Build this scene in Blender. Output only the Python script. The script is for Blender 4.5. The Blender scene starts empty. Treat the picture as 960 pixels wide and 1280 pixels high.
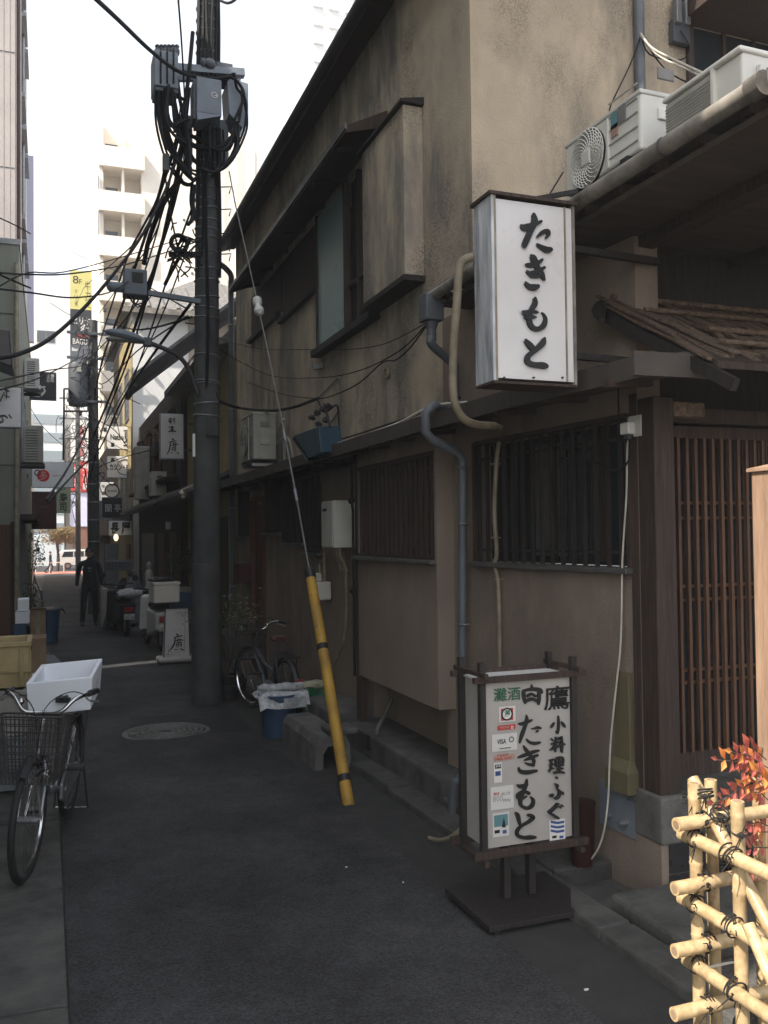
import bpy, math, random
from mathutils import Vector, Matrix, Quaternion
random.seed(7)
SC = bpy.context.scene
COL = SC.collection
# ------------------------------------------------------------------ camera
F = 1107.0; RO = .0115; PI_ = math.atan(28.2/F); YA = math.atan(420.4/F*math.cos(PI_))
CAM = Vector((0, 0, 1.6))
_f0 = Vector((math.sin(YA), math.cos(YA), 0)); _r = Vector((math.cos(YA), -math.sin(YA), 0)); _z = Vector((0, 0, 1))
FW = _f0*math.cos(PI_)+_z*math.sin(PI_); _u = _z*math.cos(PI_)-_f0*math.sin(PI_)
_a = math.atan(RO)
RT = _r*math.cos(_a)-_u*math.sin(_a); UP = _r*math.sin(_a)+_u*math.cos(_a)
cam = bpy.data.objects.new('camera', bpy.data.cameras.new('camera')); COL.objects.link(cam)
cam.data.sensor_fit = 'VERTICAL'; cam.data.sensor_height = 32; cam.data.sensor_width = 24
cam.data.lens = F*32/1280; cam.data.clip_start = .05; cam.data.clip_end = 2000
cam.matrix_world = Matrix.Translation(CAM) @ Matrix((RT, UP, -FW)).transposed().to_4x4()
SC.camera = cam
# ------------------------------------------------------------------ light
SUN_DIR = Vector((.93, .36, -1.12)).normalized()      # the way the light travels
SUN_EL = math.asin(-SUN_DIR.z); SUN_AZ = math.atan2(-SUN_DIR.x, -SUN_DIR.y)
w = bpy.data.worlds.new('World'); SC.world = w; w.use_nodes = True
nt = w.node_tree; sky = nt.nodes.new('ShaderNodeTexSky'); sky.sky_type = 'NISHITA'; sky.sun_disc = False
sky.sun_elevation = SUN_EL; sky.sun_rotation = SUN_AZ; sky.air_density = 1.3; sky.dust_density = 2.0; sky.ozone_density = .6
bg = nt.nodes['Background']; bg.inputs['Strength'].default_value = .15
hs = nt.nodes.new("ShaderNodeHueSaturation"); hs.inputs["Saturation"].default_value = .35; nt.links.new(sky.outputs[0], hs.inputs["Color"]); nt.links.new(hs.outputs[0], bg.inputs[0])
sl = bpy.data.lights.new('sun', 'SUN'); sl.energy = 4.4; sl.angle = math.radians(.6); sl.color = (1, .93, .82)
sun = bpy.data.objects.new('sun', sl); COL.objects.link(sun); sun.rotation_euler = SUN_DIR.to_track_quat('-Z', 'Y').to_euler()
SC.view_settings.view_transform = 'Standard'; SC.view_settings.look = 'None'
SC.view_settings.exposure = 1.35; SC.view_settings.gamma = 1
SC.cycles.use_denoising = True
SC.cycles.max_bounces = 6

# ------------------------------------------------------------------ picture measurements -> places
def ray(px, py): return FW+RT*((px-480)/F)+UP*((640-py)/F)
def onX(px, py, x): d = ray(px, py); return CAM+d*(x/d.x)
def onY(px, py, y): d = ray(px, py); return CAM+d*(y/d.y)
def onZ(px, py, z): d = ray(px, py); return CAM+d*((z-1.6)/d.z)
def gz(y): return -.02*min(max(y, 0), 60)
def gnd(px, py):
    d = ray(px, py); t = 1.6/(-d.z-.02*d.y); p = CAM+d*t
    return p if p.y < 60 else onZ(px, py, -1.2)

# ------------------------------------------------------------------ materials
def mat(name, base, rough=.8, dark=None, scale=6, amt=.5, bump=.0, bscale=60, metal=0, spec=.4, streak=0, grain=None, dirt=None, tr=0, stretch=(1, 1, 1)):
    m = bpy.data.materials.new(name); m.use_nodes = True; n = m.node_tree; N = n.nodes; L = n.links
    b = N['Principled BSDF']; b.inputs['Roughness'].default_value = rough; b.inputs['Metallic'].default_value = metal
    b.inputs['Specular IOR Level'].default_value = spec
    tc = N.new('ShaderNodeTexCoord'); mp = N.new('ShaderNodeMapping'); L.new(tc.outputs['Object'], mp.inputs[0]); mp.inputs['Scale'].default_value = stretch
    oi = N.new('ShaderNodeObjectInfo')
    no = N.new('ShaderNodeTexNoise'); no.noise_dimensions = '4D'; no.inputs['Scale'].default_value = scale; no.inputs['Detail'].default_value = 7; no.inputs['Roughness'].default_value = .62
    ml = N.new('ShaderNodeMath'); ml.operation = 'MULTIPLY'; ml.inputs[1].default_value = 9; L.new(oi.outputs['Random'], ml.inputs[0]); L.new(ml.outputs[0], no.inputs['W'])
    L.new(mp.outputs[0], no.inputs[0])
    rp = N.new('ShaderNodeValToRGB'); d = dark or [c*(1-amt) for c in base]
    rp.color_ramp.elements[0].position = .32; rp.color_ramp.elements[0].color = (*d, 1)
    rp.color_ramp.elements[1].position = .66; rp.color_ramp.elements[1].color = (*base, 1)
    L.new(no.outputs[0], rp.inputs[0]); out = rp.outputs[0]
    if streak:      # rain streaks: noise stretched along z
        m2 = N.new('ShaderNodeMapping'); m2.inputs['Scale'].default_value = (7, 7, .45); L.new(tc.outputs['Object'], m2.inputs[0])
        n2 = N.new('ShaderNodeTexNoise'); n2.inputs['Scale'].default_value = 1.2; n2.inputs['Detail'].default_value = 6; L.new(m2.outputs[0], n2.inputs[0])
        r2 = N.new('ShaderNodeMapRange'); r2.inputs[1].default_value = .42; r2.inputs[2].default_value = .72; L.new(n2.outputs[0], r2.inputs[0])
        s = N.new('ShaderNodeMath'); s.operation = 'MULTIPLY'; s.inputs[1].default_value = streak; L.new(r2.outputs[0], s.inputs[0])
        mx = N.new('ShaderNodeMix'); mx.data_type = 'RGBA'; L.new(s.outputs[0], mx.inputs[0]); L.new(out, mx.inputs[6]); mx.inputs[7].default_value = (*(dirt or (.05, .05, .05)), 1); out = mx.outputs[2]
    hv = N.new('ShaderNodeHueSaturation'); rv = N.new('ShaderNodeMapRange'); rv.inputs[3].default_value = .88; rv.inputs[4].default_value = 1.12
    L.new(oi.outputs['Random'], rv.inputs[0]); L.new(rv.outputs[0], hv.inputs['Value']); L.new(out, hv.inputs['Color']); out = hv.outputs[0]
    L.new(out, b.inputs['Base Color'])
    rr = N.new('ShaderNodeMapRange'); rr.inputs[3].default_value = min(1, rough+.1); rr.inputs[4].default_value = max(.05, rough-.12); L.new(no.outputs[0], rr.inputs[0]); L.new(rr.outputs[0], b.inputs['Roughness'])
    if bump:
        nb = N.new('ShaderNodeTexNoise'); nb.inputs['Scale'].default_value = bscale; nb.inputs['Detail'].default_value = 4; L.new(mp.outputs[0], nb.inputs[0])
        bp = N.new('ShaderNodeBump'); bp.inputs['Strength'].default_value = bump; bp.inputs['Distance'].default_value = .01; L.new(nb.outputs[0], bp.inputs['Height']); L.new(bp.outputs[0], b.inputs['Normal'])
    if tr: b.inputs['Transmission Weight'].default_value = tr
    return m
def glass(name, col=(.02, .025, .03), rough=.08):
    m = bpy.data.materials.new(name); m.use_nodes = True; b = m.node_tree.nodes['Principled BSDF']
    b.inputs['Base Color'].default_value = (*col, 1); b.inputs['Roughness'].default_value = rough; b.inputs['Specular IOR Level'].default_value = .6
    return m

M = {}
M['asphalt'] = mat('asphalt', (.055, .055, .058), .85, (.032, .033, .036), 2.2, bump=.5, bscale=190, spec=.25)
M['concrete'] = mat('concrete', (.15, .145, .135), .9, (.06, .058, .054), 5, bump=.5, bscale=60)
M['concrete_dark'] = mat('concrete_dark', (.10, .097, .09), .9, (.04, .04, .038), 6, bump=.6, bscale=50)
M['pole'] = mat('pole_concrete', (.085, .084, .082), .85, (.045, .045, .046), 4, bump=.2, bscale=50, streak=.35)
M['stucco'] = mat('old_stucco', (.36, .285, .20), .95, (.20, .165, .125), 1.6, bump=.7, bscale=110, streak=.8, dirt=(.10, .095, .088))
M['stucco_grey'] = mat('grey_stucco', (.29, .25, .20), .95, (.17, .155, .135), 2.2, bump=.8, bscale=110, streak=.85, dirt=(.08, .08, .078))
M['stucco_tan'] = mat('tan_stucco', (.40, .30, .20), .95, (.29, .225, .16), 1.8, bump=.8, bscale=90, streak=.35, dirt=(.16, .14, .12))
M['plaster'] = mat('brown_plaster', (.235, .185, .15), .95, (.17, .135, .11), 3, bump=.35, bscale=130, streak=.3, dirt=(.10, .085, .072))
M['wood_dark'] = mat('dark_wood', (.062, .038, .029), .75, (.022, .016, .014), 5, bump=.35, bscale=30, stretch=(14, 14, .8))
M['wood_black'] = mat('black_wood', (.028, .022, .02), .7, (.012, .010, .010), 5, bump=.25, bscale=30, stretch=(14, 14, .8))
M['wood_brown'] = mat('brown_wood', (.125, .06, .033), .65, (.055, .027, .016), 4, bump=.25, bscale=30, stretch=(12, 12, .7))
M['wood_red'] = mat('red_brown_wood', (.12, .042, .022), .6, (.07, .026, .016), 4, bump=.1, bscale=30, stretch=(12, 12, .7))
M['wood_pale'] = mat('pale_wood', (.33, .21, .14), .8, (.20, .125, .08), 4, bump=.4, bscale=22, stretch=(10, 10, 1.0))
M['fascia'] = mat('brown_fascia', (.075, .06, .05), .7, (.045, .037, .032), 4)
M['soffit'] = mat('soffit_board', (.09, .068, .055), .85, (.055, .042, .036), 3, stretch=(1, 6, 1))
M['tin'] = mat('sheet_metal', (.16, .155, .15), .5, (.09, .09, .088), 6, metal=.4)
M['gutter'] = mat('weathered_gutter', (.30, .27, .235), .55, (.07, .06, .05), 7, bump=.15, bscale=30, streak=.5, dirt=(.07, .06, .05))
M['gutter_dark'] = mat('dark_gutter', (.05, .045, .045), .5, amt=.3)
M['pipe_blue'] = mat('blue_grey_pipe', (.12, .13, .143), .5, (.08, .087, .096), 5)
M['pipe_beige'] = mat('beige_conduit', (.34, .29, .21), .6, (.19, .155, .105), 9)
M['steel'] = mat('grey_steel', (.30, .31, .32), .4, (.2, .2, .21), 9, metal=.6)
M['chrome'] = mat('chrome', (.62, .62, .62), .2, (.42, .42, .42), 9, metal=1)
M['box_grey'] = mat('painted_grey_box', (.19, .215, .25), .5, (.13, .15, .175), 4)
M['box_dark'] = mat('dark_grey_box', (.10, .11, .125), .5, (.06, .066, .075), 4)
M['cable'] = mat('black_cable', (.016, .016, .018), .7, amt=.3, spec=.2)
M['cable_grey'] = mat('grey_cable', (.20, .19, .18), .6, amt=.3)
M['cable_white'] = mat('white_cable', (.62, .58, .50), .5, (.4, .37, .31), 12)
M['rubber'] = mat('black_rubber', (.016, .016, .017), .75, amt=.3)
M['plastic_black'] = mat('black_plastic', (.022, .022, .024), .5, amt=.2)
M['white_paint'] = mat('white_paint', (.72, .71, .68), .45, (.6, .59, .56), 3)
M['ac_white'] = mat('ac_cream_white', (.66, .64, .59), .45, (.54, .52, .47), 3, streak=.2, dirt=(.35, .33, .3))
M['ac_grey'] = mat('ac_aged_grey', (.40, .39, .34), .55, (.28, .27, .24), 5, streak=.25, dirt=(.16, .15, .14))
M['sign_white'] = mat('acrylic_white', (.62, .585, .575), .3, (.54, .51, .50), 2.5, spec=.5)
M['shop_white'] = mat('shop_sign_white', (.80, .79, .79), .35, (.72, .71, .71), 3)
M['curtain'] = mat('drawn_curtain', (.11, .10, .09), .9)
M['tub_red'] = mat('dark_red_tub', (.045, .010, .010), .5)
M['eave_black'] = mat('eave_black_wood', (.016, .013, .012), .8)
M['sign_old'] = mat('aged_white_acrylic', (.37, .35, .325), .4, (.30, .28, .26), 3)
M['ink'] = mat('black_ink', (.012, .012, .013), .5, amt=.2)
M['peel'] = mat('peeling_silver_paint', (.62, .63, .66), .55, (.20, .21, .23), 9, bump=.6, bscale=25, stretch=(2, 2, .35))
M['yellow'] = mat('yellow_guard', (.46, .265, .035), .55, (.33, .185, .03), 7, bump=.1, streak=.55, dirt=(.12, .08, .03))
M['black_band'] = mat('black_band', (.02, .02, .02), .5)
M['blue_plastic'] = mat('blue_plastic', (.03, .075, .15), .5, (.02, .045, .09), 4)
M['blue_lamp'] = mat('teal_blue_housing', (.022, .06, .09), .5, amt=.3)
M['crate_yellow'] = mat('yellow_crate', (.40, .31, .15), .6, (.26, .19, .085), 4, streak=.35, dirt=(.12, .09, .05))
M['foam'] = mat('white_foam', (.78, .80, .84), .85, (.72, .74, .78), 3, bump=.2, bscale=200)
M['card'] = mat('cardboard', (.28, .19, .12), .85, (.2, .135, .085), 4)
M['paper'] = mat('newsprint', (.56, .57, .58), .9, (.22, .22, .23), 26, bump=.4, bscale=20)
M['green_bag'] = mat('green_plastic', (.015, .16, .06), .3, (.01, .08, .04), 10)
M['bamboo'] = mat('bamboo', (.52, .39, .22), .4, (.30, .20, .10), 9, bump=.12, bscale=14, stretch=(4, 4, 4), streak=.25, dirt=(.16, .10, .05))
M['twine'] = mat('black_twine', (.018, .016, .014), .9)
M['leaf_red'] = mat('red_leaf', (.44, .115, .08), .5, (.30, .055, .045), 12)
M['leaf_orange'] = mat('orange_leaf', (.62, .24, .06), .5, (.5, .14, .04), 12)
M['leaf'] = mat('green_leaf', (.075, .12, .045), .55, (.03, .055, .02), 9)
M['leaf_pale'] = mat('pale_leaf', (.17, .19, .11), .5, (.08, .1, .05), 9)
M['leaf_autumn'] = mat('autumn_leaf', (.30, .23, .10), .6, (.14, .10, .045), 4)
M['bark'] = mat('bark', (.10, .075, .055), .9, (.045, .034, .026), 12, bump=.8, bscale=25)
M['bark_old'] = mat('weathered_bark', (.22, .15, .105), .9, (.05, .035, .027), 9, bump=.9, bscale=40, stretch=(4, 14, 4))
M['tile_black'] = mat('black_tile', (.03, .03, .032), .3, (.018, .018, .02), 5, bump=.05)
M['stone'] = mat('granite', (.17, .165, .155), .85, (.085, .08, .075), 22, bump=.5, bscale=70)
M['roof_tile'] = mat('roof_tile', (.20, .19, .18), .7, (.10, .095, .09), 7, bump=.2)
M['cream'] = mat('cream_render', (.86, .79, .69), .9, (.82, .75, .65), .8)
M['white_wall'] = mat('white_render', (.72, .71, .69), .9, (.64, .63, .61), .8)
M['pink_panel'] = mat('pinkish_grey_panel', (.36, .32, .30), .8, (.31, .275, .26), 1)
M['green_panel'] = mat('pale_green_grey_panel', (.29, .30, .25), .8, (.24, .245, .205), 1.2, streak=.25, dirt=(.15, .15, .13))
M['ochre'] = mat('ochre_wall', (.36, .28, .14), .9, (.25, .195, .10), 1.5, streak=.4, dirt=(.1,.08,.05))
M['beige'] = mat('beige_wall', (.34, .29, .23), .9, (.27, .23, .18), 1.5)
M['brick'] = mat('red_brick_face', (.24, .11, .07), .9, (.17, .075, .05), 3)
M['stripe_grey'] = mat('blue_grey_cladding', (.26, .31, .34), .6, amt=.15)
M['stripe_white'] = mat('pale_cladding', (.62, .66, .68), .6, amt=.1)
M['window_dark'] = glass('window_dark')
M['window_teal'] = mat('frosted_teal_pane', (.20, .31, .30), .3, (.16, .25, .25), 1.5, spec=.6)
M['red_sign'] = mat('red_sign', (.60, .03, .025), .5, amt=.15)
M['maroon'] = mat('maroon_sign', (.07, .02, .02), .6, amt=.2)
M['yellow_sign'] = mat('yellow_sign', (.62, .56, .20), .5, amt=.08)
M['green_sign'] = mat('pale_green_sign', (.42, .52, .32), .5, amt=.1)
M['sign_black'] = mat('black_sign', (.022, .022, .026), .5, amt=.2)
M['sign_blue'] = mat('lilac_white_panel', (.62, .62, .78), .5, amt=.05)
M['red_paving'] = mat('red_paving', (.42, .16, .12), .85, (.35, .13, .1), 1)
M['skin'] = mat('skin', (.55, .34, .25), .6, amt=.15)
M['cloth_black'] = mat('black_cloth', (.022, .023, .027), .9, amt=.35)
M['cloth_grey'] = mat('grey_sheet', (.20, .22, .23), .8, (.12, .13, .14), 6)
M['white_car'] = mat('white_car_paint', (.78, .77, .72), .25, amt=.05)
M['red_plastic'] = mat('red_plastic', (.35, .03, .03), .4, amt=.2)
M['seat_brown'] = mat('brown_leather', (.085, .026, .018), .5, amt=.3)
M['iron'] = mat('cast_iron', (.17, .165, .155), .7, (.10, .097, .09), 20, bump=.3)
M['cover_olive'] = mat('olive_plastic_cover', (.125, .11, .06), .55, (.10, .088, .048), 3)
M['dark_int'] = mat('dark_interior', (.02, .017, .016), .9)
M['orange_tip'] = mat('cream_plastic_cap', (.6, .48, .3), .5)
M['green_ink'] = mat('green_ink', (.03, .14, .07), .6, amt=.15)
M['red_ink'] = mat('red_ink', (.40, .035, .03), .6, amt=.15)
M['blue_ink'] = mat('blue_ink', (.035, .07, .22), .6, amt=.15)
M['teal_ink'] = mat('teal_ink', (.10, .22, .24), .6, amt=.15)
M['sticker'] = mat('sticker_white', (.62, .60, .57), .5, amt=.08)
M['sticker_pink'] = mat('sticker_pink', (.42, .26, .21), .5, amt=.15)
M['grey_ink'] = mat('grey_ink', (.16, .15, .15), .6)

def stucco(name, a, b, stain, amount=.75, speck=.5, rough=.95, crack=.4):
    m = bpy.data.materials.new(name); m.use_nodes = True; n = m.node_tree; N = n.nodes; L = n.links; P = N['Principled BSDF']; P.inputs['Roughness'].default_value = rough; P.inputs['Specular IOR Level'].default_value = .2
    tc = N.new('ShaderNodeTexCoord')
    def noise(s, det=6, sc=(1, 1, 1), ro=.6):
        mp = N.new('ShaderNodeMapping'); mp.inputs['Scale'].default_value = sc; L.new(tc.outputs['Object'], mp.inputs[0]); q = N.new('ShaderNodeTexNoise'); q.inputs['Scale'].default_value = s; q.inputs['Detail'].default_value = det; q.inputs['Roughness'].default_value = ro; L.new(mp.outputs[0], q.inputs[0]); return q.outputs[0]
    def rng(x, lo, hi, a=0, b=1):
        q = N.new('ShaderNodeMapRange'); q.interpolation_type = 'SMOOTHSTEP'; q.inputs[1].default_value = lo; q.inputs[2].default_value = hi; q.inputs[3].default_value = a; q.inputs[4].default_value = b; L.new(x, q.inputs[0]); return q.outputs[0]
    def mul(x, y):
        q = N.new('ShaderNodeMath'); q.operation = 'MULTIPLY'; L.new(x, q.inputs[0])
        if isinstance(y, float): q.inputs[1].default_value = y
        else: L.new(y, q.inputs[1])
        return q.outputs[0]
    def mix(f, x, c):
        q = N.new('ShaderNodeMix'); q.data_type = 'RGBA'; L.new(f, q.inputs[0]); L.new(x, q.inputs[6]) if not isinstance(x, tuple) else setattr(q.inputs[6], 'default_value', (*x, 1)); q.inputs[7].default_value = (*c, 1); return q.outputs[2]
    base = mix(rng(noise(1.3), .35, .65), a, b)
    big = rng(noise(.8, 4, (1, 1, .5)), .38, .58); drip = rng(noise(4, 7, (1, 1, .30), .7), .30, .66); grit = rng(noise(95, 4, (1, 1, .8), .8), .40, .62)
    st = mul(mul(big, drip), amount); base = mix(st, base, stain)
    gs = mul(mul(grit, rng(noise(1.7, 5, (1, 1, .6)), .45, .62)), speck); base = mix(gs, base, tuple(c*.55 for c in stain))
    pale = mul(rng(noise(2.4, 7, (1, 1, .3)), .60, .75), .35); base = mix(pale, base, tuple(min(1, c*1.35) for c in a))
    vor = N.new('ShaderNodeTexVoronoi'); vor.feature = 'DISTANCE_TO_EDGE'; vor.inputs['Scale'].default_value = .8; wn = N.new('ShaderNodeTexNoise'); wn.inputs['Scale'].default_value = 3; wn.inputs['Detail'].default_value = 5; va = N.new('ShaderNodeVectorMath'); va.operation = 'MULTIPLY_ADD'; va.inputs[1].default_value = (.5, .5, .5); L.new(tc.outputs['Object'], wn.inputs[0]); L.new(wn.outputs['Color'], va.inputs[0]); L.new(tc.outputs['Object'], va.inputs[2]); L.new(va.outputs[0], vor.inputs[0])
    cr = mul(rng(vor.outputs['Distance'], 0.0, .005, 1, 0), crack); base = mix(cr, base, tuple(c*.4 for c in stain))
    L.new(base, P.inputs['Base Color'])
    bp = N.new('ShaderNodeBump'); bp.inputs['Strength'].default_value = .7; bp.inputs['Distance'].default_value = .008; L.new(noise(85, 4), bp.inputs['Height']); L.new(bp.outputs[0], P.inputs['Normal'])
    return m
M['stucco_grey'] = stucco('grey_stained_stucco', (.56, .46, .345), (.44, .365, .28), (.175, .165, .155), .95, .8, crack=.12)
M['stucco_tan'] = stucco('tan_side_stucco', (.52, .415, .30), (.44, .35, .255), (.17, .155, .135), .55, .6, crack=.06)
M['stucco'] = stucco('old_stucco2', (.44, .36, .26), (.34, .28, .2), (.13, .12, .11), .8, .7)
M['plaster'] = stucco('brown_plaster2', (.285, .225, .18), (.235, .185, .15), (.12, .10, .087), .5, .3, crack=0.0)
def asphalt():
    m = bpy.data.materials.new('road_asphalt'); m.use_nodes = True; n = m.node_tree; N = n.nodes; L = n.links; P = N['Principled BSDF']; P.inputs['Specular IOR Level'].default_value = .3
    tc = N.new('ShaderNodeTexCoord')
    def tex(kind, s, **k):
        q = N.new(kind); q.inputs['Scale'].default_value = s; L.new(tc.outputs['Object'], q.inputs[0])
        for a, b in k.items(): q.inputs[a].default_value = b
        return q
    def rng(x, lo, hi, a, b):
        q = N.new('ShaderNodeMapRange'); q.inputs[1].default_value = lo; q.inputs[2].default_value = hi; q.inputs[3].default_value = a; q.inputs[4].default_value = b; L.new(x, q.inputs[0]); return q.outputs[0]
    def mul(x, y): q = N.new('ShaderNodeMath'); q.operation = 'MULTIPLY'; L.new(x, q.inputs[0]); L.new(y, q.inputs[1]); return q.outputs[0]
    v = tex('ShaderNodeTexVoronoi', 130); st = rng(v.outputs['Color'], .0, 1.0, .45, 1.75)
    big = tex('ShaderNodeTexNoise', .9, Detail=6, Roughness=.65); b = rng(big.outputs[0], .32, .68, .6, 1.45)
    mid = tex('ShaderNodeTexNoise', 9, Detail=6, Roughness=.7); c = rng(mid.outputs[0], .3, .7, .72, 1.25)
    vor = N.new('ShaderNodeTexVoronoi'); vor.feature = 'DISTANCE_TO_EDGE'; vor.inputs['Scale'].default_value = .55; wn = tex('ShaderNodeTexNoise', 2.5, Detail=6); va = N.new('ShaderNodeVectorMath'); va.operation = 'MULTIPLY_ADD'; va.inputs[1].default_value = (.6, .6, .6); L.new(wn.outputs['Color'], va.inputs[0]); L.new(tc.outputs['Object'], va.inputs[2]); L.new(va.outputs[0], vor.inputs[0])
    cr = rng(vor.outputs['Distance'], 0, .004, .8, 1)
    k = mul(mul(st, b), mul(c, cr))
    mx = N.new('ShaderNodeVectorMath'); mx.operation = 'SCALE'; mx.inputs[0].default_value = (.034, .034, .0355); L.new(k, mx.inputs['Scale']); L.new(mx.outputs[0], P.inputs['Base Color'])
    L.new(rng(big.outputs[0], .3, .7, .92, .7), P.inputs['Roughness'])
    bp = N.new('ShaderNodeBump'); bp.inputs['Strength'].default_value = .8; bp.inputs['Distance'].default_value = .004; L.new(v.outputs['Distance'], bp.inputs['Height']); L.new(bp.outputs[0], P.inputs['Normal'])
    return m
M['asphalt'] = asphalt()
M['edge_strip'] = mat('edge_strip', (.044, .043, .042), .9, (.03, .03, .03), 7, bump=.6, bscale=120)

# ------------------------------------------------------------------ mesh helpers
class MB:
    def __init__(s): s.v = []; s.f = []; s.p = []
    def add(s, vs, fs):
        b = len(s.v); s.p.append((b, len(s.f))); s.v += [Vector(p) for p in vs]; s.f += [[b+i for i in f] for f in fs]; return s
    def box(s, x0, x1, y0, y1, z0, z1):
        return s.hexa([(x0, y0, z0), (x1, y0, z0), (x1, y1, z0), (x0, y1, z0), (x0, y0, z1), (x1, y0, z1), (x1, y1, z1), (x0, y1, z1)])
    def hexa(s, p): return s.add(p, [(3, 2, 1, 0), (4, 5, 6, 7), (0, 1, 5, 4), (1, 2, 6, 5), (2, 3, 7, 6), (3, 0, 4, 7)])
    def obox(s, c, ax, ay, az, hx, hy, hz):        # oriented box
        c = Vector(c); ax = Vector(ax).normalized(); ay = Vector(ay).normalized(); az = Vector(az).normalized()
        return s.hexa([c+ax*hx*i+ay*hy*j+az*hz*k for k in (-1, 1) for i, j in ((-1, -1), (1, -1), (1, 1), (-1, 1))])
    def beam(s, a, b, w, h, up=(0, 0, 1)):           # rectangular bar from a to b, w across, h along up
        a = Vector(a); b = Vector(b); d = (b-a); l = d.length; d.normalize(); up = Vector(up)
        sd = d.cross(up)
        if sd.length < 1e-4: sd = d.cross(Vector((1, 0, 0)))
        sd.normalize(); u2 = sd.cross(d)
        return s.obox((a+b)/2, d, sd, u2, l/2, w/2, h/2)
    def prism(s, poly, ext):                        # planar polygon (3d pts) extruded by vector
        n = len(poly); P = [Vector(p) for p in poly]; e = Vector(ext)
        return s.add(P+[p+e for p in P], [list(range(n))[::-1], list(range(n, 2*n))]+[(i, (i+1) % n, n+(i+1) % n, n+i) for i in range(n)])
    def tube(s, pts, r, n=6, cap=True):
        P = [Vector(p) for p in pts]; k = len(P); rr = r if isinstance(r, (list, tuple)) else [r]*k
        vs = []; fs = []; prev = None
        for i in range(k):
            t = (P[min(i+1, k-1)]-P[max(i-1, 0)])
            if t.length < 1e-9: t = Vector((0, 0, 1))
            t.normalize()
            if prev is None:
                a = Vector((0, 0, 1)) if abs(t.z) < .9 else Vector((1, 0, 0)); u = t.cross(a).normalized()
            else:
                u = (prev-t*prev.dot(t))
                u = u.normalized() if u.length > 1e-6 else t.orthogonal().normalized()
            prev = u; v = t.cross(u)
            for j in range(n):
                q = 2*math.pi*j/n; vs.append(P[i]+(u*math.cos(q)+v*math.sin(q))*rr[i])
        for i in range(k-1):
            for j in range(n): fs.append((i*n+j, i*n+(j+1) % n, (i+1)*n+(j+1) % n, (i+1)*n+j))
        if cap: fs.append(tuple(range(n))[::-1]); fs.append(tuple((k-1)*n+j for j in range(n)))
        return s.add(vs, fs)
    def cyl(s, a, b, r, n=16, r2=None): return s.tube([a, b], [r, r if r2 is None else r2], n)
    def ring(s, c, ax, R, r, n=32, m=6):
        c = Vector(c); ax = Vector(ax).normalized(); u = ax.orthogonal().normalized(); v = ax.cross(u); vs = []; fs = []
        for i in range(n):
            q = 2*math.pi*i/n; d = u*math.cos(q)+v*math.sin(q)
            for j in range(m): p = 2*math.pi*j/m; vs.append(c+d*(R+r*math.cos(p))+ax*r*math.sin(p))
        for i in range(n):
            for j in range(m): fs.append((i*m+j, ((i+1) % n)*m+j, ((i+1) % n)*m+(j+1) % m, i*m+(j+1) % m))
        return s.add(vs, fs)
    def lathe(s, prof, c, n=24, ax=(0, 0, 1)):
        ax = Vector(ax).normalized(); u = ax.orthogonal().normalized(); v = ax.cross(u); c = Vector(c); vs = []; k = len(prof)
        for r, h in prof:
            for j in range(n): q = 2*math.pi*j/n; vs.append(c+ax*h+(u*math.cos(q)+v*math.sin(q))*max(r, 1e-4))
        fs = [(i*n+j, i*n+(j+1) % n, (i+1)*n+(j+1) % n, (i+1)*n+j) for i in range(k-1) for j in range(n)]
        fs += [tuple(range(n))[::-1], tuple((k-1)*n+j for j in range(n))]
        return s.add(vs, fs)
    def grid(s, fn, nu, nv, th=None):
        vs = [Vector(fn(i/nu, j/nv)) for j in range(nv+1) for i in range(nu+1)]
        fs = [(j*(nu+1)+i, j*(nu+1)+i+1, (j+1)*(nu+1)+i+1, (j+1)*(nu+1)+i) for j in range(nv) for i in range(nu)]
        return s.add(vs, fs)
    def blob(s, c, rx, ry, rz, n=10, m=7, jit=0):
        vs = []; c = Vector(c)
        for i in range(m+1):
            t = math.pi*i/m
            for j in range(n):
                p = 2*math.pi*j/n; k = 1+random.uniform(-jit, jit)
                vs.append(c+Vector((rx*math.sin(t)*math.cos(p)*k, ry*math.sin(t)*math.sin(p)*k, rz*math.cos(t)*k)))
        return s.add(vs, [(i*n+j, i*n+(j+1) % n, (i+1)*n+(j+1) % n, (i+1)*n+j) for i in range(m) for j in range(n)])
    def leaves(s, c, rx, ry, rz, n, size, flat=.0):
        for _ in range(n):
            while True:
                p = Vector((random.uniform(-1, 1), random.uniform(-1, 1), random.uniform(-1, 1)))
                if .12 < p.length < 1: break
            q = Vector((c[0]+p.x*rx, c[1]+p.y*ry, c[2]+p.z*rz)); s.leaf(q, size*random.uniform(.6, 1.3))
        return s
    def leaf(s, q, l, d=None, wd=.42, up=None):
        d = Vector(d) if d else Vector((random.uniform(-1, 1), random.uniform(-1, 1), random.uniform(-.7, .5))); d.normalize()
        n = Vector(up) if up else Vector((random.uniform(-.6, .6), random.uniform(-.6, .6), 1))
        sd = d.cross(n)
        if sd.length < 1e-3: sd = Vector((1, 0, 0))
        sd.normalize(); n = sd.cross(d); a = q; b = q+d*l*.5+n*l*.08; e = q+d*l-n*l*.06
        return s.add([a, b+sd*l*wd*.5, e, b-sd*l*wd*.5, q+d*l*.5-n*l*.0], [(0, 1, 4), (1, 2, 4), (2, 3, 4), (3, 0, 4)])

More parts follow.
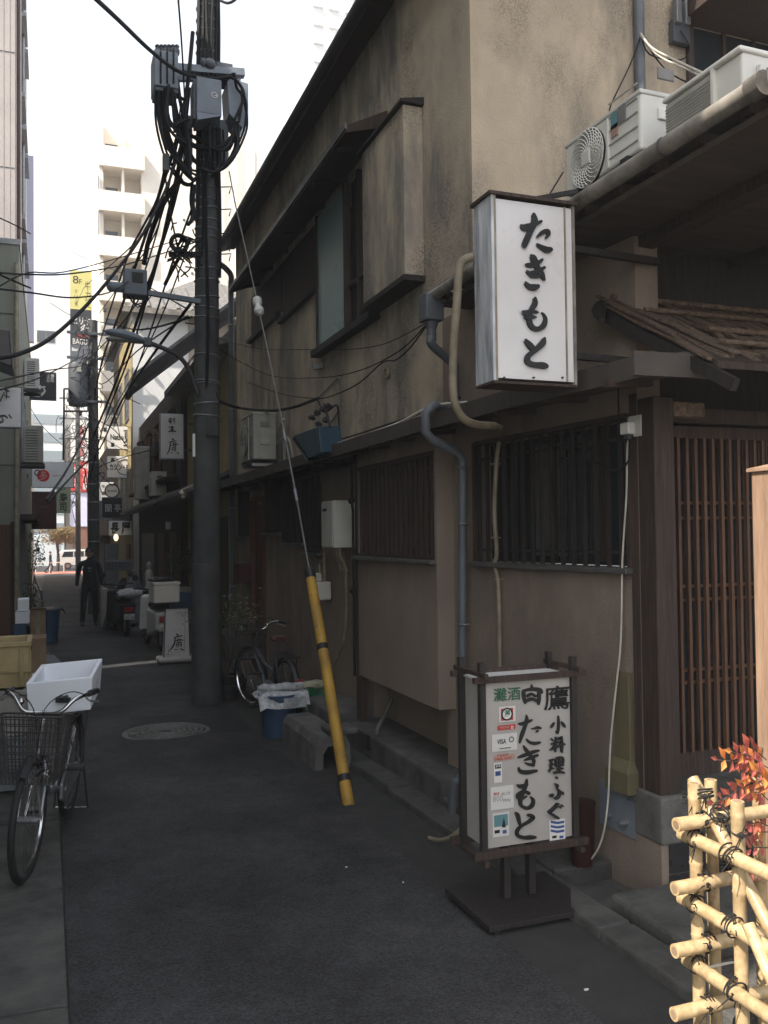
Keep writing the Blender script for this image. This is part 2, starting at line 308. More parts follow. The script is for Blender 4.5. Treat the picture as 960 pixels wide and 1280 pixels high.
_INV = {}
def tag(o, label=None, cat=None, group=None, kind=None):
    for k, v in (('label', label), ('category', cat), ('group', group), ('kind', kind)):
        if v: o[k] = v
    return o
def thing(name, label, cat, loc=(0, 0, 0), rz=0, group=None):
    o = bpy.data.objects.new(name, None); COL.objects.link(o); o.empty_display_size = .1
    o.location = loc; o.rotation_euler = (0, 0, rz)
    _INV[o.name] = (Matrix.Translation(Vector(loc)) @ Matrix.Rotation(rz, 4, 'Z')).inverted()
    return tag(o, label, cat, group)
_ID = Matrix.Identity(4)
def build(name, mb, m, parent=None, smooth=False, bev=0, local=False, loc=None, sub=0, angle=40):
    me = bpy.data.meshes.new(name)
    if parent is not None: inv = _ID if local else _INV.get(parent.name, _ID)
    else: inv = _ID if (local or loc is None) else Matrix.Translation(Vector(loc)).inverted()
    me.from_pydata([tuple(inv @ p) for p in mb.v], [], mb.f); me.materials.append(M[m] if isinstance(m, str) else m)
    if smooth:
        me.polygons.foreach_set('use_smooth', [True]*len(me.polygons))
        try: me.set_sharp_from_angle(angle=math.radians(angle))
        except Exception: pass
    o = bpy.data.objects.new(name, me); COL.objects.link(o)
    if parent is not None: o.parent = parent; _INV[o.name] = inv
    elif loc is not None: o.location = loc; _INV[o.name] = inv
    if bev:
        b = o.modifiers.new('bevel', 'BEVEL'); b.width = bev; b.segments = 2; b.limit_method = 'ANGLE'; b.angle_limit = math.radians(50)
    if sub:
        b = o.modifiers.new('subd', 'SUBSURF'); b.levels = sub; b.render_levels = sub
    return o
def solo(name, mb, m, label, cat, group=None, loc=None, **k):
    if loc is None: loc = tuple(mb.v[0]) if mb.v else (0, 0, 0)
    return tag(build(name, mb, m, None, loc=loc, **k), label, cat, group)
def struct(name, mb, m, **k): return tag(build(name, mb, m, **k), kind='structure')
def part(name, mb, m, parent, **k): return build(name, mb, m, parent, **k)
def each(name, mb, m, parent, **k):           # every shape in mb becomes a part of its own
    ends = mb.p[1:]+[(len(mb.v), len(mb.f))]; out = []
    for (v0, f0), (v1, f1) in zip(mb.p, ends):
        q = MB(); q.v = mb.v[v0:v1]; q.f = [[i-v0 for i in f] for f in mb.f[f0:f1]]; out.append(build(name, q, m, parent, **k))
    return out
def kids(o): return [c for c in bpy.data.objects if c.parent == o]
def copy_tree(o, parent=None, loc=None, rz=None, label=None):
    c = o.copy(); COL.objects.link(c)
    if parent is not None: c.parent = parent
    if loc is not None: c.location = loc
    if rz is not None: c.rotation_euler = (0, 0, rz)
    if label: c['label'] = label
    for ch in kids(o): copy_tree(ch, c)
    return c
def link_copy(o, parent, off=None):              # a piece that shares mesh data
    c = o.copy(); COL.objects.link(c); c.parent = parent
    if off is not None: c.location = Vector(o.location)+Vector(off)
    return c

# ------------------------------------------------------------------ writing
def spline(pts, n=5):
    P = [pts[0]]+list(pts)+[pts[-1]]; out = []
    for i in range(1, len(P)-2):
        for k in range(n):
            t = k/n; out.append([.5*((2*P[i][c])+(-P[i-1][c]+P[i+1][c])*t+(2*P[i-1][c]-5*P[i][c]+4*P[i+1][c]-P[i+2][c])*t*t+(-P[i-1][c]+3*P[i][c]-3*P[i+1][c]+P[i+2][c])*t**3) for c in range(len(pts[0]))])
    out.append(list(pts[-1])); return out
def brush(strokes, place, normal, th=.003):
    """strokes: lists of (x, y, width) in one flat frame; place maps (x, y) to the sign's face."""
    mb = MB(); N = Vector(normal).normalized()
    for si, st in enumerate(strokes):
        P = spline(st) if len(st) > 2 else [list(p) for p in st]
        L = []; R = []
        for i, (x, y, wd) in enumerate(P):
            a = P[max(i-1, 0)]; b = P[min(i+1, len(P)-1)]; dx = b[0]-a[0]; dy = b[1]-a[1]; l = math.hypot(dx, dy) or 1
            nx, ny = -dy/l, dx/l; L.append((x+nx*wd/2, y+ny*wd/2)); R.append((x-nx*wd/2, y-ny*wd/2))
        def cap(p, q, s):      # rounded ends
            x, y, wd = p; dx = p[0]-q[0]; dy = p[1]-q[1]; l = math.hypot(dx, dy) or 1; an = math.atan2(dy, dx)
            return [(x+math.cos(an+s*t)*wd/2, y+math.sin(an+s*t)*wd/2) for t in (math.pi/4, 0, -math.pi/4)]
        e = cap(P[-1], P[-2], 1); b0 = cap(P[0], P[1], 1)
        off = N*(th+si*.0004)
        top = [place(*p)+off for p in L]; bot = [place(*p)+off for p in R]; n = len(top); base = len(mb.v)
        mb.v += top+bot; mb.f += [[base+i, base+i+1, base+n+i+1, base+n+i] for i in range(n-1)]
        c = [place(*p)+off for p in e]; k = len(mb.v); mb.v += c; mb.f.append([base+n-1, k, k+1, k+2, base+2*n-1])
        c = [place(*p)+off for p in b0]; k = len(mb.v); mb.v += c; mb.f.append([base+n, k, k+1, k+2, base])
        # side walls give the letters their thickness
        m0 = len(mb.v); mb.v += [p-off+N*.0003 for p in top]+[p-off+N*.0003 for p in bot]
        mb.f += [[base+i, base+i+1, m0+i+1, m0+i] for i in range(n-1)]+[[base+n+i, m0+n+i, m0+n+i+1, base+n+i+1] for i in range(n-1)]
    return mb
_tc = {}
def text_mesh(s, bold=0):
    key = (s, bold)
    if key not in _tc:
        c = bpy.data.curves.new('lettering', 'FONT'); c.body = s; c.resolution_u = 3; c.offset = bold
        o = bpy.data.objects.new('lettering', c); COL.objects.link(o)
        dg = bpy.context.evaluated_depsgraph_get(); me = bpy.data.meshes.new_from_object(o.evaluated_get(dg))
        _tc[key] = ([v.co.copy() for v in me.vertices], [list(p.vertices) for p in me.polygons])
        bpy.data.objects.remove(o); bpy.data.meshes.remove(me); bpy.data.curves.remove(c)
    return _tc[key]
def text(mb, s, o, ux, uy, w, h, bold=.0, off=.002):
    """fit the writing s into the box with lower-left corner o and unit axes ux, uy"""
    V, Fc = text_mesh(s, bold)
    if not V: return mb
    x0 = min(v.x for v in V); x1 = max(v.x for v in V); y0 = min(v.y for v in V); y1 = max(v.y for v in V)
    ux = Vector(ux); uy = Vector(uy); n = ux.cross(uy); o = Vector(o)
    return mb.add([o+ux*((v.x-x0)/max(x1-x0, 1e-6)*w)+uy*((v.y-y0)/max(y1-y0, 1e-6)*h)+n*off for v in V], Fc)
def rect(mb, o, ux, uy, w, h, off):
    ux = Vector(ux); uy = Vector(uy); n = ux.cross(uy); o = Vector(o)
    return mb.prism([o, o+ux*w, o+ux*w+uy*h, o+uy*h], n*off)
def sag(a, b, s, n=14):
    a = Vector(a); b = Vector(b); return [a.lerp(b, i/n)-Vector((0, 0, s*4*(i/n)*(1-i/n))) for i in range(n+1)]
def smooth_pts(pts, n=5): return [Vector(p) for p in spline([tuple(p) for p in pts], n)]
UX = Vector((1, 0, 0)); UZ = Vector((0, 0, 1)); UY = Vector((0, 1, 0))
# ================================================================== GROUND
def ground():
    mb = MB(); ys = [-30, -6, 0]+[i*.6 for i in range(1, 60)]+[40, 50, 60, 75, 130, 600]
    # one sheet out to the horizon, following the slight fall of the alley
    xs = [-400, -30, -3, -.9, 0, .7, 1.4, 2.1, 4, 10, 40, 400]
    vs = [(x, y, gz(y)-.02) for y in ys for x in xs]; n = len(xs)
    mb.add(vs, [(j*n+i, j*n+i+1, (j+1)*n+i+1, (j+1)*n+i) for j in range(len(ys)-1) for i in range(n-1)])
    struct('ground', mb, 'concrete_dark')
    mb = MB(); ys2 = [y for y in ys if -6 <= y <= 75]
    def edge(y): return .07 if y < 9 else .07-(min(y, 14)-9)*.07
    vs = []
    for y in ys2:
        for k in range(8):
            x0 = edge(y); vs.append((x0+(2.08-x0)*k/7, y, gz(y)+.012*math.sin(math.pi*k/7)))
    mb.add(vs, [(j*8+i, j*8+i+1, (j+1)*8+i+1, (j+1)*8+i) for j in range(len(ys2)-1) for i in range(7)])
    struct('road', mb, 'asphalt', smooth=True)
    # left strip of concrete slabs
    st = None; y = 1.0
    root = tag(thing('pavement', None, None), kind='structure')
    for i in range(26):
        l = 1.2; mb = MB(); z0 = gz(y+l/2)
        mb.hexa([(-.44, y+.006, z0-.08), (.062, y+.006, z0-.08), (.062, y+l-.006, z0-.08), (-.44, y+l-.006, z0-.08),
                 (-.44, y+.006, gz(y)+.012), (.062, y+.006, gz(y)+.004), (.062, y+l-.006, gz(y+l)+.004), (-.44, y+l-.006, gz(y+l)+.012)])
        part('slab', mb, 'concrete_dark', root, bev=.006)
        mb = MB(); mb.hexa([(-.9, y+.006, z0-.08), (-.455, y+.006, z0-.08), (-.455, y+l-.006, z0-.08), (-.9, y+l-.006, z0-.08),
                 (-.9, y+.006, gz(y)+.035), (-.455, y+.006, gz(y)+.02), (-.455, y+l-.006, gz(y+l)+.02), (-.9, y+l-.006, gz(y+l)+.035)])
        part('gutter_slab', mb, 'concrete', root, bev=.006); y += l
        if y > 29: break
    # right kerb, stone by stone
    root = tag(thing('kerb', None, None), kind='structure'); y = 1.3; random.seed(3)
    while y < 30:
        l = .6; z0 = gz(y+l/2); j = random.uniform(-.006, .006); mb = MB()
        mb.hexa([(2.085+j, y+.004, z0-.1), (2.25, y+.004, z0-.1), (2.25, y+l-.004, z0-.1), (2.085+j, y+l-.004, z0-.1),
                 (2.095+j, y+.004, gz(y)+.05+j), (2.25, y+.004, gz(y)+.055+j), (2.25, y+l-.004, gz(y+l)+.055+j), (2.095+j, y+l-.004, gz(y+l)+.05+j)])
        part('kerb_stone', mb, 'concrete_dark', root, bev=.012); y += l
    mb = MB(); ys3 = [y for y in ys if 1 <= y <= 30]
    mb.add([(x+.02*math.sin(y*1.7+x), y, gz(y)+.006) for y in ys3 for x in (1.62, 1.8, 2.082)], [(j*3+i, j*3+i+1, (j+1)*3+i+1, (j+1)*3+i) for j in range(len(ys3)-1) for i in range(2)])
    struct('road_edge_strip', mb, 'edge_strip')
    # far street
    mb = MB(); mb.box(-60, 80, 74.6, 79.3, -1.3, -1.19); struct('footpath', mb, 'red_paving')
    mb = MB(); mb.box(-60, 80, 79.4, 96, -1.3, -1.196); struct('street', mb, 'asphalt')
    # manhole
    c = gnd(208, 916); t = thing('manhole_cover', 'round cast iron manhole cover set in the dark asphalt', 'manhole cover', c)
    mb = MB(); mb.lathe([(.0, -.02), (.385, -.02), (.385, .007), (.35, .011), (.35, .004), (0, .004)], c+Vector((0, 0, .006)), 48); part('rim', mb, 'iron', t, smooth=True)
    mb = MB()
    for r in (.315, .265, .215, .165, .115, .065): mb.ring(c+Vector((0, 0, .013)), (0, 0, 1), r, .011, 40, 5)
    for k in range(16):
        q = k*math.pi/8; d = Vector((math.cos(q), math.sin(q), 0)); mb.beam(c+d*.05+Vector((0, 0, .012)), c+d*.33+Vector((0, 0, .012)), .012, .012)
    part('lid_pattern', mb, 'iron', t)
    for px, py, s in ((433, 1087, .007), (504, 1106, .005), (733, 1241, .011)):
        p = gnd(px, py); mb = MB(); mb.blob(p+Vector((0, 0, .012)), s, s*.7, .004, 7, 4, .2)
        lab = {433: 'white scrap on the asphalt left of the stand sign, nearest the yellow pole foot', 504: 'tiny pale speck of litter on the asphalt left of the stand sign base', 733: 'small white cigarette end lying on the asphalt below the stand sign', 612: 'tiny grey pebble on the asphalt behind the stand sign base', 165: 'tiny grey pebble on the asphalt right of the bicycle'}[px]
        solo('litter', mb, 'white_paint', lab, 'litter')
ground()

# ================================================================== OLD HOUSE (right)
NA = Vector((2.44, 5.3, 0)); NB = Vector((2.6, 3.4, 0)); ND = (NA-NB).normalized(); NN = Vector((-ND.y, ND.x, 0))   # NN points at the alley
if NN.x > 0: NN = -NN
def onN(px, py, off=0):
    d = ray(px, py); o = NB+NN*off; t = (o-CAM).dot(NN)/d.dot(NN); return CAM+d*t
def nq(u, off, z): p = NB+ND*u+NN*off; return Vector((p.x, p.y, z))        # u metres along near wall from the entrance post
NL = (NA-NB).length
H = thing('old_house', 'two-storey old house with stained stucco upper wall and lattice windows', 'house', (3.2, 8, 0))
def lattice(parent, P0, P1, z0, z1, n, nrm, w=.012, d=.02, rails=(), m='wood_black', inset=.01, name='window_bar'):
    P0 = Vector(P0); P1 = Vector(P1); nrm = Vector(nrm).normalized(); first = None; dv = (P1-P0)
    a = dv.normalized()
    for i in range(n):
        c = P0+dv*((i+.5)/n)
        if first is None:
            mb = MB(); mb.obox(Vector((c.x, c.y, (z0+z1)/2))+nrm*inset, a, nrm, UZ, w/2, d/2, (z1-z0)/2); first = part(name, mb, m, parent); c0 = c
        else: link_copy(first, parent, (c-c0))
    for z in rails:
        mb = MB(); mb.beam(Vector((P0.x, P0.y, z))+nrm*(inset-d*.45), Vector((P1.x, P1.y, z))+nrm*(inset-d*.45), d*.5, .014); part('rail', mb, m, parent)

# ---- upper storey
mb = MB()
UW0, UW1 = 4.98, 12.4
def wallbox(mb, y0, y1, z0, z1, x0=2.5, x1=2.7): return mb.box(x0, x1, y0, y1, z0, z1)
# wall on the alley side with the window band left open (y 6.6-11.4)
wallbox(mb, UW0, 6.6, 2.2, 5.72); wallbox(mb, 6.6, 8.27, 2.2, 3.4); wallbox(mb, 8.27, 9.82, 2.2, 4.05); wallbox(mb, 9.82, 11.45, 2.2, 4.16)
wallbox(mb, 6.6, 11.45, 4.72, 5.72); wallbox(mb, 11.45, UW1, 2.2, 5.72)
part('upper_wall', mb, 'stucco_grey', H)
mb = MB(); mb.box(2.502, 10, UW0-.02, UW0+.1, 2.9, 5.9); part('side_wall', mb, 'stucco_tan', H)
mb = MB(); mb.box(2.6, 7.5, UW1-.1, UW1-.02, -.3, 5.7); part('back_wall', mb, 'stucco', H)
mb = MB(); mb.box(2.72, 7.4, 5.1, 12.2, 2.4, 5.6); part('interior', mb, 'dark_int', H)
# shutter box
sb = None
mb = MB(); mb.box(2.35, 2.5, 5.72, 6.6, 3.43, 4.64); sb = part('shutter_box', mb, 'stucco_grey', H, bev=.006)
mb = MB(); mb.hexa([(2.32, 5.69, 4.645), (2.5, 5.69, 4.645), (2.5, 6.64, 4.645), (2.32, 6.64, 4.645), (2.32, 5.69, 4.665), (2.5, 5.69, 4.70), (2.5, 6.64, 4.70), (2.32, 6.64, 4.665)]); part('cap', mb, 'wood_black', sb)
mb = MB(); mb.box(2.335, 2.5, 5.70, 6.62, 3.385, 3.425); part('base_board', mb, 'wood_black', sb)
# upper window: teal pane, dark sash, sill
mb = MB(); mb.box(2.40, 2.5, 6.62, 8.30, 3.335, 3.40); part('window_sill', mb, 'wood_black', H, bev=.004)
uw = None
mb = MB(); mb.box(2.465, 2.49, 7.40, 8.23, 3.44, 4.70); uw = part('window', mb, 'window_teal', H)
mb = MB()
for y0, y1 in ((7.36, 7.40), (8.232, 8.275)): mb.box(2.45, 2.51, y0, y1, 3.40, 4.72)
mb.box(2.451, 2.509, 7.402, 8.23, 3.402, 3.438); part('frame', mb, 'wood_dark', uw)
mb = MB(); mb.box(2.52, 2.55, 6.6, 7.36, 3.42, 4.72); part('dark_pane', mb, 'window_dark', uw)
mb = MB()
for y in (6.72, 7.05): mb.box(2.47, 2.53, y, y+.05, 3.402, 4.72)
mb.box(2.475, 2.515, 6.6, 7.358, 3.78, 3.81); each('sash_bar', mb, 'wood_dark', uw)
# dark board shutters beyond it
def shutter(y0, y1, z0, z1):
    mb = MB(); mb.box(2.53, 2.55, y0, y1, z0, z1); s = part('shutter', mb, 'wood_black', H)
    n = int((y1-y0)/.17); first = None
    for i in range(n):
        yy = y0+(y1-y0)*i/n
        if first is None: mb = MB(); mb.box(2.505, 2.528, yy+.004, yy+(y1-y0)/n-.004, z0, z1); first = part('board', mb, 'wood_dark', s); f0 = yy
        else: link_copy(first, s, (0, yy-f0, 0))
    mb = MB(); mb.box(2.44, 2.5, y0, y1, z0-.05, z0-.003); part('sill', mb, 'wood_black', s)
shutter(8.29, 9.80, 4.06, 4.715); shutter(9.83, 11.43, 4.17, 4.714)
# hood over the windows
mb = MB(); mb.hexa([(2.15, 6.4, 4.70), (2.5, 6.4, 4.80), (2.5, 11.05, 4.80), (2.15, 11.05, 4.66), (2.15, 6.4, 4.755), (2.5, 6.4, 4.93), (2.5, 11.05, 4.93), (2.15, 11.05, 4.72)])
hood = part('window_hood', mb, 'wood_dark', H)
mb = MB(); mb.beam((2.145, 6.38, 4.745), (2.145, 11.07, 4.705), .02, .05); part('edge_strip', mb, 'tin', hood)
mb = MB()
for k in range(7): yy = 6.7+k*.7; mb.beam((2.18, yy, 4.69), (2.5, yy, 4.77), .035, .04)
each('bracket', mb, 'wood_black', hood)
# main roof and eave
mb = MB(); mb.hexa([(2.28, 4.5, 5.69), (7.6, 4.5, 7.6), (7.6, 12.6, 7.6), (2.28, 12.6, 5.66), (2.28, 4.5, 5.75), (7.6, 4.5, 7.68), (7.6, 12.6, 7.68), (2.28, 12.6, 5.72)]); rf = part('roof', mb, 'roof_tile', H)
mb = MB(); mb.box(2.31, 2.5, 4.52, 12.5, 5.70, 5.725); part('soffit', mb, 'wood_dark', rf)
first = None
for i in range(34):
    yy = 4.6+i*.235
    if first is None: mb = MB(); mb.beam((2.5, yy, 5.83), (4.5, yy, 6.55), .10, .05); first = part('tile_roll', mb, 'roof_tile', rf)
    else: link_copy(first, rf, (0, yy-4.6, 0))
mb = MB(); mb.tube([(2.25, 4.5, 5.68), (2.25, 12.55, 5.64)], .05, 10); g = part('gutter', mb, 'gutter_dark', H, smooth=True)
mb = MB(); mb.tube(smooth_pts([(2.27, 12.5, 5.62), (2.27, 12.5, 5.5), (2.36, 12.48, 5.42), (2.44, 12.46, 5.32), (2.44, 12.46, 5.2)], 4)+[Vector((2.44, 12.46, -.25))], .04, 10)
part('drainpipe', mb, 'pipe_blue', H, smooth=True)
mb = MB()
for z in (4.6, 3.4, 2.0, .9): mb.ring((2.44, 12.46, z), (0, 0, 1), .043, .008, 14, 5)
each('pipe_clip', mb, 'steel', H)
# side wall fittings
p = onY(799, 60, 4.93); mb = MB(); mb.cyl((p.x, 4.93, 2.9), (p.x, 4.93, 5.88), .037, 12); part('drainpipe', mb, 'pipe_blue', H, smooth=True)
a = onY(865, 110, 4.96); mb = MB(); mb.box(a.x, 6.6, 4.945, 4.958, 3.5, 5.13); sw = part('side_window', mb, 'window_dark', H)
mb = MB(); mb.box(a.x-.05, a.x, 4.93, 4.958, 3.5, 5.13)
for k in range(9): mb.box(a.x+.25+k*.27, a.x+.28+k*.27, 4.925, 4.944, 3.5, 5.13)
part('frame', mb, 'wood_dark', sw)
mb = MB(); mb.hexa([(a.x-.1, 4.5, 5.15), (6.8, 4.5, 5.15), (6.8, 4.96, 5.15), (a.x-.1, 4.96, 5.15), (a.x-.1, 4.5, 5.21), (6.8, 4.5, 5.21), (6.8, 4.96, 5.42), (a.x-.1, 4.96, 5.42)]); hd = part('side_hood', mb, 'wood_dark', H)
mb = MB(); mb.box(a.x-.11, 6.8, 4.47, 4.5, 5.13, 5.23); part('edge_board', mb, 'fascia', hd)
q = onY(850, 30, 4.92); mb = MB(); mb.box(q.x-.07, q.x+.07, 4.9, 4.958, q.z-.14, q.z+.02); jb = part('junction_box', mb, 'box_dark', H, bev=.005)
for dx in (-.045, .03):
    mb = MB(); mb.box(q.x+dx-.02, q.x+dx+.025, 4.87, 4.93, q.z-.02, q.z+.15); part('cover', mb, 'steel', jb, bev=.005)

# ---- near extension
mb = MB()
mb.hexa([(2.22, 2.05, 3.08), (10, 2.05, 5.2), (10, 4.955, 5.2), (2.22, 4.955, 3.08), (2.22, 2.05, 3.115), (10, 2.05, 5.25), (10, 4.955, 5.25), (2.22, 4.955, 3.115)]); nr = part('lower_roof', mb, 'roof_tile', H)
mb = MB(); mb.box(2.27, 6.5, 2.07, 4.95, 3.00, 3.025); part('soffit', mb, 'soffit', nr)
first = None
for i in range(12):
    yy = 2.12+i*.25
    if first is None: mb = MB(); mb.beam((2.25, yy, 3.05), (2.9, yy, 3.055), .045, .04); first = part('rafter', mb, 'wood_dark', nr)
    else: link_copy(first, nr, (0, .25*i, 0))
for xx, zz in ((2.62, 2.95), (3.3, 2.955), (4.0, 2.95)):
    mb = MB(); mb.box(xx, xx+.09, 2.1, 4.9, zz, 2.998); part('eave_beam', mb, 'wood_dark', nr)
mb = MB(); mb.tube([(2.21, 2.28, 3.075), (2.21, 4.97, 3.06)], .034, 14); ng = part('gutter', mb, 'gutter', H, smooth=True)
mb = MB(); mb.tube([(2.21, 2.24, 3.075), (2.21, 2.30, 3.075)], .042, 14); part('end_cap', mb, 'gutter', ng, smooth=True)
for yy in (2.75, 3.55, 4.3):
    mb = MB(); mb.ring((2.21, yy, 3.07), (0, 1, 0), .036, .005, 18, 5); each('bracket', mb, 'gutter_dark', ng)
# leader head and grey pipe that steps out over the canopy
lh = onX(539, 390, 2.2)
mb = MB(); mb.box(lh.x-.06, lh.x+.06, lh.y-.06, lh.y+.06, lh.z-.06, lh.z+.1); mb.lathe([(.045, 0), (.03, -.05), (.03, -.12)], (lh.x, lh.y, lh.z-.06), 12); dp = part('drainpipe', mb, 'box_dark', H, bev=.006)
P = [(lh.x, lh.y, lh.z-.15), (lh.x, lh.y, lh.z-.2), (2.36, 5.03, lh.z-.27), (2.405, 5.05, lh.z-.30), (2.405, 5.05, 2.62)]
mb = MB(); mb.tube(smooth_pts(P, 4), .028, 12); part('upper_run', mb, 'pipe_blue', dp, smooth=True)
e1 = onX(532, 507, 2.08); e2 = onX(532, 546, 2.08); e3 = onX(578, 567, 2.36)
P = [(2.405, 5.05, 2.62), (2.405, 5.05, e1.z+.03), (2.38, 5.05, e1.z+.005), (e1.x+.05, e1.y-.01, e1.z), (e1.x, e1.y, e1.z-.04), (e2.x, e2.y, e2.z+.03), (e2.x+.04, e2.y-.01, e2.z-.02), (e3.x-.03, e3.y+.01, e3.z+.01), (e3.x, e3.y, e3.z-.05)]
mb = MB()
for i in range(len(P)-1): pass
mb.tube([Vector(p) for p in P], .028, 12); part('offset_run', mb, 'pipe_blue', dp, smooth=True, angle=70)
b1 = onX(577, 868, e3.x); b2 = onX(586, 884, e3.x+.03); b3 = onX(586, 960, e3.x+.03); b4 = onX(567, 977, 2.24); b5 = onX(566, 1015, 2.24)
mb = MB(); mb.tube([e3+Vector((0, 0, -.05)), b1, b1+(b2-b1)*.5+Vector((0, 0, -.01)), b2+Vector((0, 0, -.03)), b3], .027, 12); part('down_run', mb, 'pipe_blue', dp, smooth=True, angle=70)
mb = MB(); mb.tube(smooth_pts([b3, b3+Vector((-.03, 0, -.03)), b4+Vector((.03, 0, 0)), b4+Vector((0, 0, -.02)), b5], 4), .027, 12); part('shoe', mb, 'pipe_blue', dp, smooth=True, angle=70)
mb = MB()
for z in (2.0, 1.66, 1.05): mb.ring((e3.x, e3.y, z), (0, 0, 1), .029, .006, 14, 5)
each('pipe_clip', mb, 'steel', dp)

# ---- canopy between the storeys
CE = [(12.6, 2.13), (9.7, 2.15), (6.8, 2.17), (5.2, 2.18), (3.95, 2.21), (3.0, 2.31)]
cn = None
mb = MB(); vs = []
for y, x in CE: vs += [(x, y, 2.25), (x, y, 2.325), (2.52+(.12 if y < 5 else 0), y, 2.46 if y > 5 else 2.37), (2.52+(.12 if y < 5 else 0), y, 2.30)]
k = len(CE); mb.add(vs, [(i*4+j, i*4+(j+1) % 4, (i+1)*4+(j+1) % 4, (i+1)*4+j) for i in range(k-1) for j in range(4)]+[(0, 1, 2, 3), tuple((k-1)*4+j for j in (3, 2, 1, 0))])
cn = part('canopy', mb, 'soffit', H)
for i in range(k-1):
    (ya, xa), (yb, xb) = CE[i], CE[i+1]; mb = MB(); mb.beam((xa-.008, ya-.003, 2.285), (xb-.008, yb+.003, 2.285), .018, .095); part('fascia_board', mb, 'fascia', cn)
p0 = onY(728, 478, 3.0); mb = MB(); mb.prism([(2.24, 3.02, 2.24), (2.64, 2.99, 2.24), (2.64, 2.99, 2.34), (2.24, 3.02, 2.34)], (0, -.02, 0)); part('end_board', mb, 'fascia', cn)
first = None
for i in range(20):
    yy = 3.2+i*.47
    if first is None: mb = MB(); mb.beam((2.24, yy, 2.235), (2.47, yy, 2.25), .04, .03); first = part('rafter', mb, 'wood_dark', cn)
    else: link_copy(first, cn, (-.07*min(1, i/5), .47*i, 0))

# ---- near ground-floor wall with window
mb = MB(); S = .115   # window span in u
ua = (onN(785, 600)-NB).length; ub = (onN(597, 600)-NB).length
ua = (onN(786, 600)-Vector((NB.x, NB.y, onN(786, 600).z))).dot(ND); ub = (onN(596, 600)-Vector((NB.x, NB.y, 0))).dot(ND)
def nwall(mb, u0, u1, z0, z1, o0=-.14, o1=0): return mb.hexa([nq(u0, o1, z0), nq(u0, o0, z0), nq(u1, o0, z0), nq(u1, o1, z0), nq(u0, o1, z1), nq(u0, o0, z1), nq(u1, o0, z1), nq(u1, o1, z1)])
nwall(mb, .06, NL, -.3, 1.425); nwall(mb, .06, ua, 1.425, 2.3); nwall(mb, ub, NL, 1.425, 2.3); nwall(mb, ua, ub, 2.14, 2.3); nwall(mb, .06, NL, 2.3, 3.02)
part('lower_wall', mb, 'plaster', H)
mb = MB(); nwall(mb, ua-.0, ub, 1.43, 2.14, -.13, -.105); wn = part('window', mb, 'window_dark', H)
for u in (.33, .78, 1.2):
    mb = MB(); nwall(mb, ua+u*(ub-ua)/1.5-.02, ua+u*(ub-ua)/1.5+.02, 1.45, 2.14, -.104, -.075); part('sash', mb, 'wood_dark', wn)
mb = MB(); nwall(mb, ua+.06, ua+.13, 1.46, 2.1, -.104, -.09); nwall(mb, ua+.62, ua+.9, 1.47, 2.1, -.104, -.098); each('curtain', mb, 'curtain', wn)
mb = MB(); nwall(mb, ua-.03, ub+.02, 1.40, 1.428, -.02, .055); part('sill', mb, 'tin', wn, bev=.004)
mb = MB(); nwall(mb, ua-.025, ua, 1.43, 2.16, -.02, .02); nwall(mb, ub, ub+.025, 1.43, 2.16, -.02, .02); nwall(mb, ua, ub, 2.14, 2.165, -.02, .021); part('frame', mb, 'wood_dark', wn)
lattice(wn, nq(ua+.0, .0, 0), nq(ub, .0, 0), 1.43, 2.14, 15, NN, .013, .022, (1.5, 2.05))
# post, granite base and trim at the entrance
mb = MB(); mb.box(2.585, 2.70, 3.33, 3.45, .40, 2.22); part('entrance_post', mb, 'wood_dark', H, bev=.006)
mb = MB(); nwall(mb, .065, .105, .0, 2.25, 0, .012); part('trim', mb, 'wood_dark', H)
mb = MB(); mb.box(2.565, 2.76, 3.30, 3.5, .19, .405); part('post_stone', mb, 'concrete', H, bev=.012)
mb = MB(); mb.box(2.572, 2.76, 3.315, 3.5, -.12, .189); part('post_footing', mb, 'plaster', H, bev=.006)
mb = MB(); mb.box(2.762, 4.6, 3.33, 3.62, -.1, .2); tl = part('skirting', mb, 'concrete', H)
first = None
for i in range(10):
    for j in range(2):
        if first is None: mb = MB(); mb.box(2.61, 2.76, 3.306, 3.3145, -.08, .055); first = part('tile', mb, 'tile_black', tl, bev=.002); 
        else: link_copy(first, tl, (i*.155, 0, j*.14))
mb = MB(); mb.box(2.762, 4.6, 3.31, 3.62, .2, .4); part('sill_stone', mb, 'concrete_dark', H, bev=.012)
# lattice door, rails in pairs
D = None
mb = MB(); mb.box(2.76, 4.3, 3.60, 3.615, .4, 2.12); D = part('lattice_door', mb, 'window_dark', H)
mb = MB(); mb.box(2.76, 4.3, 3.555, 3.595, .402, .52); mb.box(2.76, 4.3, 3.555, 3.595, 2.06, 2.12); mb.box(2.705, 2.758, 3.5, 3.6, .402, 2.2); part('frame', mb, 'wood_dark', D)
lattice(D, (2.76, 3.55, 0), (4.3, 3.55, 0), .52, 2.06, 29, (0, -1, 0), .017, .022, (), 'wood_brown', .0, 'door_bar')
for z in (1.74, 1.665, 1.327, 1.26, .915, .855):
    mb = MB(); mb.box(2.761, 4.3, 3.563, 3.582, z-.007, z+.007); part('rail', mb, 'wood_brown', D)
mb = MB(); mb.box(2.70, 5, 3.62, 3.72, 2.12, 3.02); part('entrance_wall', mb, 'wood_black', H)  # black tone stands in for the shade under the eave
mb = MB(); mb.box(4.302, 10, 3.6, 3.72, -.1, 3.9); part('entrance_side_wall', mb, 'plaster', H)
mb = MB(); mb.box(10.002, 10.15, -4, 3.72, -.1, 4.5); part('yard_wall', mb, 'plaster', H)
